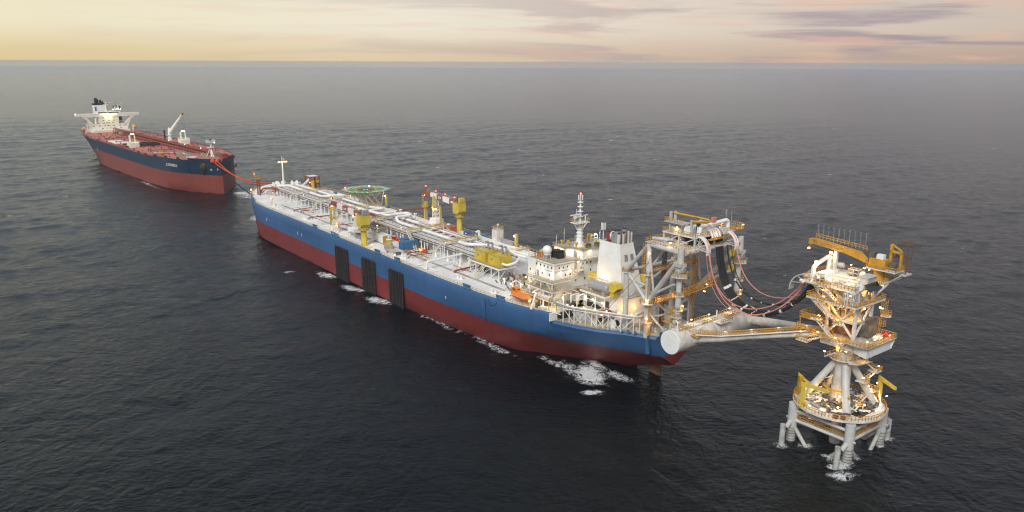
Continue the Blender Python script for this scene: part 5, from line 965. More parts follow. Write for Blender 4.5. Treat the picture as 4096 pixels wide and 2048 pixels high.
# deck machinery forward of the accommodation, port side
t = Thing('valve_platform', 'yellow railed valve platform against the front of the accommodation', 'platform', (54, 13, D)); t.p('platform_deck', M['deck2'], MB().box(50, 9, 26.0, 60, 15, 26.3).box(49.2, 15, 24.2, 54, 18, 24.5)); t.p('platform_railing', M['rail'], MB().rail([(60, 9.2, 26.3), (60, 14.8, 26.3), (50, 14.8, 26.3)], 1.2, 1.2, .1).rail([(54, 15.2, 24.5), (54, 17.9, 24.5), (49.4, 17.9, 24.5)], 1.2, 1.2, .1)); mb = MB()
for x in (50.4, 55, 59.6):
    for y in (9.3, 14.7): mb.box(x - .15, y - .15, D, x + .15, y + .15, 26)
t.p('platform_legs', M['white'], mb); mb = MB()
for _ in range(40): x = R.uniform(50, 72); y = R.uniform(8.5, 19); mb.tube((x, y, D + .3), (x + R.uniform(-2, 2), y + R.uniform(-1, 1), D + R.uniform(.5, 2.4)), R.uniform(.12, .4), n=5)
t.p('valves', M['dgrey'], mb, kind='stuff'); mb = MB()
for _ in range(16): x = R.uniform(51, 60); y = R.uniform(9, 15); mb.cbox((x, y, 26.9), (R.uniform(.4, 1.4), R.uniform(.3, .8), R.uniform(.5, 1.2)), R.uniform(0, 3))
t.p('valve_wheels', M['brown'], mb, kind='stuff'); t.p('red_manifold', M['vpipe'], MB().pipe([(78, 4, D + 1), (66, 9, D + 1.1), (64, 12, D + 1), (64, 13, D)], .6, 8), smooth=True); t.lamp((61, 20, 26.4), M['lampw'], (1.2, .4, .3), 150, (1, .75, .4), off=(0, 0, -.8)); t.p('lamp_bracket', M['white'], MB().bar((61, 19.6, D), (61, 19.6, 26.4), .16))
# ------------------------------------------------------------------ trestle along the stern edge
st_ = Thing('stern_trestle', 'white zigzag trestle carrying grey pipes along the port stern edge', 'trestle', (10, 17, 19)); pts = [(21.9, 22.3), (17.8, 20.6), (13.9, 18.6), (9.8, 16.9), (6.0, 14.9), (1.8, 12.8), (-2.2, 10.5)]; pts = [(x, y - .3) for x, y in pts]
TZ = 24.5; inn = [(x - .9, y - 2.2) for x, y in pts]
pb = None
for i, (p, q) in enumerate(zip(pts, inn)):
    mb = MB().box(p[0] - .14, p[1] - .14, 19, p[0] + .14, p[1] + .14, TZ + .5).box(q[0] - .14, q[1] - .14, 19, q[0] + .14, q[1] + .14, TZ).bar((*p, TZ), (*q, TZ), .2); st_.p('trestle_bent', M['white'], mb)
for i in range(6):
    a, b_ = pts[i], pts[i + 1]; c, d_ = inn[i], inn[i + 1]; mb = MB().bar((*a, TZ), (*b_, TZ), .26).bar((*c, TZ), (*d_, TZ), .22)
    lo, hi_ = ((a, b_) if i % 2 else (b_, a)); mb.bar((*hi_, TZ), (*lo, 19.4), .18)
    lo2, hi2 = ((c, d_) if i % 2 else (d_, c)); mb.bar((*hi2, TZ), (*lo2, 19.4), .16); st_.p('trestle_panel', M['white'], mb)
for k, (off, r, m_) in enumerate(((.2, .2, 'grey'), (.75, .16, 'dgrey'), (1.2, .2, 'greyw'), (1.7, .42, 'wood'), (2.3, .2, 'grey'))):
    P = [(27, 22.6 - off, TZ + .9)] + [(x - .4 * off, y - .93 * off, TZ + .5) for x, y in pts] + [(-6, 4 - off, TZ + .5), (-7, -12, TZ + .5)]
    st_.p('pipe', M['dirtyw' if m_ == 'wood' else m_], MB().pipe(P, r, 6, .8), smooth=True)
for i in range(6): a, b_ = pts[i], pts[i + 1]; st_.lamp(((a[0] + b_[0]) / 2 - .7, (a[1] + b_[1]) / 2 - 1.2, TZ + 1.3), M['lampw'], (.45, .45, .45), 70, off=(0, 0, .8))
st_.lamp((10, 14.2, 23.6), M['lampw'], (1.3, .5, .3), 160, (1, .8, .5)); st_.p('stern_step', M['white'], MB().box(25.6, 21.6, 19, 26.1, 25.2, 22).box(22.4, 22.6, 21.9, 26, 23, 22.2))
solo('poop_opening_shade', 'dark block painting the shaded opening under the deck edge at the stern trestle end', 'opening', (25, 20, 19), MB().box(25.2, 13.5, 19.02, 25.96, 21.4, 21.3), M['soot'])  # solid dark block, its colour standing in for the shade inside the opening
for i, (x, y) in enumerate(((6.0, 11.0), (0, -10), (2.2, -2.5))):
    t = Thing('mooring_winch', ['white mooring winch with black drum behind the stern trestle', 'large white mooring winch on the far side of the stern deck', 'white caged winch under the gantry on the stern deck'][i], 'winch', (x, y, 19), group='mooring winches on the stern deck', own=True, rot=.5 * i); t.p('winch_frame', M['dirtyw'], MB().box(-1.6, -1.6, 0, 1.6, 1.6, .5).lathe([(1.6, -1.7), (1.6, -1.4)], (0, 0, 1.7), 4)); t.p('drum', M['black'], MB().tube((0, -1.2, 1.7), (0, 1.2, 1.7), 1.1, n=14)); t.p('drum_cheeks', M['white'], MB().tube((0, -1.35, 1.8), (0, -1.15, 1.8), 1.7, n=14).tube((0, 1.15, 1.8), (0, 1.35, 1.8), 1.7, n=14)); t.p('motor', M['greyw'], MB().cbox((1.4, 1.6, 1), (1.2, 1.2, 1.2)))
for i, x in enumerate((1.6, -.6, -2.6)): 
    y = edge(x, .2)[1]; c = [Vector((x + .62 * math.cos(a) * .95, y + .25, 19.5 + .62 * math.sin(a))) for a in [6.2832 * k / 10 for k in range(11)]]
    solo('ring_fairlead', ['blue ring fairlead on the stern edge, nearest the trestle foot', 'middle blue ring fairlead on the stern edge', 'blue ring fairlead on the stern edge, nearest the gantry leg'][i], 'fairlead', (x, y, 19), MB().sweep(c, .26, 6), M['fair'], smooth=True, group='blue ring fairleads at the stern')
for i, (x, y) in enumerate(((-1.6, 7.2), (-7.4, 0), (-4.6, 2.2), (-8, -3.4))): solo('stern_bollard', ['white stern bollard behind the ring fairleads', 'white stern bollard at the middle of the stern edge', 'white stern bollard beside the gantry leg', 'white stern bollard close to the big white drum'][i], 'bollard', (x, y, 19), MB().tube((x - .7, y, 19), (x - .7, y, 20.4), .4, n=8).tube((x + .7, y, 19), (x + .7, y, 20.4), .4, n=8).box(x - 1.3, y - .5, 19, x + 1.3, y + .5, 19.2), M['dirtyw'], group='white stern bollards')
solo('stern_bulwark', 'blue toothed bulwark edge along the stern beside the big white drum', 'bulwark', (-9.4, 0, 19), MB().box(-9.6, -8, 19, -9.2, 4.6, 19.8).box(-9.7, -6, 19.8, -9.1, -5, 20.3).box(-9.7, -2.6, 19.8, -9.1, -1.6, 20.3).box(-9.7, 1, 19.8, -9.1, 2, 20.3).box(-9.7, 3.6, 19.8, -9.1, 4.6, 20.3), M['fair'])
# rudder horn below the counter
solo('rudder', 'rust brown rudder showing below the stern counter', 'rudder', (-2, -2, 0), MB().box(-3.6, -4.2, -3, 1.6, -3.4, 4.4), M['hbrown'])
# ------------------------------------------------------------------ mooring gantry over the stern
g = Thing('mooring_gantry', 'tall grey white tubular gantry standing on the stern with ochre ladders and platforms', 'gantry', (-6, -4, 19))
PY, SY = 8.2, -16.5
def col(nm, p, q, r, r2=None, m='greyw', n=14): return g.p(nm, M[m], MB().tube(p, q, r, r2, n), smooth=True)
col('column', (-6.3, PY, 24), (-6, PY, 52.4), .92); col('column_foot', (-6.3, PY, 18.4), (-6.3, PY, 24), .96, m='rusty'); col('column_shoe', (-6.6, PY - 1.2, 12.4), (-6.4, PY - .2, 19.2), .9, .98, 'blue')
col('column', (-5, SY, 18.6), (-5, SY, 52.4), .92); col('column', (4, PY, 18.9), (4, PY, 41.6), .98); col('column', (4, SY, 18.9), (4, SY, 41.6), .98)
for y in (PY, SY):
    jy = 11.0 if y > 0 else -19.3
    col('brace', (4, y, 40.7), (-5.6, y, 51.6), .72); col('brace', (4, y, 40.4), (-5.4, y, 32), .68); col('brace', (5.5, y, 20), (-5.6, y, 28.6), .66)
    col('main_strut', (-6.2, y, 31), (-21, jy, 49.0), .95); col('strut', (-6, y, 33), (-20.2, jy, 41.5), .5); col('strut', (-6, y, 51), (-8.8, y, 36), .42)
    col('top_beam', (-6, y, 52), (-22.4, jy + (.4 if y > 0 else -.4), 52.4), .7); col('brace', (4, y, 38), (-5.4, y, 37.2), .4)
for x, z, r in ((-5.6, 52.2, .7), (-5.7, 42, .5), (-5.8, 31, .6), (4, 40.5, .6), (4, 30, .45)): col('cross_beam', (x, PY, z), (x, SY, z), r)
col('cross_brace', (-5.8, PY, 31.4), (-5.7, -4, 41.6), .42); col('cross_brace', (-5.8, SY, 31.4), (-5.7, -4, 41.6), .42); col('cross_brace', (-5.7, PY, 42.2), (-5.6, -4, 51.8), .4); col('cross_brace', (-5.7, SY, 42.2), (-5.6, -4, 51.8), .4); col('cross_brace', (4, PY, 30), (4, SY, 40), .4); col('deck_brace', (-6.5, PY, 28), (-9.0, 1.0, 19.4), .42, m='dirtyw'); col('deck_brace', (-6, PY - 1, 20), (-2, -4, 30.6), .45, m='dirtyw'); col('deck_brace', (-5, SY, 28), (-3, -6, 30.6), .4)
for k in (-.7, .7): g.p('riser_column', M['brown'], MB().tube((-2.4, -4 + k, 19.05), (-2.4, -4 + k, 50), .42, n=8), smooth=True)
g.p('cross_beam', M['rusty'], MB().tube((-22.5, 9.6, 52.2), (-22.5, -18.4, 52.2), .92, n=14), smooth=True)
# platforms, rings and ladders in ochre
def ring_platform(T, c, z, r, n=10, rail='orail', h=1.2):
    p = T.p('ring_platform', M['dirtyw'], MB().prism([(c[0] + r * math.cos(6.2832 * k / n), c[1] + r * math.sin(6.2832 * k / n)) for k in range(n)], z - .3, z)); T.p('platform_railing', M[rail], MB().rail([(c[0] + r * math.cos(6.2832 * k / n), c[1] + r * math.sin(6.2832 * k / n), z) for k in range(n)], h, 1.1, .12, True), p); return p
for c, z, r in (((-6.3, PY), 31.2, 2.6), ((-6.3, PY), 24.4, 1.9), ((-6.2, PY), 41.5, 1.9), ((-5, SY), 41.5, 2), ((-5, SY), 31, 2.2), ((4, PY), 40.2, 1.6)): ring_platform(g, c, z, r)
def cage(T, x, y, z0, z1, m='orail', w=1.0):
    mb = MB()
    for a in (-w / 2, w / 2):
        for b_ in (-w / 2, w / 2): mb.bar((x + a, y + b_, z0), (x + a, y + b_, z1), .11)
    for k in range(int((z1 - z0) / .8)): z = z0 + k * .8; mb.bar((x - w / 2, y - w / 2, z), (x + w / 2, y - w / 2, z), .08).bar((x - w / 2, y + w / 2, z), (x + w / 2, y + w / 2, z), .08).bar((x - w / 2, y - w / 2, z), (x - w / 2, y + w / 2, z), .08).bar((x + w / 2, y - w / 2, z), (x + w / 2, y + w / 2, z), .08)
    return T.p('ladder_cage', M[m], mb)
for x, y, z0, z1 in ((-7.6, PY + .6, 31.4, 41.5), (-5.0, PY + 1, 41.6, 52.6), (-7.2, PY + .4, 20, 31), (-6.8, SY + .8, 31, 52), (-6.4, SY + .8, 20, 31)): cage(g, x, y, z0, z1)
g.p('middle_walkway', M['orail'], MB().box(-6.6, SY, 41.9, -5.2, PY, 42.1).rail([(-6.8, PY, 42.1), (-6.8, SY, 42.1)], 1.2, 1.4, .12).rail([(-5.0, PY, 42.1), (-5.0, SY, 42.1)], 1.2, 1.4, .12)); g.p('lower_walkway', M['orail'], MB().box(-8, SY, 30.9, -6.4, PY, 31.1).rail([(-8.2, PY, 31.1), (-8.2, SY, 31.1)], 1.2, 1.3, .13).rail([(-6.2, PY, 31.1), (-6.2, SY, 31.1)], 1.2, 1.3, .13)); stair(g, (-7.4, 5, 31), (-7.4, -2, 25.5), 1.2, 'orail')
tw = MB().truss((-8, -9, 31), (-17, -13, 36.5), 2.6, 6, .16).truss((-8, -11, 31), (-17, -15, 36.5), 2.6, 6, .16); 
for k in range(7): a = Vector((-8, -9, 31)).lerp(Vector((-17, -13, 36.5)), k / 6); tw.bar(a, a + Vector((0, -2, 0)), .12)
g.p('gangway_truss', M['orail'], tw)
# cantilever deck
g.p('lower_deck', M['dirtyw'], MB().prism([(-5, PY + 1), (-22, 10.4), (-22, -18.6), (-5, SY - 1)], 52.75, 53.0)); g.p('lower_deck_railing', M['orail'], MB().rail([(-5, SY - 1, 53), (-5, PY + 1, 53), (-21.8, 10.3, 53), (-21.8, 6, 53)], 1.25, 1.2, .13)); g.p('deck_pipes', M['greyw'], MB().pipe([(-5.4, 6, 53.8), (-9, 6, 54.2), (-12, 3, 53.8), (-18, 3, 53.8)], .5, 8).pipe([(-5.4, -4, 53.6), (-10, -4, 54.6), (-10, -12, 54.6)], .5, 8), smooth=True)
md = g.p('module_deck', M['dirtyw'], MB().box(-23, -15.5, 56.4, -9, 5.4, 56.9)); mb = MB()
for x in (-9.4, -16, -22.6):
    for y in (5, -5, -15): g.p('module_post', M['greyw'], MB().box(x - .25, y - .25, 53, x + .25, y + .25, 56.4))
    mb.bar((x, 5, 56.4), (x, 0, 53), .3); mb.bar((x, -15, 56.4), (x, -10, 53), .3)
for a, b_ in ((-9.4, -16), (-16, -22.6)): mb.bar((a, 5, 53), (b_, 5, 56.4), .3)
g.p('module_braces', M['greyw'], mb); g.p('module_railing', M['orail'], MB().rail([(-23, -15.5, 56.9), (-23, 5.4, 56.9), (-9, 5.4, 56.9), (-9, -15.5, 56.9)], 1.3, 1.2, .13, True))
g.p('module_shade_block', M['soot'], MB().box(-21, -12, 53.2, -12, 2, 56.2)); mb = MB()  # dark block painted in for the shade under the module deck
for i in range(22): mb.cbox((R.uniform(-21, -10.5), R.uniform(-13.5, 4), 57.6 + R.uniform(0, .8)), (R.uniform(.8, 2.2), R.uniform(.8, 2.2), R.uniform(.8, 2)), 0)
g.p('module_equipment', M['greyw'], mb, kind='stuff'); g.p('hose_drum', M['white'], MB().tube((-18.4, 3.2, 58.4), (-18.4, 4.2, 58.4), 1.35, n=14)); g.p('panel_wall', M['white'], MB().box(-22, -1.5, 56.92, -21.6, 3, 60)); g.p('louvre_panel', M['soot'], MB().box(-21.2, .8, 58.4, -19.6, 1.0, 61))
g.p('upper_deck', M['greyw'], MB().box(-17, .5, 60.0, -9, 4.8, 60.25)); g.p('upper_railing', M['orail'], MB().rail([(-17, 4.8, 60.25), (-9, 4.8, 60.25), (-9, .5, 60.25)], 1.2, 1.2, .12)); mb = MB()
for x, y in ((-10.6, 3.4), (-11.4, 2), (-21.6, -1), (-20.6, 4.6)): mb.box(x - .35, y - .35, 56.9, x + .35, y + .35, 63.6 if x > -15 else 62.2)
g.p('frame_posts', M['greyw'], mb); g.p('monorail', M['ochre'], MB().sweep([Vector((-11, 2.4, 63)), Vector((-24, 0.4, 62.4)), Vector((-25.2, 1.2, 62.2)), Vector((-25, 2.6, 62.0)), Vector((-21, 4.8, 61.8))], .42, 4)); g.p('header_pipe', M['white'], MB().pipe([(-22, 2, 57), (-22, 2, 59.8), (-22.4, -12, 60.8), (-22.4, -12, 57)], .7, 10, 1.5), smooth=True)
for k in range(4): g.p('gooseneck', M['white'], MB().pipe([(-21.6, -1.6 - k * 1.3, 58.4), (-23.4, -1.6 - k * 1.3, 58.6), (-24.6, -1.6 - k * 1.3, 56.2)], .34, 8, 1.2), smooth=True)
mb = MB()
for k in range(5): mb.pipe([(-21.6, -8 - k * .7, 58.2), (-23.2, -8 - k * .7, 58.2), (-24, -8 - k * .7, 56.4)], .18, 5)
g.p('small_goosenecks', M['greyw'], mb, kind='stuff'); g.p('drop_deck', M['orail'], MB().box(-24.4, -11.5, 55.3, -23, -1, 55.5).rail([(-24.4, -11.5, 55.5), (-24.4, -1, 55.5)], 1.1, 1.1, .12)); g.p('end_block', M['pink'], MB().box(-25.6, -1.6, 61.6, -25.0, .4, 63.4)); g.p('stbd_platform', M['orail'], MB().box(-24, -18.5, 57.0, -19, -15.7, 57.2).rail([(-24, -18.5, 57.2), (-24, -15.7, 57.2)], 1.8, .8, .14).rail([(-19, -18.5, 57.2), (-24, -18.5, 57.2)], 1.8, .8, .14)); g.p('radio_aerials', M['grey'], MB().bar((-20, -14, 57), (-20, -14, 63.5), .14).bar((-20, -17, 57), (-20, -17, 63), .14).box(-20.2, -14.2, 62, -19.8, -13.8, 63.6))
for y in (3.2, -11.4):
    a = [(90 - q * 15) for q in range(9)]; mb = MB(); cx_, cz_ = -22.6, 52.6
    for k in range(8):
        q0, q1 = math.radians(a[k]), math.radians(a[k + 1]); P0 = (cx_ - 4.6 * math.cos(q0), cz_ + 4.6 * math.sin(q0)); P1 = (cx_ - 4.6 * math.cos(q1), cz_ + 4.6 * math.sin(q1)); I0 = (cx_ - 4.3 * math.cos(q0), cz_ + 4.3 * math.sin(q0)); I1 = (cx_ - 4.3 * math.cos(q1), cz_ + 4.3 * math.sin(q1))
        if k < 7: mb.extr([(P0[0], y - .9, P0[1]), (P1[0], y - .9, P1[1]), (I1[0], y - .9, I1[1]), (I0[0], y - .9, I0[1])], (0, 1.8, 0))
    g.p('hose_gutter', M['white'], mb); mb = MB()
    for k in range(0, 8, 2): q0 = math.radians(a[k]); mb.bar((cx_ - 4.3 * math.cos(q0), y - .8, cz_ + 4.3 * math.sin(q0)), (cx_ + .6, y - .8, cz_ + .8), .16).bar((cx_ - 4.3 * math.cos(q0), y + .8, cz_ + 4.3 * math.sin(q0)), (cx_ + .6, y + .8, cz_ + .8), .16)
    g.p('gutter_bracket', M['white'], mb)
solo('pulley_block', 'blue hook block hanging inside the gantry', 'hook block', (-3.5, -3, 44), MB().lathe([(0, 43.2), (.7, 44), (.6, 45), (0, 46)], (-3.5, -2.6, 0), 8).bar((-3.5, -2.6, 46), (-3.5, -2.6, 52), .1), M['fair'])
for i, z in enumerate((49.4, 44.2)): solo('pulley_block', ['upper yellow pulley block hanging beside the far gantry leg', 'lower yellow pulley block hanging beside the far gantry leg'][i], 'pulley', (-24, -13.5, z), MB().tube((-24, -13.9, z), (-24, -13.1, z), 1.15, n=14).bar((-24, -13.5, z), (-24, -13.5, z + 2.4), .16), M['yellow'])
for p, rz in (((-7.5, PY + 1.6, 49.3), 0), ((-23.6, -18.8, 58.4), 1), ((-21, -22.4, 48.2), 1), ((-17, -15.4, 58.8), 1), ((-13, 3, 58.4), 0), ((-7, 9.6, 32.3), 0), ((-16, 9.2, 54.4), 0), ((-15, -12.6, 36.2), 0), ((-7.6, 9.6, 26), 0), ((-14, -12.6, 33.4), 0)): g.lamp(p, M['lampw'], (1.3, .4, .3) if rz == 0 else (.4, 1.3, .3), 140, (1, .62, .22), off=(-.2, .3, -.7))
for p in ((-8, 4, 32.4), (-8, -5, 32.4), (-6.4, -8, 43.2), (-14, 2, 54.2), (-20, -6, 54.4), (-9, 8, 23), (-24, -4, 57)): g.light(p, 420, (1, .52, .12))
g.p('stay_wire', M['soot'], MB().tube((12, 12, 22), (-7, PY + 1, 46), .07, n=4))
# hanging pendulum legs
def pendulum(label, y):
    t = Thing('pendulum_leg', label, 'mooring leg', (-22.5, y, 27.6), group='hanging mooring legs'); x = -22.5
    t.p('hanger_block', M['greyw'], MB().tube((x, y, 49.2), (x, y, 54.0), 1.15, 1.05, 14), smooth=True); t.p('universal_joint', M['greyw'], MB().cbox((x, y, 48.6), (2.9, 2.9, 1.0)).tube((x - 1.6, y, 47.4), (x + 1.6, y, 47.4), .85, n=12).tube((x, y - 1.6, 46.4), (x, y + 1.6, 46.4), .85, n=12).box(x - 1.4, y - .4, 46.4, x - 1.0, y + .4, 48.6).box(x + 1.0, y - .4, 46.4, x + 1.4, y + .4, 48.6).cbox((x, y, 45.3), (2.2, 2.2, .6)))
    t.p('bearing_cap', M['grey'], MB().tube((x, y + 1.6, 46.4), (x, y + 1.7, 46.4), .6, n=12).tube((x - 1.7, y, 47.4), (x - 1.6, y, 47.4), .6, n=12)); t.p('leg_tube', M['greyw'], MB().lathe([(.9, 30.6), (1.05, 32), (1.05, 36), (.92, 37), (.92, 45)], (x, y, 0), 14), smooth=True)
    t.p('lower_joint', M['greyw'], MB().cbox((x, y, 30.6), (2, 2, .6)).tube((x, y - 1.4, 29.6), (x, y + 1.4, 29.6), .75, n=12).tube((x - 1.4, y, 29.0), (x + 1.4, y, 29.0), .7, n=12).prism([(x - 1.7, y - 1.6), (x + 1.7, y - 1.6), (x + 1.7, y + 1.6), (x - 1.7, y + 1.6)], 27.4, 28.4))
    ring_platform(t, (x, y), 45.0, 3.0, 6, 'orail'); ring_platform(t, (x, y - .6), 38.4, 1.9, 6); ring_platform(t, (x, y - .4), 33.4, 1.8, 6); ring_platform(t, (x + .6, y), 31.2, 2.2, 6)
    cage(t, x + .4, y - 1.7, 31, 45); cage(t, x + 1.8, y + .3, 28, 34); cage(t, x + 2.4, y - .4, 45.2, 53); t.lamp((x - .6, y - 1.6, 34.6), M['lampw'], (1.0, .4, .3), 150, (1, .6, .2), off=(-.4, .8, -.4)); return t
pendulum('hanging mooring leg with big universal joint on the near side of the gantry', 11.4); pendulum('hanging mooring leg on the far side of the gantry, against the sea', -19.7)
# ------------------------------------------------------------------ yoke
yk = Thing('mooring_yoke', 'big white yoke of a fat ballast drum and two arms reaching to the tower', 'mooring yoke', (-24.7, -4, 20)); x, z = -24.7, 24.0
yk.p('ballast_drum', M['dirtyw'], MB().tube((x, 16.2, z), (x, -25.5, z), 3.85, n=32), smooth=True); yk.p('end_cap', M['white'], MB().tube((x, 16.2, z), (x, 17.0, z), 3.92, n=32)); yk.p('end_cap', M['white'], MB().tube((x, -25.5, z), (x, -26.0, z), 3.92, n=32)); 
yk.p('near_arm', M['dirtyw'], MB().sweep([Vector((-27, 8.4, 24.2)), Vector((-36, 5.0, 26.4)), Vector((-44, 1.8, 28.6)), Vector((-62.5, -5.6, 33.2))], [1.65, 1.6, 1.15, .95], 14), smooth=True); yk.p('far_arm', M['dirtyw'], MB().sweep([Vector((-27, -22.6, 24.2)), Vector((-36, -19, 26.4)), Vector((-46, -15, 29.4)), Vector((-62.5, -8.6, 33.6))], [1.7, 1.7, 1.2, .95], 14), smooth=True)
yk.p('yoke_head', M['rusty'], MB().tube((-61.8, -7.2, 33.4), (-66.6, -7.6, 33.6), 1.5, 1.9, 14), smooth=True); yk.p('arm_walkway', M['orail'], MB().box(-27, 9.3, 26.0, -31, 11, 26.2).extr([(-30, 9.5, 26.9), (-30, 10.7, 26.9), (-37, 7.0, 27.6), (-37, 5.9, 27.6)], (0, 0, .15)).extr([(-37, 7.0, 27.6), (-37, 5.9, 27.6), (-61, -4.4, 34.2), (-61, -3.3, 34.2)], (0, 0, .15)).rail([(-24, 11.6, 27.6), (-30, 10.7, 27.0), (-37, 7.0, 27.7), (-61, -3.3, 34.3)], 1.25, 1.3, .14).rail([(-30, 9.4, 27.0), (-37, 5.8, 27.7), (-61, -4.5, 34.3)], 1.25, 1.3, .13))
yk.p('walkway_kerb', M['mark'], MB().bar((-37, 7.1, 27.6), (-61, -3.2, 34.1), .3).bar((-30, 10.8, 26.8), (-37, 7.1, 27.6), .3)); yk.p('head_platform', M['orail'], MB().box(-64, -4.6, 34.4, -57, -2.4, 34.6).rail([(-64, -2.4, 34.6), (-57, -2.4, 34.6), (-57, -4.6, 34.6)], 1.2, 1, .14).box(-64, -9, 37.2, -56.6, -4.4, 37.4).rail([(-64, -4.4, 37.4), (-56.6, -4.4, 37.4), (-56.6, -9, 37.4), (-64, -9, 37.4)], 1.6, .8, .15).bar((-56.8, -4.6, 34.4), (-56.8, -4.6, 37.4), .2))
tp_ = MB()
for y0, y1 in ((14.5, 7.6), (3, -4.6), (-10, -17), (-18, -24)): tp_.rail([(x - 1.6, y0, z + 3.5), (x - 1.6, y1, z + 3.5)], 1.4, 1.3, .14); tp_.rail([(x + 1.8, y0, z + 3.4), (x + 1.8, y1, z + 3.4)], 1.4, 1.3, .14)
yk.p('drum_railing', M['orail'], tp_); yk.p('drum_catwalk', M['dirtyw'], MB().box(x - 1.6, 14.8, z + 3.62, x + 1.8, 13.4, z + 3.8).box(x - 1.5, 9, z + 3.7, x + 1.7, -24.4, z + 3.92)); yk.p('drum_platform', M['cream'], MB().box(x - 4.8, -2.6, z + 3.4, x - .4, -8.6, z + 3.7)); yk.p('platform_railing', M['orail'], MB().rail([(x - 4.8, -2.6, z + 3.7), (x - 4.8, -8.6, z + 3.7), (x - .4, -8.6, z + 3.7)], 1.2, 1.2, .13)); yk.p('inner_walk', M['orail'], MB().box(-21.5, 9, 26.6, -14, 7.6, 26.8).rail([(-21.5, 7.6, 26.8), (-14, 7.6, 26.8), (-14, 9, 26.8)], 1.2, 1.2, .13))
yk.p('drum_frames', M['rusty'], MB().tube((x, 7.2, z), (x, 6.4, z), 3.9, n=32).tube((x, -1.4, z), (x, -2.0, z), 3.9, n=32)); yk.p('vent_posts', M['cream'], MB().pipe([(x, 13.6, 27.6), (x, 13.6, 30), (x + .8, 13.6, 30.6)], .2, 6).pipe([(x - 1, 10, 27.6), (x - 1, 10, 30)], .3, 6).tube((x, -6.4, 27.7), (x, -6.4, 30.4), .22, n=6).tube((x - 2, 6, 26.6), (x - 4.5, 6, 28.6), .2, n=6))
for y in (6, -3, -14, -21): yk.lamp((x + .6, y, z + 5.4), M['lampw'], (.4, 1.1, .3), 140, (1, .66, .24), off=(-.4, 0, -.5))
for k in range(4): q = Vector((-38, 6.4, 29.2)).lerp(Vector((-60, -3.2, 35.4)), k / 3); yk.lamp(tuple(q), M['lampw'], (.8, .3, .2), 60, (1, .66, .25), off=(.1, -.3, -.3))
# ------------------------------------------------------------------ hoses between gantry and tower
def para(a, b, sag, n=24):
    a, b = Vector(a), Vector(b); return [a.lerp(b, k / n) - Vector((0, 0, sag * 4 * (k / n) * (1 - k / n))) for k in range(n + 1)]
def hang(a, b, zlow, f=.5, n=30, drop=3):
    """hose leaving the first end steeply; quadratic through the low point at fraction f"""
    a, b = Vector(a), Vector(b); out = []
    p1 = Vector((a.x - 5, a.y, 2 * zlow - (a.z + b.z) * .5 + 1)); 
    c1 = a + Vector((-3.5, 0, -(a.z - zlow) * 1.45)); c2 = b + Vector((8, 0, -(b.z - zlow) * 1.15))
    for k in range(n + 1): t = k / n; out.append(a * (1 - t) ** 3 + c1 * 3 * t * (1 - t) ** 2 + c2 * 3 * t * t * (1 - t) + b * t ** 3)
    return out
hs = [((-25.2, -3.4, 53), (-60, -2.4, 48), 34.0, .55), ((-25.2, -4.6, 53), (-60, -3.6, 48), 34.2, .55), ((-25.2, -5.8, 53), (-60, -4.8, 48), 34.6, .48), ((-25.4, -8.4, 53), (-60, -6, 48), 37.0, .24), ((-25.6, -10.6, 52), (-60, -7, 47.5), 36.4, .13), ((-25.6, -10.9, 46), (-60, -7.6, 47.5), 36.0, .11)]
hn = ['thick black transfer hose nearest the viewer in the hanging bundle', 'thick black transfer hose in the middle of the hanging bundle', 'black transfer hose at the back of the hanging bundle', 'single black hose hanging apart, behind the thick bundle', 'thin black cable hanging behind the hoses, starting from the pulley', 'thin black cable starting low beside the lower pulley block']
for i, (a, b_, zl, r) in enumerate(hs):
    P = hang(a, b_, zl); t = Thing('transfer_hose', hn[i], 'hose', a, group='black hoses between gantry and tower'); t.p('hose_body', M['black'], MB().sweep(P, r, 8), smooth=True)
    if r > .2:
        for k in (6, 9, 12, 15, 18, 22, 25): t.p('hose_clamp', M['mark'], MB().tube(P[k], P[k].lerp(P[k + 1], .2 if k % 2 else .5), r * 1.06, n=8))
pk = [((-27, 3.2, 53), (-57.4, -4.6, 49.5), 36.0, .17), ((-26.6, 3.6, 51), (-58, -3.0, 49), 33.8, .1), ((-26.8, -11.4, 53.5), (-60, -5.5, 47.6), 39.6, .17), ((-27, 2.8, 53.2), (-58, -2.4, 47.5), 34.6, .17)]
for i, (a, b_, zl, r) in enumerate(pk): solo('pink_hose', ['pink hose draped over the near gutter, rising to the tower gutter', 'thin pink line hanging in front of the black hose bundle', 'pink hose from the far gutter, hanging highest of all', 'pink hose running close along the black hose bundle'][i], 'hose', a, MB().sweep([Vector((a[0] + 3.4, a[1], a[2] + 3.6)), Vector((a[0] + 1.2, a[1], a[2] + 2.8)), Vector((a[0] + .1, a[1], a[2] + 1.2))] + hang(a, b_, zl), r, 6), M['pink'], smooth=True, group='pink hoses between gantry and tower')
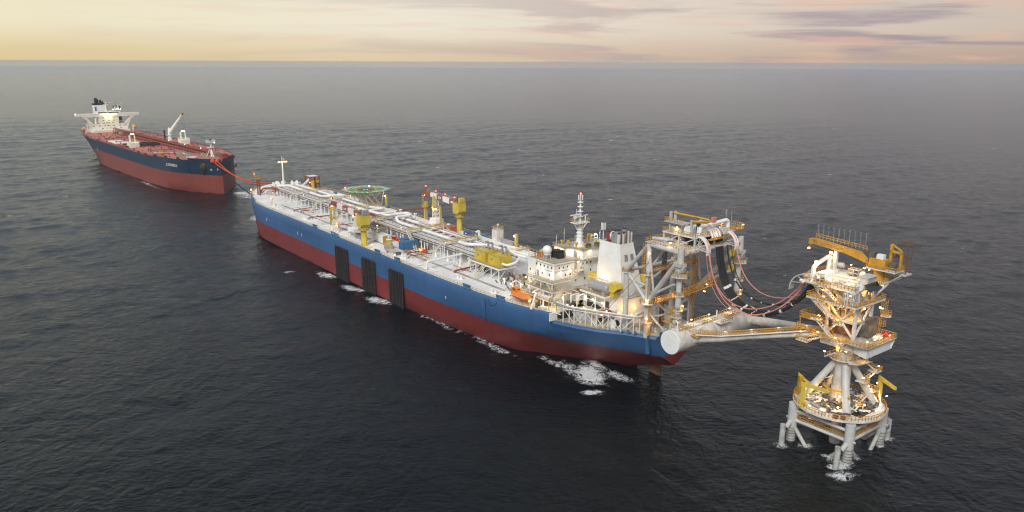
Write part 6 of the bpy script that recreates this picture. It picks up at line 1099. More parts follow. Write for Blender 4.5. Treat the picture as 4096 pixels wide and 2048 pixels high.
# ------------------------------------------------------------------ mooring tower
cx, cy_ = -70.2, -7.8; a_ = 9.15
tw = Thing('mooring_tower', 'slender white lattice mooring tower on four legs with ochre railings and many lamps', 'tower', (cx, cy_, 0))
def tb(nm, p, q, r, r2=None, m='greyw', n=12): return tw.p(nm, M[m], MB().tube(p, q, r, r2, n), smooth=True)
for sx, sy in ((1, 1), (-1, 1), (-1, -1), (1, -1)):
    x, y = cx + sx * a_, cy_ + sy * a_; tb('leg', (x, y, 4.6), (x, y, 12), 1.45, 1.4, n=16); tb('leg_foot', (x, y, -4), (x, y, 4.6), 1.3, 1.4, 'growth', 16)
    lm = MB()
    for k in range(5): lm.tube((x, y, .5 + k * .9), (x, y, .62 + k * .9), 1.42, n=16)
    tw.p('depth_marks', M['soot'], lm)
    tb('leg_brace', (x, y, 5.4), (x - sx * 6.5, y, -2), .6, m='growth'); tb('leg_brace', (x, y, 5.4), (x, y - sy * 6.5, -2), .6, m='growth')
    px, py = (x - sx * .3, y + sy * 5.2); tb('pile', (px, py, -4), (px, py, 6.5), .85, m='growth'); tb('pile_stub', (x, y, 6.6), (px, py - sy * .7, 4.4), .75, .7); tw.p('pile_collar', M['black'], MB().tube((px, py - sy * 1.5, 4.75), (px, py - sy * .8, 4.45), .8, n=12)); tb('node_bar', (x - 1.9, y, 6.9), (x + 1.9, y, 6.9), .35)
for (sx, sy), (ux, uy) in (((1, 1), (-1, 1)), ((-1, 1), (-1, -1)), ((-1, -1), (1, -1)), ((1, -1), (1, 1))):
    p = (cx + sx * a_, cy_ + sy * a_); q = (cx + ux * a_, cy_ + uy * a_); tb('lower_beam', (*p, 6.6), (*q, 6.6), .5); tb('upper_beam', (*p, 9.7), (*q, 9.7), .5)
    ix, iy = (p[0] - cx) * .88 + cx, (p[1] - cy_) * .88 + cy_; jx, jy = (q[0] - cx) * .88 + cx, (q[1] - cy_) * .88 + cy_
    w_ = tw.p('lower_walkway', M['deck2'], MB().add([(*p, 7.0), (*q, 7.0), (jx, jy, 7.0), (ix, iy, 7.0)], [(0, 1, 2, 3)])); tw.p('walkway_railing', M['orail'], MB().rail([(ix, iy, 7.0), (jx, jy, 7.0)], 1.3, .9, .12).rail([(*p, 7.1), (*q, 7.1)], 1.2, 1.2, .1), w_)
tb('inner_brace', (cx + a_, cy_ + a_, 8), (cx, cy_, 12), .5); tb('inner_brace', (cx - a_, cy_ - a_, 8), (cx, cy_, 12), .5); tb('inner_brace', (cx + a_, cy_ - a_, 5), (cx, cy_, 12), .5); tb('caisson', (cx, cy_, -4), (cx, cy_, 12), 1.6, m='growth')
# round deck
rd = tw.p('round_deck', M['dirtyw'], MB().lathe([(0, 12.1), (12.6, 12.1), (13.1, 12.4), (13.1, 13.0), (0, 13.0)], (cx, cy_, 0), 40)); tw.p('round_deck_floor', M['deck'], MB().lathe([(12.8, 0), (0, .002)], (cx, cy_, 13.006), 40), rd)
tw.p('round_railing', M['orail'], MB().rail([(cx + 12.9 * math.cos(k * .157), cy_ + 12.9 * math.sin(k * .157), 13) for k in range(40)], 1.4, 1.1, .14, True))
tb('central_column', (cx, cy_, 13), (cx, cy_, 27.4), 2.75, 2.2, n=24); tb('central_column', (cx, cy_, 27.4), (cx, cy_, 33), 2.3, 2.2, 'dirtyw', 24)
for p in ((-61.6, -1.0), (-76.8, -.6), (-78.6, -14.2), (-62.4, -14.8)): tb('inclined_leg', (p[0], p[1], 12.8), (cx + (p[0] - cx) * .14, cy_ + (p[1] - cy_) * .14, 27), 1.15, 1.0, n=16)
ring_platform(tw, (cx, cy_), 27.6, 4.3, 20); tw.p('side_platform', M['dirtyw'], MB().prism([(cx - 3, cy_ + 3), (cx - 5.6, cy_ + 1.6), (cx - 6.6, cy_ - 4), (cx - 3, cy_ - 3)], 26.9, 27.2))
tw.p('hatch_plate', M['soot'], MB().box(-75.5, -16.5, 13.02, -79, -9.4, 13.06).box(-79.8, -8, 13.02, -76.6, -2.6, 13.06))
mb = MB(); 
for _ in range(150):
    r = R.uniform(3, 10.4); a = R.uniform(0, 6.28); x = cx + r * math.cos(a); y = cy_ + r * math.sin(a); k = R.random()
    if k < .4: mb.cbox((x, y, 13.6 + R.uniform(0, 1.2)), (R.uniform(.4, 1.6), R.uniform(.3, 1.0), R.uniform(.4, 1.4)), R.uniform(0, 3))
    else: b2 = a + R.uniform(-.5, .5); r2 = min(11, r + R.uniform(-2, 2)); mb.tube((x, y, 13.4 + R.uniform(0, 1.8)), (cx + r2 * math.cos(b2), cy_ + r2 * math.sin(b2), 13.4 + R.uniform(0, 1.8)), R.uniform(.1, .32), n=5)
tw.p('deck_machinery', M['dgrey'], mb, kind='stuff'); mb = MB()
for _ in range(40):
    r = R.uniform(3, 10); a = R.uniform(0, 6.28); b2 = a + R.uniform(-.3, .3); mb.tube((cx + r * math.cos(a), cy_ + r * math.sin(a), 14 + R.uniform(0, 1.2)), (cx + (r + 1.6) * math.cos(b2), cy_ + (r + 1.6) * math.sin(b2), 14 + R.uniform(0, 1.2)), R.uniform(.12, .3), n=5)
tw.p('deck_piping', M['cream'], mb, kind='stuff'); mb = MB()
for k in range(3): mb.sweep([Vector((cx + (8.2 + k * .7) * math.cos(q), cy_ + (8.2 + k * .7) * math.sin(q), 13.9)) for q in [1.0 + .16 * j for j in range(9)]], .32, 6)
tw.p('ring_pipe', M['silver'], mb, smooth=True); tw.p('yellow_ring_beam', M['ochre'], MB().sweep([Vector((cx + 4.6 * math.cos(q), cy_ + 4.6 * math.sin(q), 18.2)) for q in [.3 + .22 * j for j in range(10)]] + [Vector((-76.6, -1.6, 18))], .35, 4)); tw.p('beam_props', M['white'], MB().bar((-76.4, -2, 13), (-76.4, -2, 18), .3).bar((cx + 4, cy_ + 2, 20), (cx + 1.6, cy_ + 1, 21.6), .2).bar((cx + 4.2, cy_ - 1, 20.4), (cx + 1.6, cy_ - .6, 21), .2))
tw.p('red_lockers', M['brickred'], MB().box(-76.2, 2.8, 13.05, -75.0, 3.8, 14.2).box(-77.9, 1.9, 13.05, -76.7, 2.8, 14.2)); tw.p('white_locker', M['white'], MB().box(-72.6, 3.4, 13.05, -70.8, 4.2, 14.6)); tw.p('red_drum', M['redp'], MB().ball((-77.6, -17.2, 14), .8, 8))
tw.p('white_skirt', M['white'], MB().prism([(-76.4, -13.4), (-80.4, -13.4), (-80, -15.4), (-76.4, -16.4)], 13.05, 13.8).extr([(-78, -16, 13.8), (-79.8, -14, 13.8), (-78.4, -14.4, 18)], (-.3, 0, 0)))
# jib hoists on the round deck
for i, (x, y, rz, h) in enumerate(((-65.0, 3.4, math.radians(190), 6.4), (-59.6, -3.4, math.radians(240), 6.2), (-76.6, -18.6, math.radians(150), 6.6))):
    t = Thing('jib_crane', ['yellow jib crane facing the viewer on the round tower deck', 'yellow jib crane at the left rim of the round tower deck', 'yellow jib arm showing at the right behind the tower legs'][i], 'crane', (x, y, 13), own=True, rot=rz, group='yellow jib cranes on the tower deck')
    t.p('jib_post', M['ochre' if i == 1 else 'craney'], MB().box(-.6, -.6, 0, .6, .6, h).box(-1, -.9, 0, 1, .9, .6)); t.p('jib_arm', M['craney'], MB().extr([(-.8, -.3, h), (-.8, -.3, h + 1.1), (7.4 if i != 1 else 3, -.3, h + .8 if i != 1 else h - 2.4), (7.4 if i != 1 else 3, -.3, h - .1 if i != 1 else h - 3.4)], (0, .6, 0)))
# lower box girder and aft pod
tw.p('box_girder', M['dirtyw'], MB().box(cx - 5.2, cy_ - 5.2, 31.8, cx + 5.2, cy_ + 5.2, 34.3)); tw.p('girder_deck', M['deck2'], MB().box(cx - 7, cy_ - 6.5, 34.3, cx + 7.2, cy_ + 7.4, 34.5)); tw.p('aft_pod', M['white'], MB().prism([(-80.2, -.8), (-75.5, -2.6), (-75.5, -14.6), (-80.2, -15.2)], 31.6, 34.5)); tw.p('pod_deck', M['deck2'], MB().prism([(-80.8, -.2), (-74, -.2), (-74, -16.4), (-80.8, -16.4)], 34.52, 34.75)); tw.p('pod_railing', M['orail'], MB().rail([(-74, -.3, 34.75), (-80.7, -.3, 34.75), (-80.7, -16.3, 34.75), (-74, -16.3, 34.75)], 1.3, 1.1, .14)); tw.p('girder_railing', M['orail'], MB().rail([(cx + 7.2, cy_ - 2, 34.5), (cx + 7.2, cy_ + 7.4, 34.5), (cx - 4, cy_ + 7.4, 34.5)], 1.3, 1.1, .14)); tw.p('pod_struts', M['white'], MB().bar((-80.4, -.6, 34.4), (-80.4, -3, 31.6), .2).bar((-80.4, -16, 34.4), (-80.2, -14.4, 31.8), .25))
tw.p('girder_gear', M['brown'], MB().tube((-68, -8, 35.6), (-73, -8, 35.6), 1.9, n=14).cbox((-66.5, -5.6, 36.4), (2.4, 2, 3)), smooth=False); tw.p('mesh_cabin', M['dgrey'], MB().box(-76.2, -13, 34.8, -73.2, -8.4, 40.6)); tw.p('red_boxes', M['redp'], MB().cbox((-78.6, -14.6, 35.5), (1.2, 1, 1.4)).cbox((-78.4, -12.4, 35.4), (1, 1, 1.2))); tw.p('pod_machinery', M['rusty'], MB().cbox((-78.4, -10.6, 35.5), (1.4, 1.6, 1.2)).ball((-78.4, -8.2, 35.6), .9, 8))
# truss tower
b_ = 4.25
C4 = [(cx + b_, cy_ + b_), (cx - b_, cy_ + b_), (cx - b_, cy_ - b_), (cx + b_, cy_ - b_)]
for p in C4: tb('tower_column', (*p, 34.4), (*p, 49.8), .58, .62, n=12)
for k in range(4):
    p, q = C4[k], C4[(k + 1) % 4]
    tb('tower_beam', (*p, 39.8), (*q, 39.8), .42, n=8); tb('tower_brace', (*p, 44.6), (*q, 35), .36, n=8); tb('tower_brace', (*p, 35), (*q, 44.6), .36, n=8); tb('tower_brace', (*p, 49.4), ((p[0] + q[0]) / 2, (p[1] + q[1]) / 2, 46), .34, n=8); tb('tower_brace', (*q, 49.4), ((p[0] + q[0]) / 2, (p[1] + q[1]) / 2, 46), .34, n=8)
for p, q in (((cx + b_, cy_ + b_, 40.5), (-60.6, -3.2, 49.4)), ((cx + b_, cy_ - b_, 41), (-60, -14, 45)), ((cx + b_, cy_ + b_, 40), (-61.4, -1, 45.2)), ((cx - b_, cy_ - b_, 46), (-75, -19.6, 49.6)), ((cx - b_, cy_ - b_, 45), (-71, -20, 49.6)), ((cx + b_, cy_ + b_, 46), (-60.4, -1.4, 49.6)), ((cx - b_, cy_ + b_, 46), (-75, -1.6, 49.6))): tb('outrigger', p, q, .34, n=8)
for i in range(6): tb('riser_pipe', (cx - 1.5 + i * .7, cy_ + (1.2 if i % 2 else -.8), 34.5), (cx - 1.5 + i * .7, cy_ + (1.2 if i % 2 else -.8), 49.5), .22, m='brown' if i % 3 else 'rusty', n=6)
for z, x0, x1, y0, y1, nm in ((40.2, -75, -65.6, -3.4, -13, 'inner_deck'),): tw.p(nm, M['deck2'], MB().box(x0, y0, z - .2, x1, y1, z))
tw.p('middle_deck', M['dirtyw'], MB().prism([(-76, -.3), (-76.2, -16.4), (-60.4, -16.4), (-60.4, -.4)], 45.0, 45.5)); tw.p('middle_floor', M['deck2'], MB().add([(-75.8, -.5, 45.512), (-76, -16.2, 45.512), (-60.6, -16.2, 45.512), (-60.6, -.6, 45.512)], [(3, 2, 1, 0)])); tw.p('middle_railing', M['orail'], MB().rail([(-60.5, -.5, 45.5), (-75.9, -.4, 45.5), (-76.1, -16.3, 45.5), (-60.5, -16.3, 45.5)], 1.3, 1.05, .14, True)); tw.p('middle_gear', M['rusty'], MB().cbox((-70, -8, 47), (6, 6, 2.8)).cbox((-64, -6, 46.6), (2, 3, 2)))
TD = [(-75.1, -.6), (-75.2, -20.9), (-71, -22.8), (-56.6, -20.8), (-56.4, -8), (-59, -.2)]
tw.p('top_deck', M['dirtyw'], MB().prism(TD, 49.5, 50.0)); tw.p('top_floor', M['cream'], MB().add([(x, y, 50.012) for x, y in TD], [tuple(range(5, -1, -1))])); tw.p('top_railing', M['orail'], MB().rail([(x, y, 50) for x, y in TD], 1.3, 1.05, .14, True)); tw.p('floor_joints', M['soot'], MB().box(-74, -12.1, 50.02, -60, -11.9, 50.05).box(-68.1, -19, 50.02, -67.9, -4, 50.05)); tw.p('corner_tube', M['white'], MB().tube((-58.6, .2, 49.9), (-59.6, .5, 49.9), .55, n=10))
# hose gutter on the tower
ar = MB(); cxg, czg = -58, 45.6
for k in range(7):
    q0, q1 = math.radians(100 - k * 15), math.radians(100 - (k + 1) * 15); f2 = lambda q, r: (cxg + r * math.cos(q), -3.4, czg + r * math.sin(q)); ar.extr([f2(q0, 5.4), f2(q1, 5.4), f2(q1, 5.05), f2(q0, 5.05)], (0, -2.2, 0))
tw.p('hose_gutter', M['greyw'], ar); mb = MB()
for k in (1, 3, 5): q0 = math.radians(100 - k * 15); mb.bar((cxg + 5.1 * math.cos(q0), -3.6, czg + 5.1 * math.sin(q0)), (cxg - .4, -3.6, czg + 2.4), .18)
tw.p('gutter_bracket', M['greyw'], mb); tw.p('hose_gutter', M['greyw'], MB().pipe([(-57, -17, 50.4), (-57.4, -17, 52), (-62, -17, 52.4)], .8, 4, 1.6))
# stairs zigzag down the port face
sg = 1.5
for (xa, za), (xb, zb2), y in (((-66.2, 50), (-71.6, 45.6), .6), ((-65.5, 45.2), (-72, 40.2), .8), ((-65.2, 40.0), (-72, 34.6), .9)):
    stair(tw, (xa, y, za), (xb, y, zb2), 1.3, 'orail')
    for q, zq in ((xa, za), (xb, zb2)): lp = tw.p('stair_landing', M['dirtyw'], MB().box(q - 1.4, y - .9, zq - .3, q + 1.4, y + 1.0, zq - .05)); tw.p('landing_railing', M['orail'], MB().rail([(q - 1.4, y + 1, zq), (q + 1.4, y + 1, zq)], 1.2, .9, .14), lp)
stair(tw, (-71, .2, 40), (-66, .2, 45), 1.2, 'orail'); stair(tw, (-66.5, .4, 34.4), (-62, .4, 32.2), 1.2, 'orail'); tw.p('low_landing', M['dirtyw'], MB().box(-63, -1.6, 31.8, -59.4, 1.2, 32.05)); tw.p('low_landing_railing', M['orail'], MB().rail([(-63, 1.2, 32), (-59.4, 1.2, 32), (-59.4, -1.6, 32)], 1.2, 1, .14)); stair(tw, (-74, -.9, 34.4), (-71, -2.6, 30.6), 1.2, 'orail'); stair(tw, (-71, -2.4, 30.6), (-67, -3.2, 28), 1.2, 'orail')
for (xa, ya, za), (xb, yb, zb2) in (((-75.4, -10, 27.4), (-77, -13.4, 24.2)), ((-77, -13.4, 23.9), (-75.2, -10.4, 21.0)), ((-75.2, -10.4, 20.8), (-76.6, -13.2, 17.8)), ((-76.6, -13.2, 17.6), (-74.6, -9.6, 13.6))):
    stair(tw, (xa, ya, za), (xb, yb, zb2), 1.2, 'orail'); lp = tw.p('stair_landing', M['dirtyw'], MB().box(xb - 1.5, yb - 1.4, zb2 - .3, xb + 1.5, yb + 1.4, zb2 - .05)); tw.p('landing_railing', M['orail'], MB().rail([(xb - 1.5, yb + 1.4, zb2), (xb - 1.5, yb - 1.4, zb2), (xb + 1.5, yb - 1.4, zb2)], 1.2, .9, .14), lp)
tw.p('stair_cage', M['white'], MB().rail([(-72.8, 1.2, 46.0), (-75.2, 1.2, 46.0), (-75.2, -.6, 46), (-72.8, -.6, 46)], 3.4, 1.2, .16, True)); cage(tw, -76, -16.6, 37, 45, w=1.2); ring_platform(tw, (-76.4, -17), 40.4, 1.7, 6); cage(tw, -75.2, -15.6, 34.8, 40)
# things on the top deck
t = Thing('tower_crane', 'ochre pedestal crane with long stowed boom on top of the mooring tower', 'crane', (-72.3, -18.4, 50)); X, Y = -72.3, -18.4
t.p('pedestal', M['ochre'], MB().lathe([(1.7, 50), (1.5, 51.4), (1.7, 53.2), (2.4, 53.4), (2.4, 53.7)], (X, Y, 0), 14), smooth=True); t.p('machinery_house', M['ochre'], MB().box(X - 2.4, Y - .4, 53.8, X + 2.4, Y + 2.2, 56.6)); t.p('white_locker', M['white'], MB().box(X - 1.6, Y + .4, 56.65, X + .4, Y + 2.0, 58)); t.p('gantry_frame', M['ochre'], MB().box(X - 2.6, Y - 1.6, 53.8, X - 1.9, Y - .8, 61).box(X - 5.6, Y - 1.6, 53.8, X - 5, Y - .8, 59).box(X - 5.6, Y - 1.6, 58.6, X - 1.9, Y - .8, 59.2).bar((X - 2.2, Y - 1.2, 61), (X - 5.3, Y - 1.2, 59.4), .4)); t.p('crane_deck', M['dirtyw'], MB().box(X - 6, Y - 3, 53.5, X + 3, Y + 3, 53.78)); t.p('crane_railing', M['orail'], MB().rail([(X - 6, Y + 3, 53.8), (X + 3, Y + 3, 53.8), (X + 3, Y - 3, 53.8), (X - 6, Y - 3, 53.8)], 1.2, 1, .14, True)); t.p('winch_gear', M['dgrey'], MB().cbox((X + 2.2, Y + .6, 57.4), (1.4, 1.6, 1.4)).cbox((X - 4, Y, 55), (2, 2, 2)))
t.p('boom_root', M['ochre'], MB().extr([(X + 2.2, -15.4, 55.4), (X + 2.2, -15.4, 56.4), (X + 4.4, -15.4, 58.2), (X + 9, -15.4, 58.6), (X + 9, -15.4, 57.0), (X + 4.4, -15.4, 56.0)], (0, 1.6, 0))); t.p('boom_tip', M['orail'], MB().truss((X + 9, -15.3, 57.2), (X + 19.5, -15.3, 58.2), 1.3, 9, .2).truss((X + 9, -13.9, 57.2), (X + 19.5, -13.9, 58.2), 1.3, 9, .2)); t.p('boom_walkway', M['orail'], MB().rail([(X + 3, -15.5, 58.6), (X + 19.5, -15.5, 59.7)], 1.3, 1.2, .15)); t.p('boom_head', M['ochre'], MB().cbox((X + 20, -14.6, 58.6), (1.4, 1.8, 1.6)).bar((X + 20.4, -14.6, 58), (X + 21, -14.6, 56), .3)); t.lamp((X + 21, -14.6, 56.2), M['lampo'], (.8, .8, .6), 200); t.p('boom_rest', M['greyw'], MB().box(X + 11.4, -15.2, 50, X + 12.4, -14.2, 57)); mb = MB()
for k in range(10): q = X + 3.6 + k * 1.7; mb.bar((q, -15.5, 59.8), (q, -15.5, 63.4), .1).bar((q, -15.8, 63.8), (q + .5, -15.5, 63.2), .09).bar((q, -15.2, 63.8), (q + .5, -15.5, 63.2), .09)
t.p('bird_spikes', M['grey'], mb, kind='stuff')
t = Thing('lattice_cage', 'rusty open lattice cage behind the crane at the right end of the tower top', 'frame', (-77.4, -21.5, 50)); mb = MB(); q4 = [(-75.6, -20.4), (-78.8, -20.4), (-78.8, -23.2), (-75.6, -23.2)]
for k in range(4):
    p, q = q4[k], q4[(k + 1) % 4]; mb.bar((*p, 52.6), (*p, 60.5), .16)
    for z in (54.4, 57.4, 60.5): mb.bar((*p, z), (*q, z), .13)
    for z in (52.6, 55.6): mb.bar((*p, z), (*q, z + 3), .11)
for k in range(9): mb.bar((q4[k % 4][0], q4[k % 4][1], 60.5), (-77.2 + R.uniform(-2.4, 2.4), -21.8 + R.uniform(-2.4, 2.4), 62.4), .1)
t.p('cage_bars', M['brown'], mb); t.p('cage_base', M['greyw'], MB().box(-79.4, -23.6, 52.2, -75, -19.8, 52.6).bar((-79, -22, 52.2), (-75, -19, 49.6), .3).bar((-78, -19.9, 52.2), (-75, -18, 49.6), .3))
t = Thing('header_manifold', 'white elevated header pipe with two orange lamps on the tower top', 'pipe', (-59.5, -8, 50)); t.p('header', M['white'], MB().pipe([(-60, -3.8, 50), (-60, -3.8, 54), (-59, -13.6, 55.4), (-59, -13.6, 50)], .6, 10, 1.2), smooth=True); t.p('portal', M['white'], MB().bar((-60.4, -2.0, 50), (-60.4, -2.0, 54), .2).bar((-60.4, -2, 54), (-59.6, -5, 54.4), .24).bar((-58.6, -16, 50), (-58.6, -16, 55.4), .2).bar((-58.6, -16, 55.4), (-59, -12.6, 55.2), .24)); t.lamp((-60.2, -4.4, 55.1), M['lampo'], (1, 1, .9), 500, off=(-.8, .3, -.8)); t.lamp((-59.4, -13.4, 56.4), M['lampo'], (1.1, 1.1, 1), 500, off=(-.8, 0, -.8))
for k in range(5): t.p('gooseneck', M['white'], MB().pipe([(-62.4, -6.4 - k * 1.1, 50), (-62.4, -6.4 - k * 1.1, 51.6), (-60.4, -6.4 - k * 1.1, 51.8), (-58.4, -6.4 - k * 1.1, 50.3)], .32, 8, 1), smooth=True)
solo('shelter_box', 'plain grey shelter box on the tower top beside the dark solar panel', 'shelter', (-73.4, -10, 50), MB().prism([(-74.6, -12.6), (-72.2, -12.6), (-72.2, -7.8), (-74.6, -7.8)], 50.02, 52.6).box(-74.9, -12.9, 52.62, -71.9, -7.5, 52.8), M['greyw']); solo('solar_panel', 'dark slatted solar panel tilted on the near edge of the tower top', 'solar panel', (-75.6, -8, 50), MB().add([(-75.3, -4.6, 51.4), (-75.3, -11.6, 51.4), (-77.0, -11.6, 49.6), (-77.0, -4.6, 49.6)], [(0, 1, 2, 3)]), M['glass'])
for i, (x, y, mm, l) in enumerate(((-72.8, -2.6, 'white', 'white framed skid with reel at the near corner of the tower top'), (-66, -16.4, 'dirtyw', 'grey machine with lit white frame on the far side of the tower top'), (-63.6, -2.4, 'dirtyw', 'pale pipe skid at the left near edge of the tower top'))):
    t = Thing('equipment_skid', l, 'machine', (x, y, 50), group='skids on the tower top'); mb = MB().rail([(x - 1.6, y - 1, 50), (x + 1.6, y - 1, 50), (x + 1.6, y + 1, 50), (x - 1.6, y + 1, 50)], 2.2, 1.6, .18, True); t.p('skid_frame', M[mm], mb); t.p('skid_gear', M['dgrey' if i else 'cream'], MB().cbox((x - .6, y, 50.8), (1.4, 1.4, 1.4)).cbox((x + 1, y, 50.6), (.9, 1.2, 1))); t.p('reel', M['white'], MB().tube((x - 2.4, y - .3, 51), (x - 2.4, y + .3, 51), 1, n=12))
mb = MB()
for _ in range(40): mb.cbox((R.uniform(-74, -58.5), R.choice((R.uniform(-20, -14.5), R.uniform(-4.6, -1.6))), 50.5 + R.uniform(0, .6)), (R.uniform(.3, 1.2), R.uniform(.3, 1.2), R.uniform(.4, 1.4)), R.uniform(0, 3))
tw.p('top_clutter', M['greyw'], mb, kind='stuff')
# lamps
LW = M['lampw']
for p, s in (((-64, .2, 52), 0), ((-67, -1.2, 51.6), 0), ((-62, -5, 52.4), 0), ((-65, -15.6, 53.4), 1), ((-70.4, -16, 53), 1), ((-68.6, -16.4, 53), 0), ((-73.6, -1.2, 48.4), 0), ((-74.4, -16.8, 49), 0), ((-80.4, -12.6, 36.2), 1), ((-79.6, -9.4, 36.0), 1), ((-60.6, .8, 34.6), 0), ((-67, 1.6, 47.2), 0), ((-72, 1.8, 41.6), 0), ((-66.4, 1.8, 41.4), 0), ((-66, .8, 36), 0), ((-72, 1.8, 36.2), 0), ((-75.4, -16.8, 42.2), 1), ((-79.4, -2, 36.2), 1), ((-79.8, -5.4, 36.2), 1), ((-66.4, -3.4, 29.2), 0), ((-71, -2, 32), 0), ((-73.6, -2, 31.6), 0), ((-75.6, -11, 29.6), 1), ((-76, -9.4, 22.4), 0), ((-77.8, -13.8, 25.6), 1), ((-76.4, -12, 19.4), 0), ((-79.0, -18.6, 15.2), 1), ((-77.6, -14.6, 20.0), 1), ((-72, 4.4, 14.6), 0), ((-79.6, -5, 14.4), 1), ((-81.4, -8, 14.4), 1), ((-68, 4.7, 14.6), 0), ((-67.6, .2, 16), 0), ((-72.6, -3.2, 17), 0), ((-75, -3.6, 15.6), 0), ((-73, -9, 36.8), 0), ((-64.5, -1.8, 49), 0)): tw.lamp(p, LW, (1.0, .3, .25) if s == 0 else (.3, 1.0, .25), 0)
for p in ((-73.6, -9.6, 43), (-76.0, -14, 43.2), (-68.6, .2, 15.6), (-78.4, -6.8, 15.4), (-63.6, -1.6, 14.8), (-74.4, .4, 15.2)): tw.lamp(p, M['lampo'], (.6, .6, .6), 0)
for p, w in (((-70, -7, 43.6), 900), ((-73, -6, 42), 600), ((-68, -2, 42.6), 500), ((-70, -3, 37), 500), ((-73, 1.6, 37), 260), ((-66, 1.6, 42.8), 260), ((-72, 1.8, 43), 260), ((-70, .8, 48), 400), ((-64, -4, 48), 350), ((-74, -10, 48), 350), ((-79, -8, 37), 300), ((-79, -13, 37), 300), ((-64, 1, 34.6), 220), ((-71, -1.6, 31.6), 250), ((-66.6, -3.6, 30), 220), ((-76, -9, 29), 220), ((-77.5, -12, 22.6), 260), ((-77, -12.6, 18.4), 260), ((-66, -2, 16.6), 420), ((-72, -2.4, 16), 420), ((-77, -7, 16), 420), ((-72, 2.4, 15.4), 260), ((-64, -10, 16), 300), ((-78.6, -14, 16), 260), ((-62, -6, 53), 300), ((-66, -14, 53.4), 300), ((-70, -17, 54.4), 200), ((-66, -2, 52), 260), ((-72, -3, 52.4), 220), ((-70, -5, 9), 260), ((-66, 0, 8.6), 160), ((-78, -9, 8.6), 160)): tw.light(p, w, (1, .56, .15))
# ------------------------------------------------------------------ the tanker astern: superstructure and deck
YC = 5.0; VD = 25.95
sp = Thing('tanker_bridge', 'cream bridge tower of the far tanker with wide wings and lit wheelhouse', 'superstructure', (-6, YC, VD), VS)
sp.p('lower_block', M['cream'], MB().box(-22, YC - 21, VD - .3, 0, YC + 21, 35.5)); sp.p('centre_block', M['cream'], MB().box(-20, YC - 11.5, 35.5, 0, YC + 11.5, 44.8)); sp.p('bridge_wings', M['cream'], MB().extr([(-8, YC - 36, 45.6), (-8, YC - 24, 44.4), (-8, YC + 24, 44.4), (-8, YC + 36, 45.6), (-8, YC + 36, 48.4), (-8, YC - 36, 48.4)], (8.4, 0, 0)))
for s in (-1, 1): sp.p('wing_bracket', M['cream'], MB().extr([(-6, YC + s * 20.9, 30), (-6, YC + s * 20.9, 35.4), (-6, YC + s * 17.5, 35.6), (-6, YC + s * 25, 44.6), (-6, YC + s * 31, 44.8), (-6, YC + s * 25.5, 41)], (6.3, 0, 0)))
sp.p('wheelhouse', M['cream'], MB().box(-12, YC - 12, 48.4, 0, YC + 13, 50.6)); sp.p('wheelhouse_window', M['glass'], MB().box(.0, YC - 11, 48.9, .1, YC + 12, 50))
for r_i, (z, ys) in enumerate(((43, (-6.5, 0, 5.5)), (40, (-6.5, 0, 5.5)), (36.8, (-18, -12, -6, -2.5, 0, 4.5, 12, 17.5)), (33.4, (-18, -11, -5, -2, 0, 5, 12, 18)), (30.4, (-8, -3, 1, 6, 13)))):
    for y in ys:
        for k in (-.6, .6): sp.p('window', M['glass'], MB().box(.0, YC + y + k - .35, z - .5, .06, YC + y + k + .35, z + .5))
sp.p('base_deck', M['cream'], MB().box(-1, YC - 20, VD - .3, 6, YC + 22, 28.4)); sp.p('base_railing', M['railw'], MB().rail([(6, YC - 20, 28.4), (6, YC + 22, 28.4)], 1.2, 2.5, .2)); sp.p('side_stairs', M['dirtyw'], MB().box(-16, YC - 24.5, VD, -6, YC - 21.1, 29).box(-14, YC - 24, 32, -8, YC - 21.1, 32.4).rail([(-14, YC - 24, 32.4), (-8, YC - 24, 32.4)], 3, 2, .25)); sp.p('roof_mast', M['cream'], MB().tube((-8, YC, 50.6), (-8, YC, 62), .9, .5, 8).box(-8.4, YC - 3, 58, -7.6, YC + 3, 59).box(-8.2, YC + .5, 61.4, -7.8, YC + 9, 61.8).tube((-6, YC + 13, 50.6), (-6, YC + 13, 60), .4, .25, 6).tube((-6, YC + 13, 57), (-6, YC + 18, 59.6), .15, n=5)); sp.p('dome', M['white'], MB().tube((-5, YC + 9.5, 50.6), (-5, YC + 9.5, 53), .3, n=6).ball((-5, YC + 9.5, 54), 1.3, 10), smooth=True); sp.p('roof_railing', M['railw'], MB().rail([(0, YC - 12, 50.6), (0, YC + 13, 50.6)], 1.6, 2.4, .22))
for y in (-8.5, -6, -2, 1.5, 4, 6.5, 9): sp.lamp((.8, YC + y, 47.6), M['lampv'], (.5, 1.4, .9))
sp.lamp((.6, YC - 36.6, 48.8), M['lampw'], (1.2, 1.2, 1.2)); sp.light((4, YC, 46), 2500, (.9, 1, .4))
YF = YC + 6.5
fn2 = Thing('tanker_funnel', 'white funnel with black top and dark exhaust pipes on the far tanker', 'funnel', (-18, YF - 10, 46), VS); fn2.p('casing', M['white'], MB().box(-24, YF - 18, 46, -14, YF - 4.5, 58.2)); fn2.p('black_band', M['soot'], MB().box(-24.2, YF - 18.2, 58.2, -13.8, YF - 4.3, 60)); fn2.p('emblem', M['cont_blue'], MB().box(-13.98, YF - 17.6, 51, -13.9, YF - 15.6, 56)); fn2.p('base', M['brown'], MB().box(-24, YF - 18, 42, -14, YF - 15, 46))
for y, h, r in ((-14.6, 65, 1.7), (-12.6, 64, 1.2), (-9.4, 63, 1.3), (-7, 61.6, .9)): fn2.p('exhaust_pipe', M['soot'], MB().tube((-19, YF + y, 60), (-19, YF + y, h), r, n=8).ball((-19, YF + y, h), r * 1.15, 8), smooth=True)
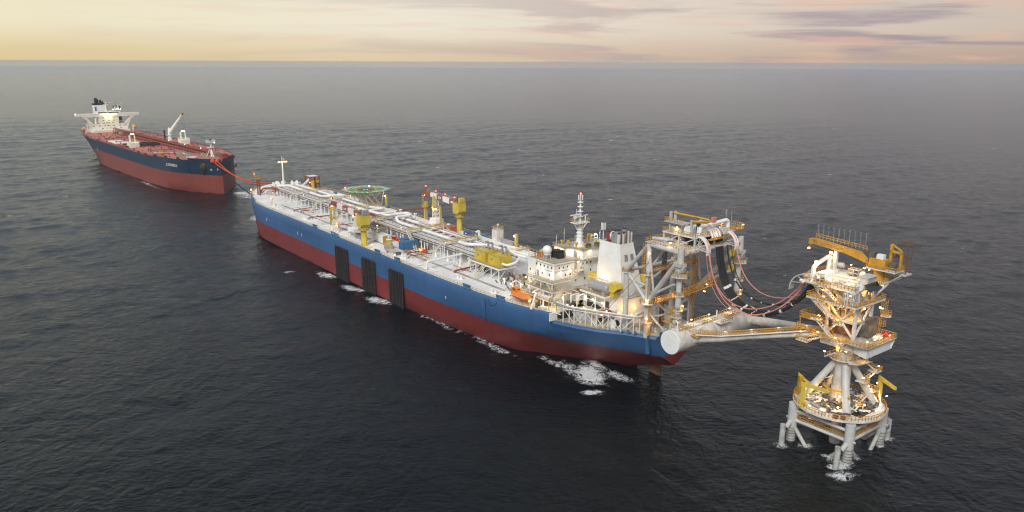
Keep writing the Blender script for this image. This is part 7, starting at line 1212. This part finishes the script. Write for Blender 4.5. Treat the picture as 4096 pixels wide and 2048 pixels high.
for i, (x, y) in enumerate(((10, -27), (8, 31.5))):
    t = Thing('lifeboat', ['small orange lifeboat in davits on the near quarter of the far tanker', 'orange lifeboat in davits on the far side of the tanker bridge'][i], 'lifeboat', (x, y, VD + 4), VS, group='lifeboats of the far tanker'); t.p('gunwale', M['suit'], MB().box(x - 3.4, y - 1.75, VD + 4.6, x + 3.4, y + 1.75, VD + 5.1)); t.o.scale = (1, 1, 1)
    t.p('boat_body', M['orange'], MB().sweep([Vector((x - 4.4, y, VD + 5)), Vector((x - 3, y, VD + 5)), Vector((x + 3, y, VD + 5)), Vector((x + 4.4, y, VD + 5.2))], [.6, 1.7, 1.7, .4], 10), smooth=True); t.p('davit_arms', M['cream'], MB().pipe([(x - 2.6, y + (2 if y < 0 else -2), VD), (x - 2.6, y + (2 if y < 0 else -2), VD + 7.4), (x - 2.6, y, VD + 7.6)], .35, 6).pipe([(x + 2.6, y + (2 if y < 0 else -2), VD), (x + 2.6, y + (2 if y < 0 else -2), VD + 7.4), (x + 2.6, y, VD + 7.6)], .35, 6))
ct = Thing('centre_catwalk', 'long red raised catwalk with pipes running down the middle of the far tanker deck', 'walkway', (180, 6, VD), VS); z0 = 30.6
ct.p('catwalk_deck', M['brickred'], MB().box(14, 4.6, z0 - .5, 338, 7.4, z0)); ct.p('catwalk_railing', M['vpipe'], MB().rail([(14, 4.6, z0), (338, 4.6, z0)], 1.2, 4, .22).rail([(14, 7.4, z0), (338, 7.4, z0)], 1.2, 4, .22)); lg = None
for i in range(41):
    x = 16 + i * 8
    if lg is None: lg = ct.p('catwalk_leg', M['vpipe'], MB().box(-.25, 4.7, VD, .25, 5.2, z0 - .5).box(-.25, 6.8, VD, .25, 7.3, z0 - .5).box(-.25, 4, 27.6, .25, 12, 27.9)); lg.location = (x - 180 + 180, 0, 0)
    else: c = lg.copy(); COL.objects.link(c); c.parent = ct.o; c.location = (x, 0, 0)
for k, y in enumerate((3.6, 8.4, 9.6, 10.8, 2.4)): ct.p('cargo_pipe', M['vpipe' if k % 2 else 'brickred'], MB().tube((20, y, 28.1 + .1 * k), (322 - k * 6, y, 28.1 + .1 * k), .42, n=6), smooth=True)
for x in (226, 274, 318): ct.lamp((x, 4.4, z0 + 1.7), M['lampy'], (.8, .8, .8))
mb = MB()
for x in (60, 105, 150, 178, 200, 222, 245, 262, 300):
    s = R.choice((-1, 1)); mb.pipe([(x, 8 if s > 0 else 4, 27.4), (x, s * 26, 27.2), (x, s * 27, VD)], .3, 5).pipe([(x + 9, s * 12, 26.7), (x - 8, s * 12, 26.7)], .2, 5)
tk.p('deck_pipes', M['vpipe'], mb, smooth=True, kind='stuff'); mb = MB()
for _ in range(190): x = R.uniform(30, 360); hb = vhb(x) - 2; y = R.uniform(-hb, hb); h = R.uniform(.6, 2.0); mb.cbox((x, y, VD + h / 2 + (.3 if x > 300 else 0)), (R.uniform(.4, 1.4), R.uniform(.4, 1.4), h), 0)
tk.p('deck_fittings', M['vpipe'], mb, kind='stuff')
for s in (-1, 1): tk.p('deck_railing', M['vpipe'], MB().rail([(x, cv_(x) + s * (vhb(x) - .4), interp(VT_, x, 5)) for x in list(range(-30, 340, 20))], 1.3, 3.2, .2))
tk.p('deck_lettering', M['mark'], MB().box(268, -24, VD + .06, 272, -18, VD + .08)); tk.p('deck_lettering', M['mark'], MB().box(284, -14, VD + .36, 290, -8, VD + .4)); tk.p('landing_circle', M['padyellow'], MB().lathe([(4.6, 0), (0, .01)], (278, -17.5, VD + .3), 24)); tk.p('deck_wear', M['cream'], MB().box(120, -30, VD + .03, 160, -14, VD + .05))
mh = Thing('hose_handling_gear', 'tangle of black hoses and reels amidships on the far tanker deck', 'gear', (200, -6, VD), VS); mb = MB()
for k in range(9): mb.tube((186 + k * 1.2, -22, VD + 1 + .3 * (k % 3)), (190 + k * 1.6, 1, VD + 1 + .4 * (k % 4)), .75, n=6)
for _ in range(30): mb.cbox((R.uniform(178, 214), R.uniform(-32, 2), VD + 1), (R.uniform(.6, 3), R.uniform(.6, 3), R.uniform(.6, 2.6)), R.uniform(0, 3))
mh.p('hoses', M['black'], mb, kind='stuff'); mh.p('manifold_rail', M['vpipe'], MB().box(180, -33, VD, 222, -32.4, VD + 1.4).box(180, 30, VD, 222, 31, VD + 1.4)); mh.p('dark_post', M['soot'], MB().tube((196, 10, VD), (196, 10, 41), .8, n=8))
for i, (x, y) in enumerate(((211, -26), (206, 26))):
    t = Thing('deck_house', ['cream box house with green lit lamp frame on the near side of the tanker deck', 'cream box house with green lit lamp frame on the far side of the tanker deck'][i], 'deck house', (x, y, VD), VS, group='cream lamp houses on the far tanker'); t.p('house_body', M['cream'], MB().box(x - 5.5, y - 4.5, VD - .1, x + 5.5, y + 4.5, VD + 5)); t.p('lamp_frame', M['cream'], MB().box(x - 1, y - 2.6, VD + 5, x, y - 1.8, VD + 13).box(x - 1, y + 1.8, VD + 5, x, y + 2.6, VD + 13).box(x - 3.4, y - 2.6, VD + 5, x - 2.6, y - 1.8, VD + 12)); t.lamp((x, y, VD + 13.6), M['lampv'], (2, 5, 1.6)); t.light((x - 1, y + 6, VD + 12), 2200, (.8, 1, .35)); t.p('roof_railing', M['railw'], MB().rail([(x - 5.5, y - 4.5, VD + 5), (x + 5.5, y - 4.5, VD + 5), (x + 5.5, y + 4.5, VD + 5), (x - 5.5, y + 4.5, VD + 5)], 1.3, 2, .16, True))
t = Thing('hose_crane', 'white hose crane with raised tapering boom and red tip on the far tanker', 'crane', (184, 19, VD), VS); t.p('crane_post', M['white'], MB().lathe([(2.2, VD), (2.2, 32), (1.7, 32.4), (1.9, 37), (1.2, 42)], (184, 19, 0), 12), smooth=True); t.p('boom', M['white'], MB().add([(183.4, 18, 38.6), (185.6, 18, 36), (185.6, 20.4, 36), (183.4, 20.4, 38.6), (207.6, 25.6, 57.6), (208, 25.6, 56.6), (208, 26.8, 56.6), (207.6, 26.8, 57.6)], [(0, 1, 2, 3), (7, 6, 5, 4), (0, 4, 5, 1), (1, 5, 6, 2), (2, 6, 7, 3), (3, 7, 4, 0)])); t.p('boom_tip', M['redp'], MB().cbox((208.4, 26.3, 57.6), (1.6, 1.6, 1.8))); t.p('crane_ram', M['dirtyw'], MB().tube((186, 19, 33), (192, 21, 42), .5, n=6)); t.p('ladder_ring', M['railw'], MB().lathe([(1.9, 34), (3, 34), (3, 34.3), (1.9, 34.3)], (184, 19, 0), 10))
t = Thing('foremast', 'white tripod foremast with lamp platform near the bow of the far tanker', 'mast', (352, 2, 26.6), VS); t.p('mast_tube', M['cream'], MB().tube((352, 2, 26.4), (352, 2, 41), 1.0, .6, 8).tube((346, -1, 26.4), (351.6, 1.8, 36), .4, n=6).tube((346, 5, 26.4), (351.6, 2.2, 36), .4, n=6).tube((358, 2, 26.4), (352.4, 2, 34), .4, n=6), smooth=True); t.p('mast_platform', M['white'], MB().box(350, -1, 36, 354, 5, 36.4).box(350, -1.6, 40.4, 354, 5.6, 40.8).rail([(350, -1.6, 40.8), (354, -1.6, 40.8), (354, 5.6, 40.8), (350, 5.6, 40.8)], 1.6, 1.5, .22, True)); t.p('mast_cap', M['soot'], MB().tube((352, 2, 41), (352, 2, 43.6), .8, n=8)); t.lamp((354.4, 4.6, 40.2), M['lampy'], (.9, .9, .7))
for i, (x, y) in enumerate(((324, -17), (331, -12), (343, -2), (347, 10), (330, 12), (60, 2), (118, 12))):
    t = Thing('mooring_winch', ['pale green winch nearest the name on the far tanker bow', 'pale green winch beside the white pipe on the far tanker foredeck', 'pale green winch just short of the foremast of the far tanker', 'pale green winch beyond the foremast of the far tanker', 'pale green winch on the far side of the tanker foredeck', 'pale green winch in front of the tanker bridge', 'pale green winch beside the cream lamp house of the tanker'][i], 'winch', (x, y, VD + .4), VS, group='pale green winches of the far tanker'); t.p('drum', M['palegreen'], MB().tube((x - 2.6, y, VD + 2.3), (x + 2.6, y, VD + 2.3), 1.7, n=10)); t.p('drum_flanges', M['palegreen'], MB().tube((x - 2.7, y, VD + 2.4), (x - 2.3, y, VD + 2.4), 2.2, n=12).tube((x + 2.3, y, VD + 2.4), (x + 2.7, y, VD + 2.4), 2.2, n=12).tube((x - .2, y, VD + 2.4), (x + .2, y, VD + 2.4), 2.2, n=12)); t.p('bed', M['vpipe'], MB().box(x - 3.4, y - 2, VD, x + 3.4, y + 2, VD + .9))
for i, (x, y) in enumerate(((338, -10), (344, -14), (303, -8))): solo('spare_pipe', ['long white pipe lying by the winch near the tanker foremast', 'second white pipe lying along the tanker bow edge', 'white pipe lying on the tanker foredeck beside the catwalk'][i], 'pipe', (x, y, VD + .8), MB().tube((x - 6, y - 2, VD + 1.2), (x + 6, y + 2, VD + 1.2), .5, n=6), M['mark'], frame=VS, smooth=True, group='white pipes lying on the tanker foredeck')
for i, (x, y) in enumerate(((366, 6),)): solo('windlass_house', 'dark red stepped windlass casing behind the tanker foremast', 'windlass', (366, 8, 27), MB().box(361, 5, 26.2, 368, 11, 31).box(359, 12, 26.2, 365, 18, 29).box(370, 2, 26.4, 375, 6, 28.6), M['vpipe'], frame=VS)
for i, x in enumerate((262, 284, 305, 328, 350, -10, 60, 110)): solo('chock', ['black mooring chock on the near tanker edge by the lamp house', 'black mooring chock on the tanker edge by the yellow circle', 'black mooring chock on the tanker edge just aft of the name', 'black mooring chock above the white name on the tanker bow', 'black mooring chock next to the bulwark step on the tanker bow', 'black mooring chock at the near quarter of the tanker', 'black mooring chock ahead of the near lifeboat of the tanker', 'black mooring chock abreast of the pale deck patch of the tanker'][i], 'chock', (x, cv_(x) - vhb(x) + 1.2, vhb(x, 5)), MB().box(x - 3, cv_(x) - vhb(x) + .9, vhb(x, 5) - .2, x + 3, cv_(x) - vhb(x) + 1.6, vhb(x, 5) + 1.4), M['soot'], frame=VS, group='black mooring chocks along the tanker side')
# name on the bow and the rusty anchor recess
fc = bpy.data.curves.new('ship_name', 'FONT'); fc.body = 'SC ENTERPRISE LXI'; fc.size = 3.3; fc.extrude = .03
fo_ = bpy.data.objects.new('ship_name', fc); COL.objects.link(fo_); bpy.context.view_layer.update()
me_ = bpy.data.meshes.new_from_object(fo_.evaluated_get(bpy.context.evaluated_depsgraph_get())); bpy.data.objects.remove(fo_); me_.materials.clear(); me_.materials.append(M['mark'])
for p_ in me_.polygons: p_.material_index = 0
ax_ = max(v.co.x for v in me_.vertices)
for v in me_.vertices: v.co.x *= 17.5 / ax_
fo_ = bpy.data.objects.new('ship_name', me_); COL.objects.link(fo_); fo_.parent = tk.o
def hy(x): return cv_(x) - (vhb(x, 3) * .55 + vhb(x, 4) * .45)
na_ = math.atan2(hy(351) - hy(334), 17); fo_.matrix_local = Matrix.Translation((334 - 170, hy(334) - .75, 20.6)) @ Matrix.Rotation(na_, 4, 'Z') @ Matrix.Rotation(math.radians(90), 4, 'X')
for sy_ in (-1,):
    a_x, a_y = 380, cv_(380) - 11.4; tk.p('anchor_recess', M['hbrown'], MB().tube((a_x - .4, a_y + 1.6, 23.5), (a_x + .9, a_y - .9, 22.8), 3.2, 2.6, 14)); tk.p('anchor', M['soot'], MB().box(a_x - .6, a_y - 1.6, 17, a_x + 1.6, a_y + .2, 21.8))
tk.p('stem_stain', M['hbrown'], MB().tube((393.6, 6.6, 24), (394.6, 7.2, 23), 1.8, 1.2, 10)); tk.p('hull_mark', M['mark'], MB().box(386.2, cv_(386) - 7.4, 20, 387.4, cv_(386) - 6, 21.0).box(391.6, cv_(392) - 3.2, 20.4, 392.4, cv_(392) - 2.0, 21.6).box(110, -36.75, 14.6, 110.6, -36.65, 18))
for i, (p, q) in enumerate((((389.0, cv_(389) - 5.6, 28.2), (370.6, 1.5, 25.6)), ((392, cv_(392) - 2.6, 28.2), (367.5, 7.5, 25.6)))):
    a = VS @ Vector(p); b2 = FS @ Vector(q); P = para(a, b2, 5.0, 24); t = Thing('mooring_hawser', ['red mooring hawser from the tanker bow, the lower one', 'red mooring hawser from the tanker bow, the upper one'][i], 'rope', tuple(a), ID, group='red hawsers between the two ships'); t.p('rope', M['suit'], MB().sweep(P, .38, 5), smooth=True); t.p('chafe_ball', M['suit'], MB().ball(P[0].lerp(P[1], .05), 2.0, 10), smooth=True)
t = Thing('floating_hose', 'thin black hose trailing from the tanker stem into the foam', 'hose', tuple(VS @ Vector((396, 6, 0))), ID); t.p('hose_body', M['black'], MB().sweep([VS @ Vector((394.5, 5, 9)), VS @ Vector((402, 8, 4)), VS @ Vector((412, 10, .9)), VS @ Vector((436, 12, .5)), VS @ Vector((460, 10, .4))], .5, 6), smooth=True)
# support vessel beyond the tanker
tg = Thing('support_vessel', 'black and white support vessel with bright floodlights behind the tanker bridge', 'ship', (-790, 1560, 0), ID, rot=math.radians(-62), own=True)
hr = []
for x, hb in ((-26, 8), (0, 8.4), (14, 8), (22, 5), (28, .4)): hr.append([(x, -hb, 7 + max(0, x) * .12), (x, -hb * .9, -1), (x, hb * .9, -1), (x, hb, 7 + max(0, x) * .12)])
tg.p('hull', M['soot'], loft(hr)); tg.p('hull_deck', M['vpipe'], loft([[r[0], r[3]] for r in hr])); tg.p('house', M['white'], MB().box(4, -7, 7, 16, 7, 13).box(5, -5.6, 13, 14, 5.6, 18).box(6, -4.4, 18, 12, 4.4, 21)); tg.p('wheelhouse_window', M['glass'], MB().box(14, -5.2, 15.4, 14.1, 5.2, 17)); tg.p('mast', M['soot'], MB().tube((8, 0, 21), (8, 0, 33), .5, .2, 6).box(7.5, -3, 25, 8.5, 3, 25.8).box(4, -6.6, 18, 6, -4.6, 25).box(4, 4.6, 18, 6, 6.6, 25)); tg.p('side_fender', M['black'], MB().box(-10, -8.8, 4, 10, -8.4, 6).box(-10, 8.4, 4, 10, 8.8, 6))
for y, z in ((-6.6, 18.6), (-2.6, 19.8), (2.6, 19.8), (6.6, 18.6), (-3.4, 12.2), (3.4, 12.2)): tg.lamp((15, y, z), M['lampy'], (1, 2.2, 2))
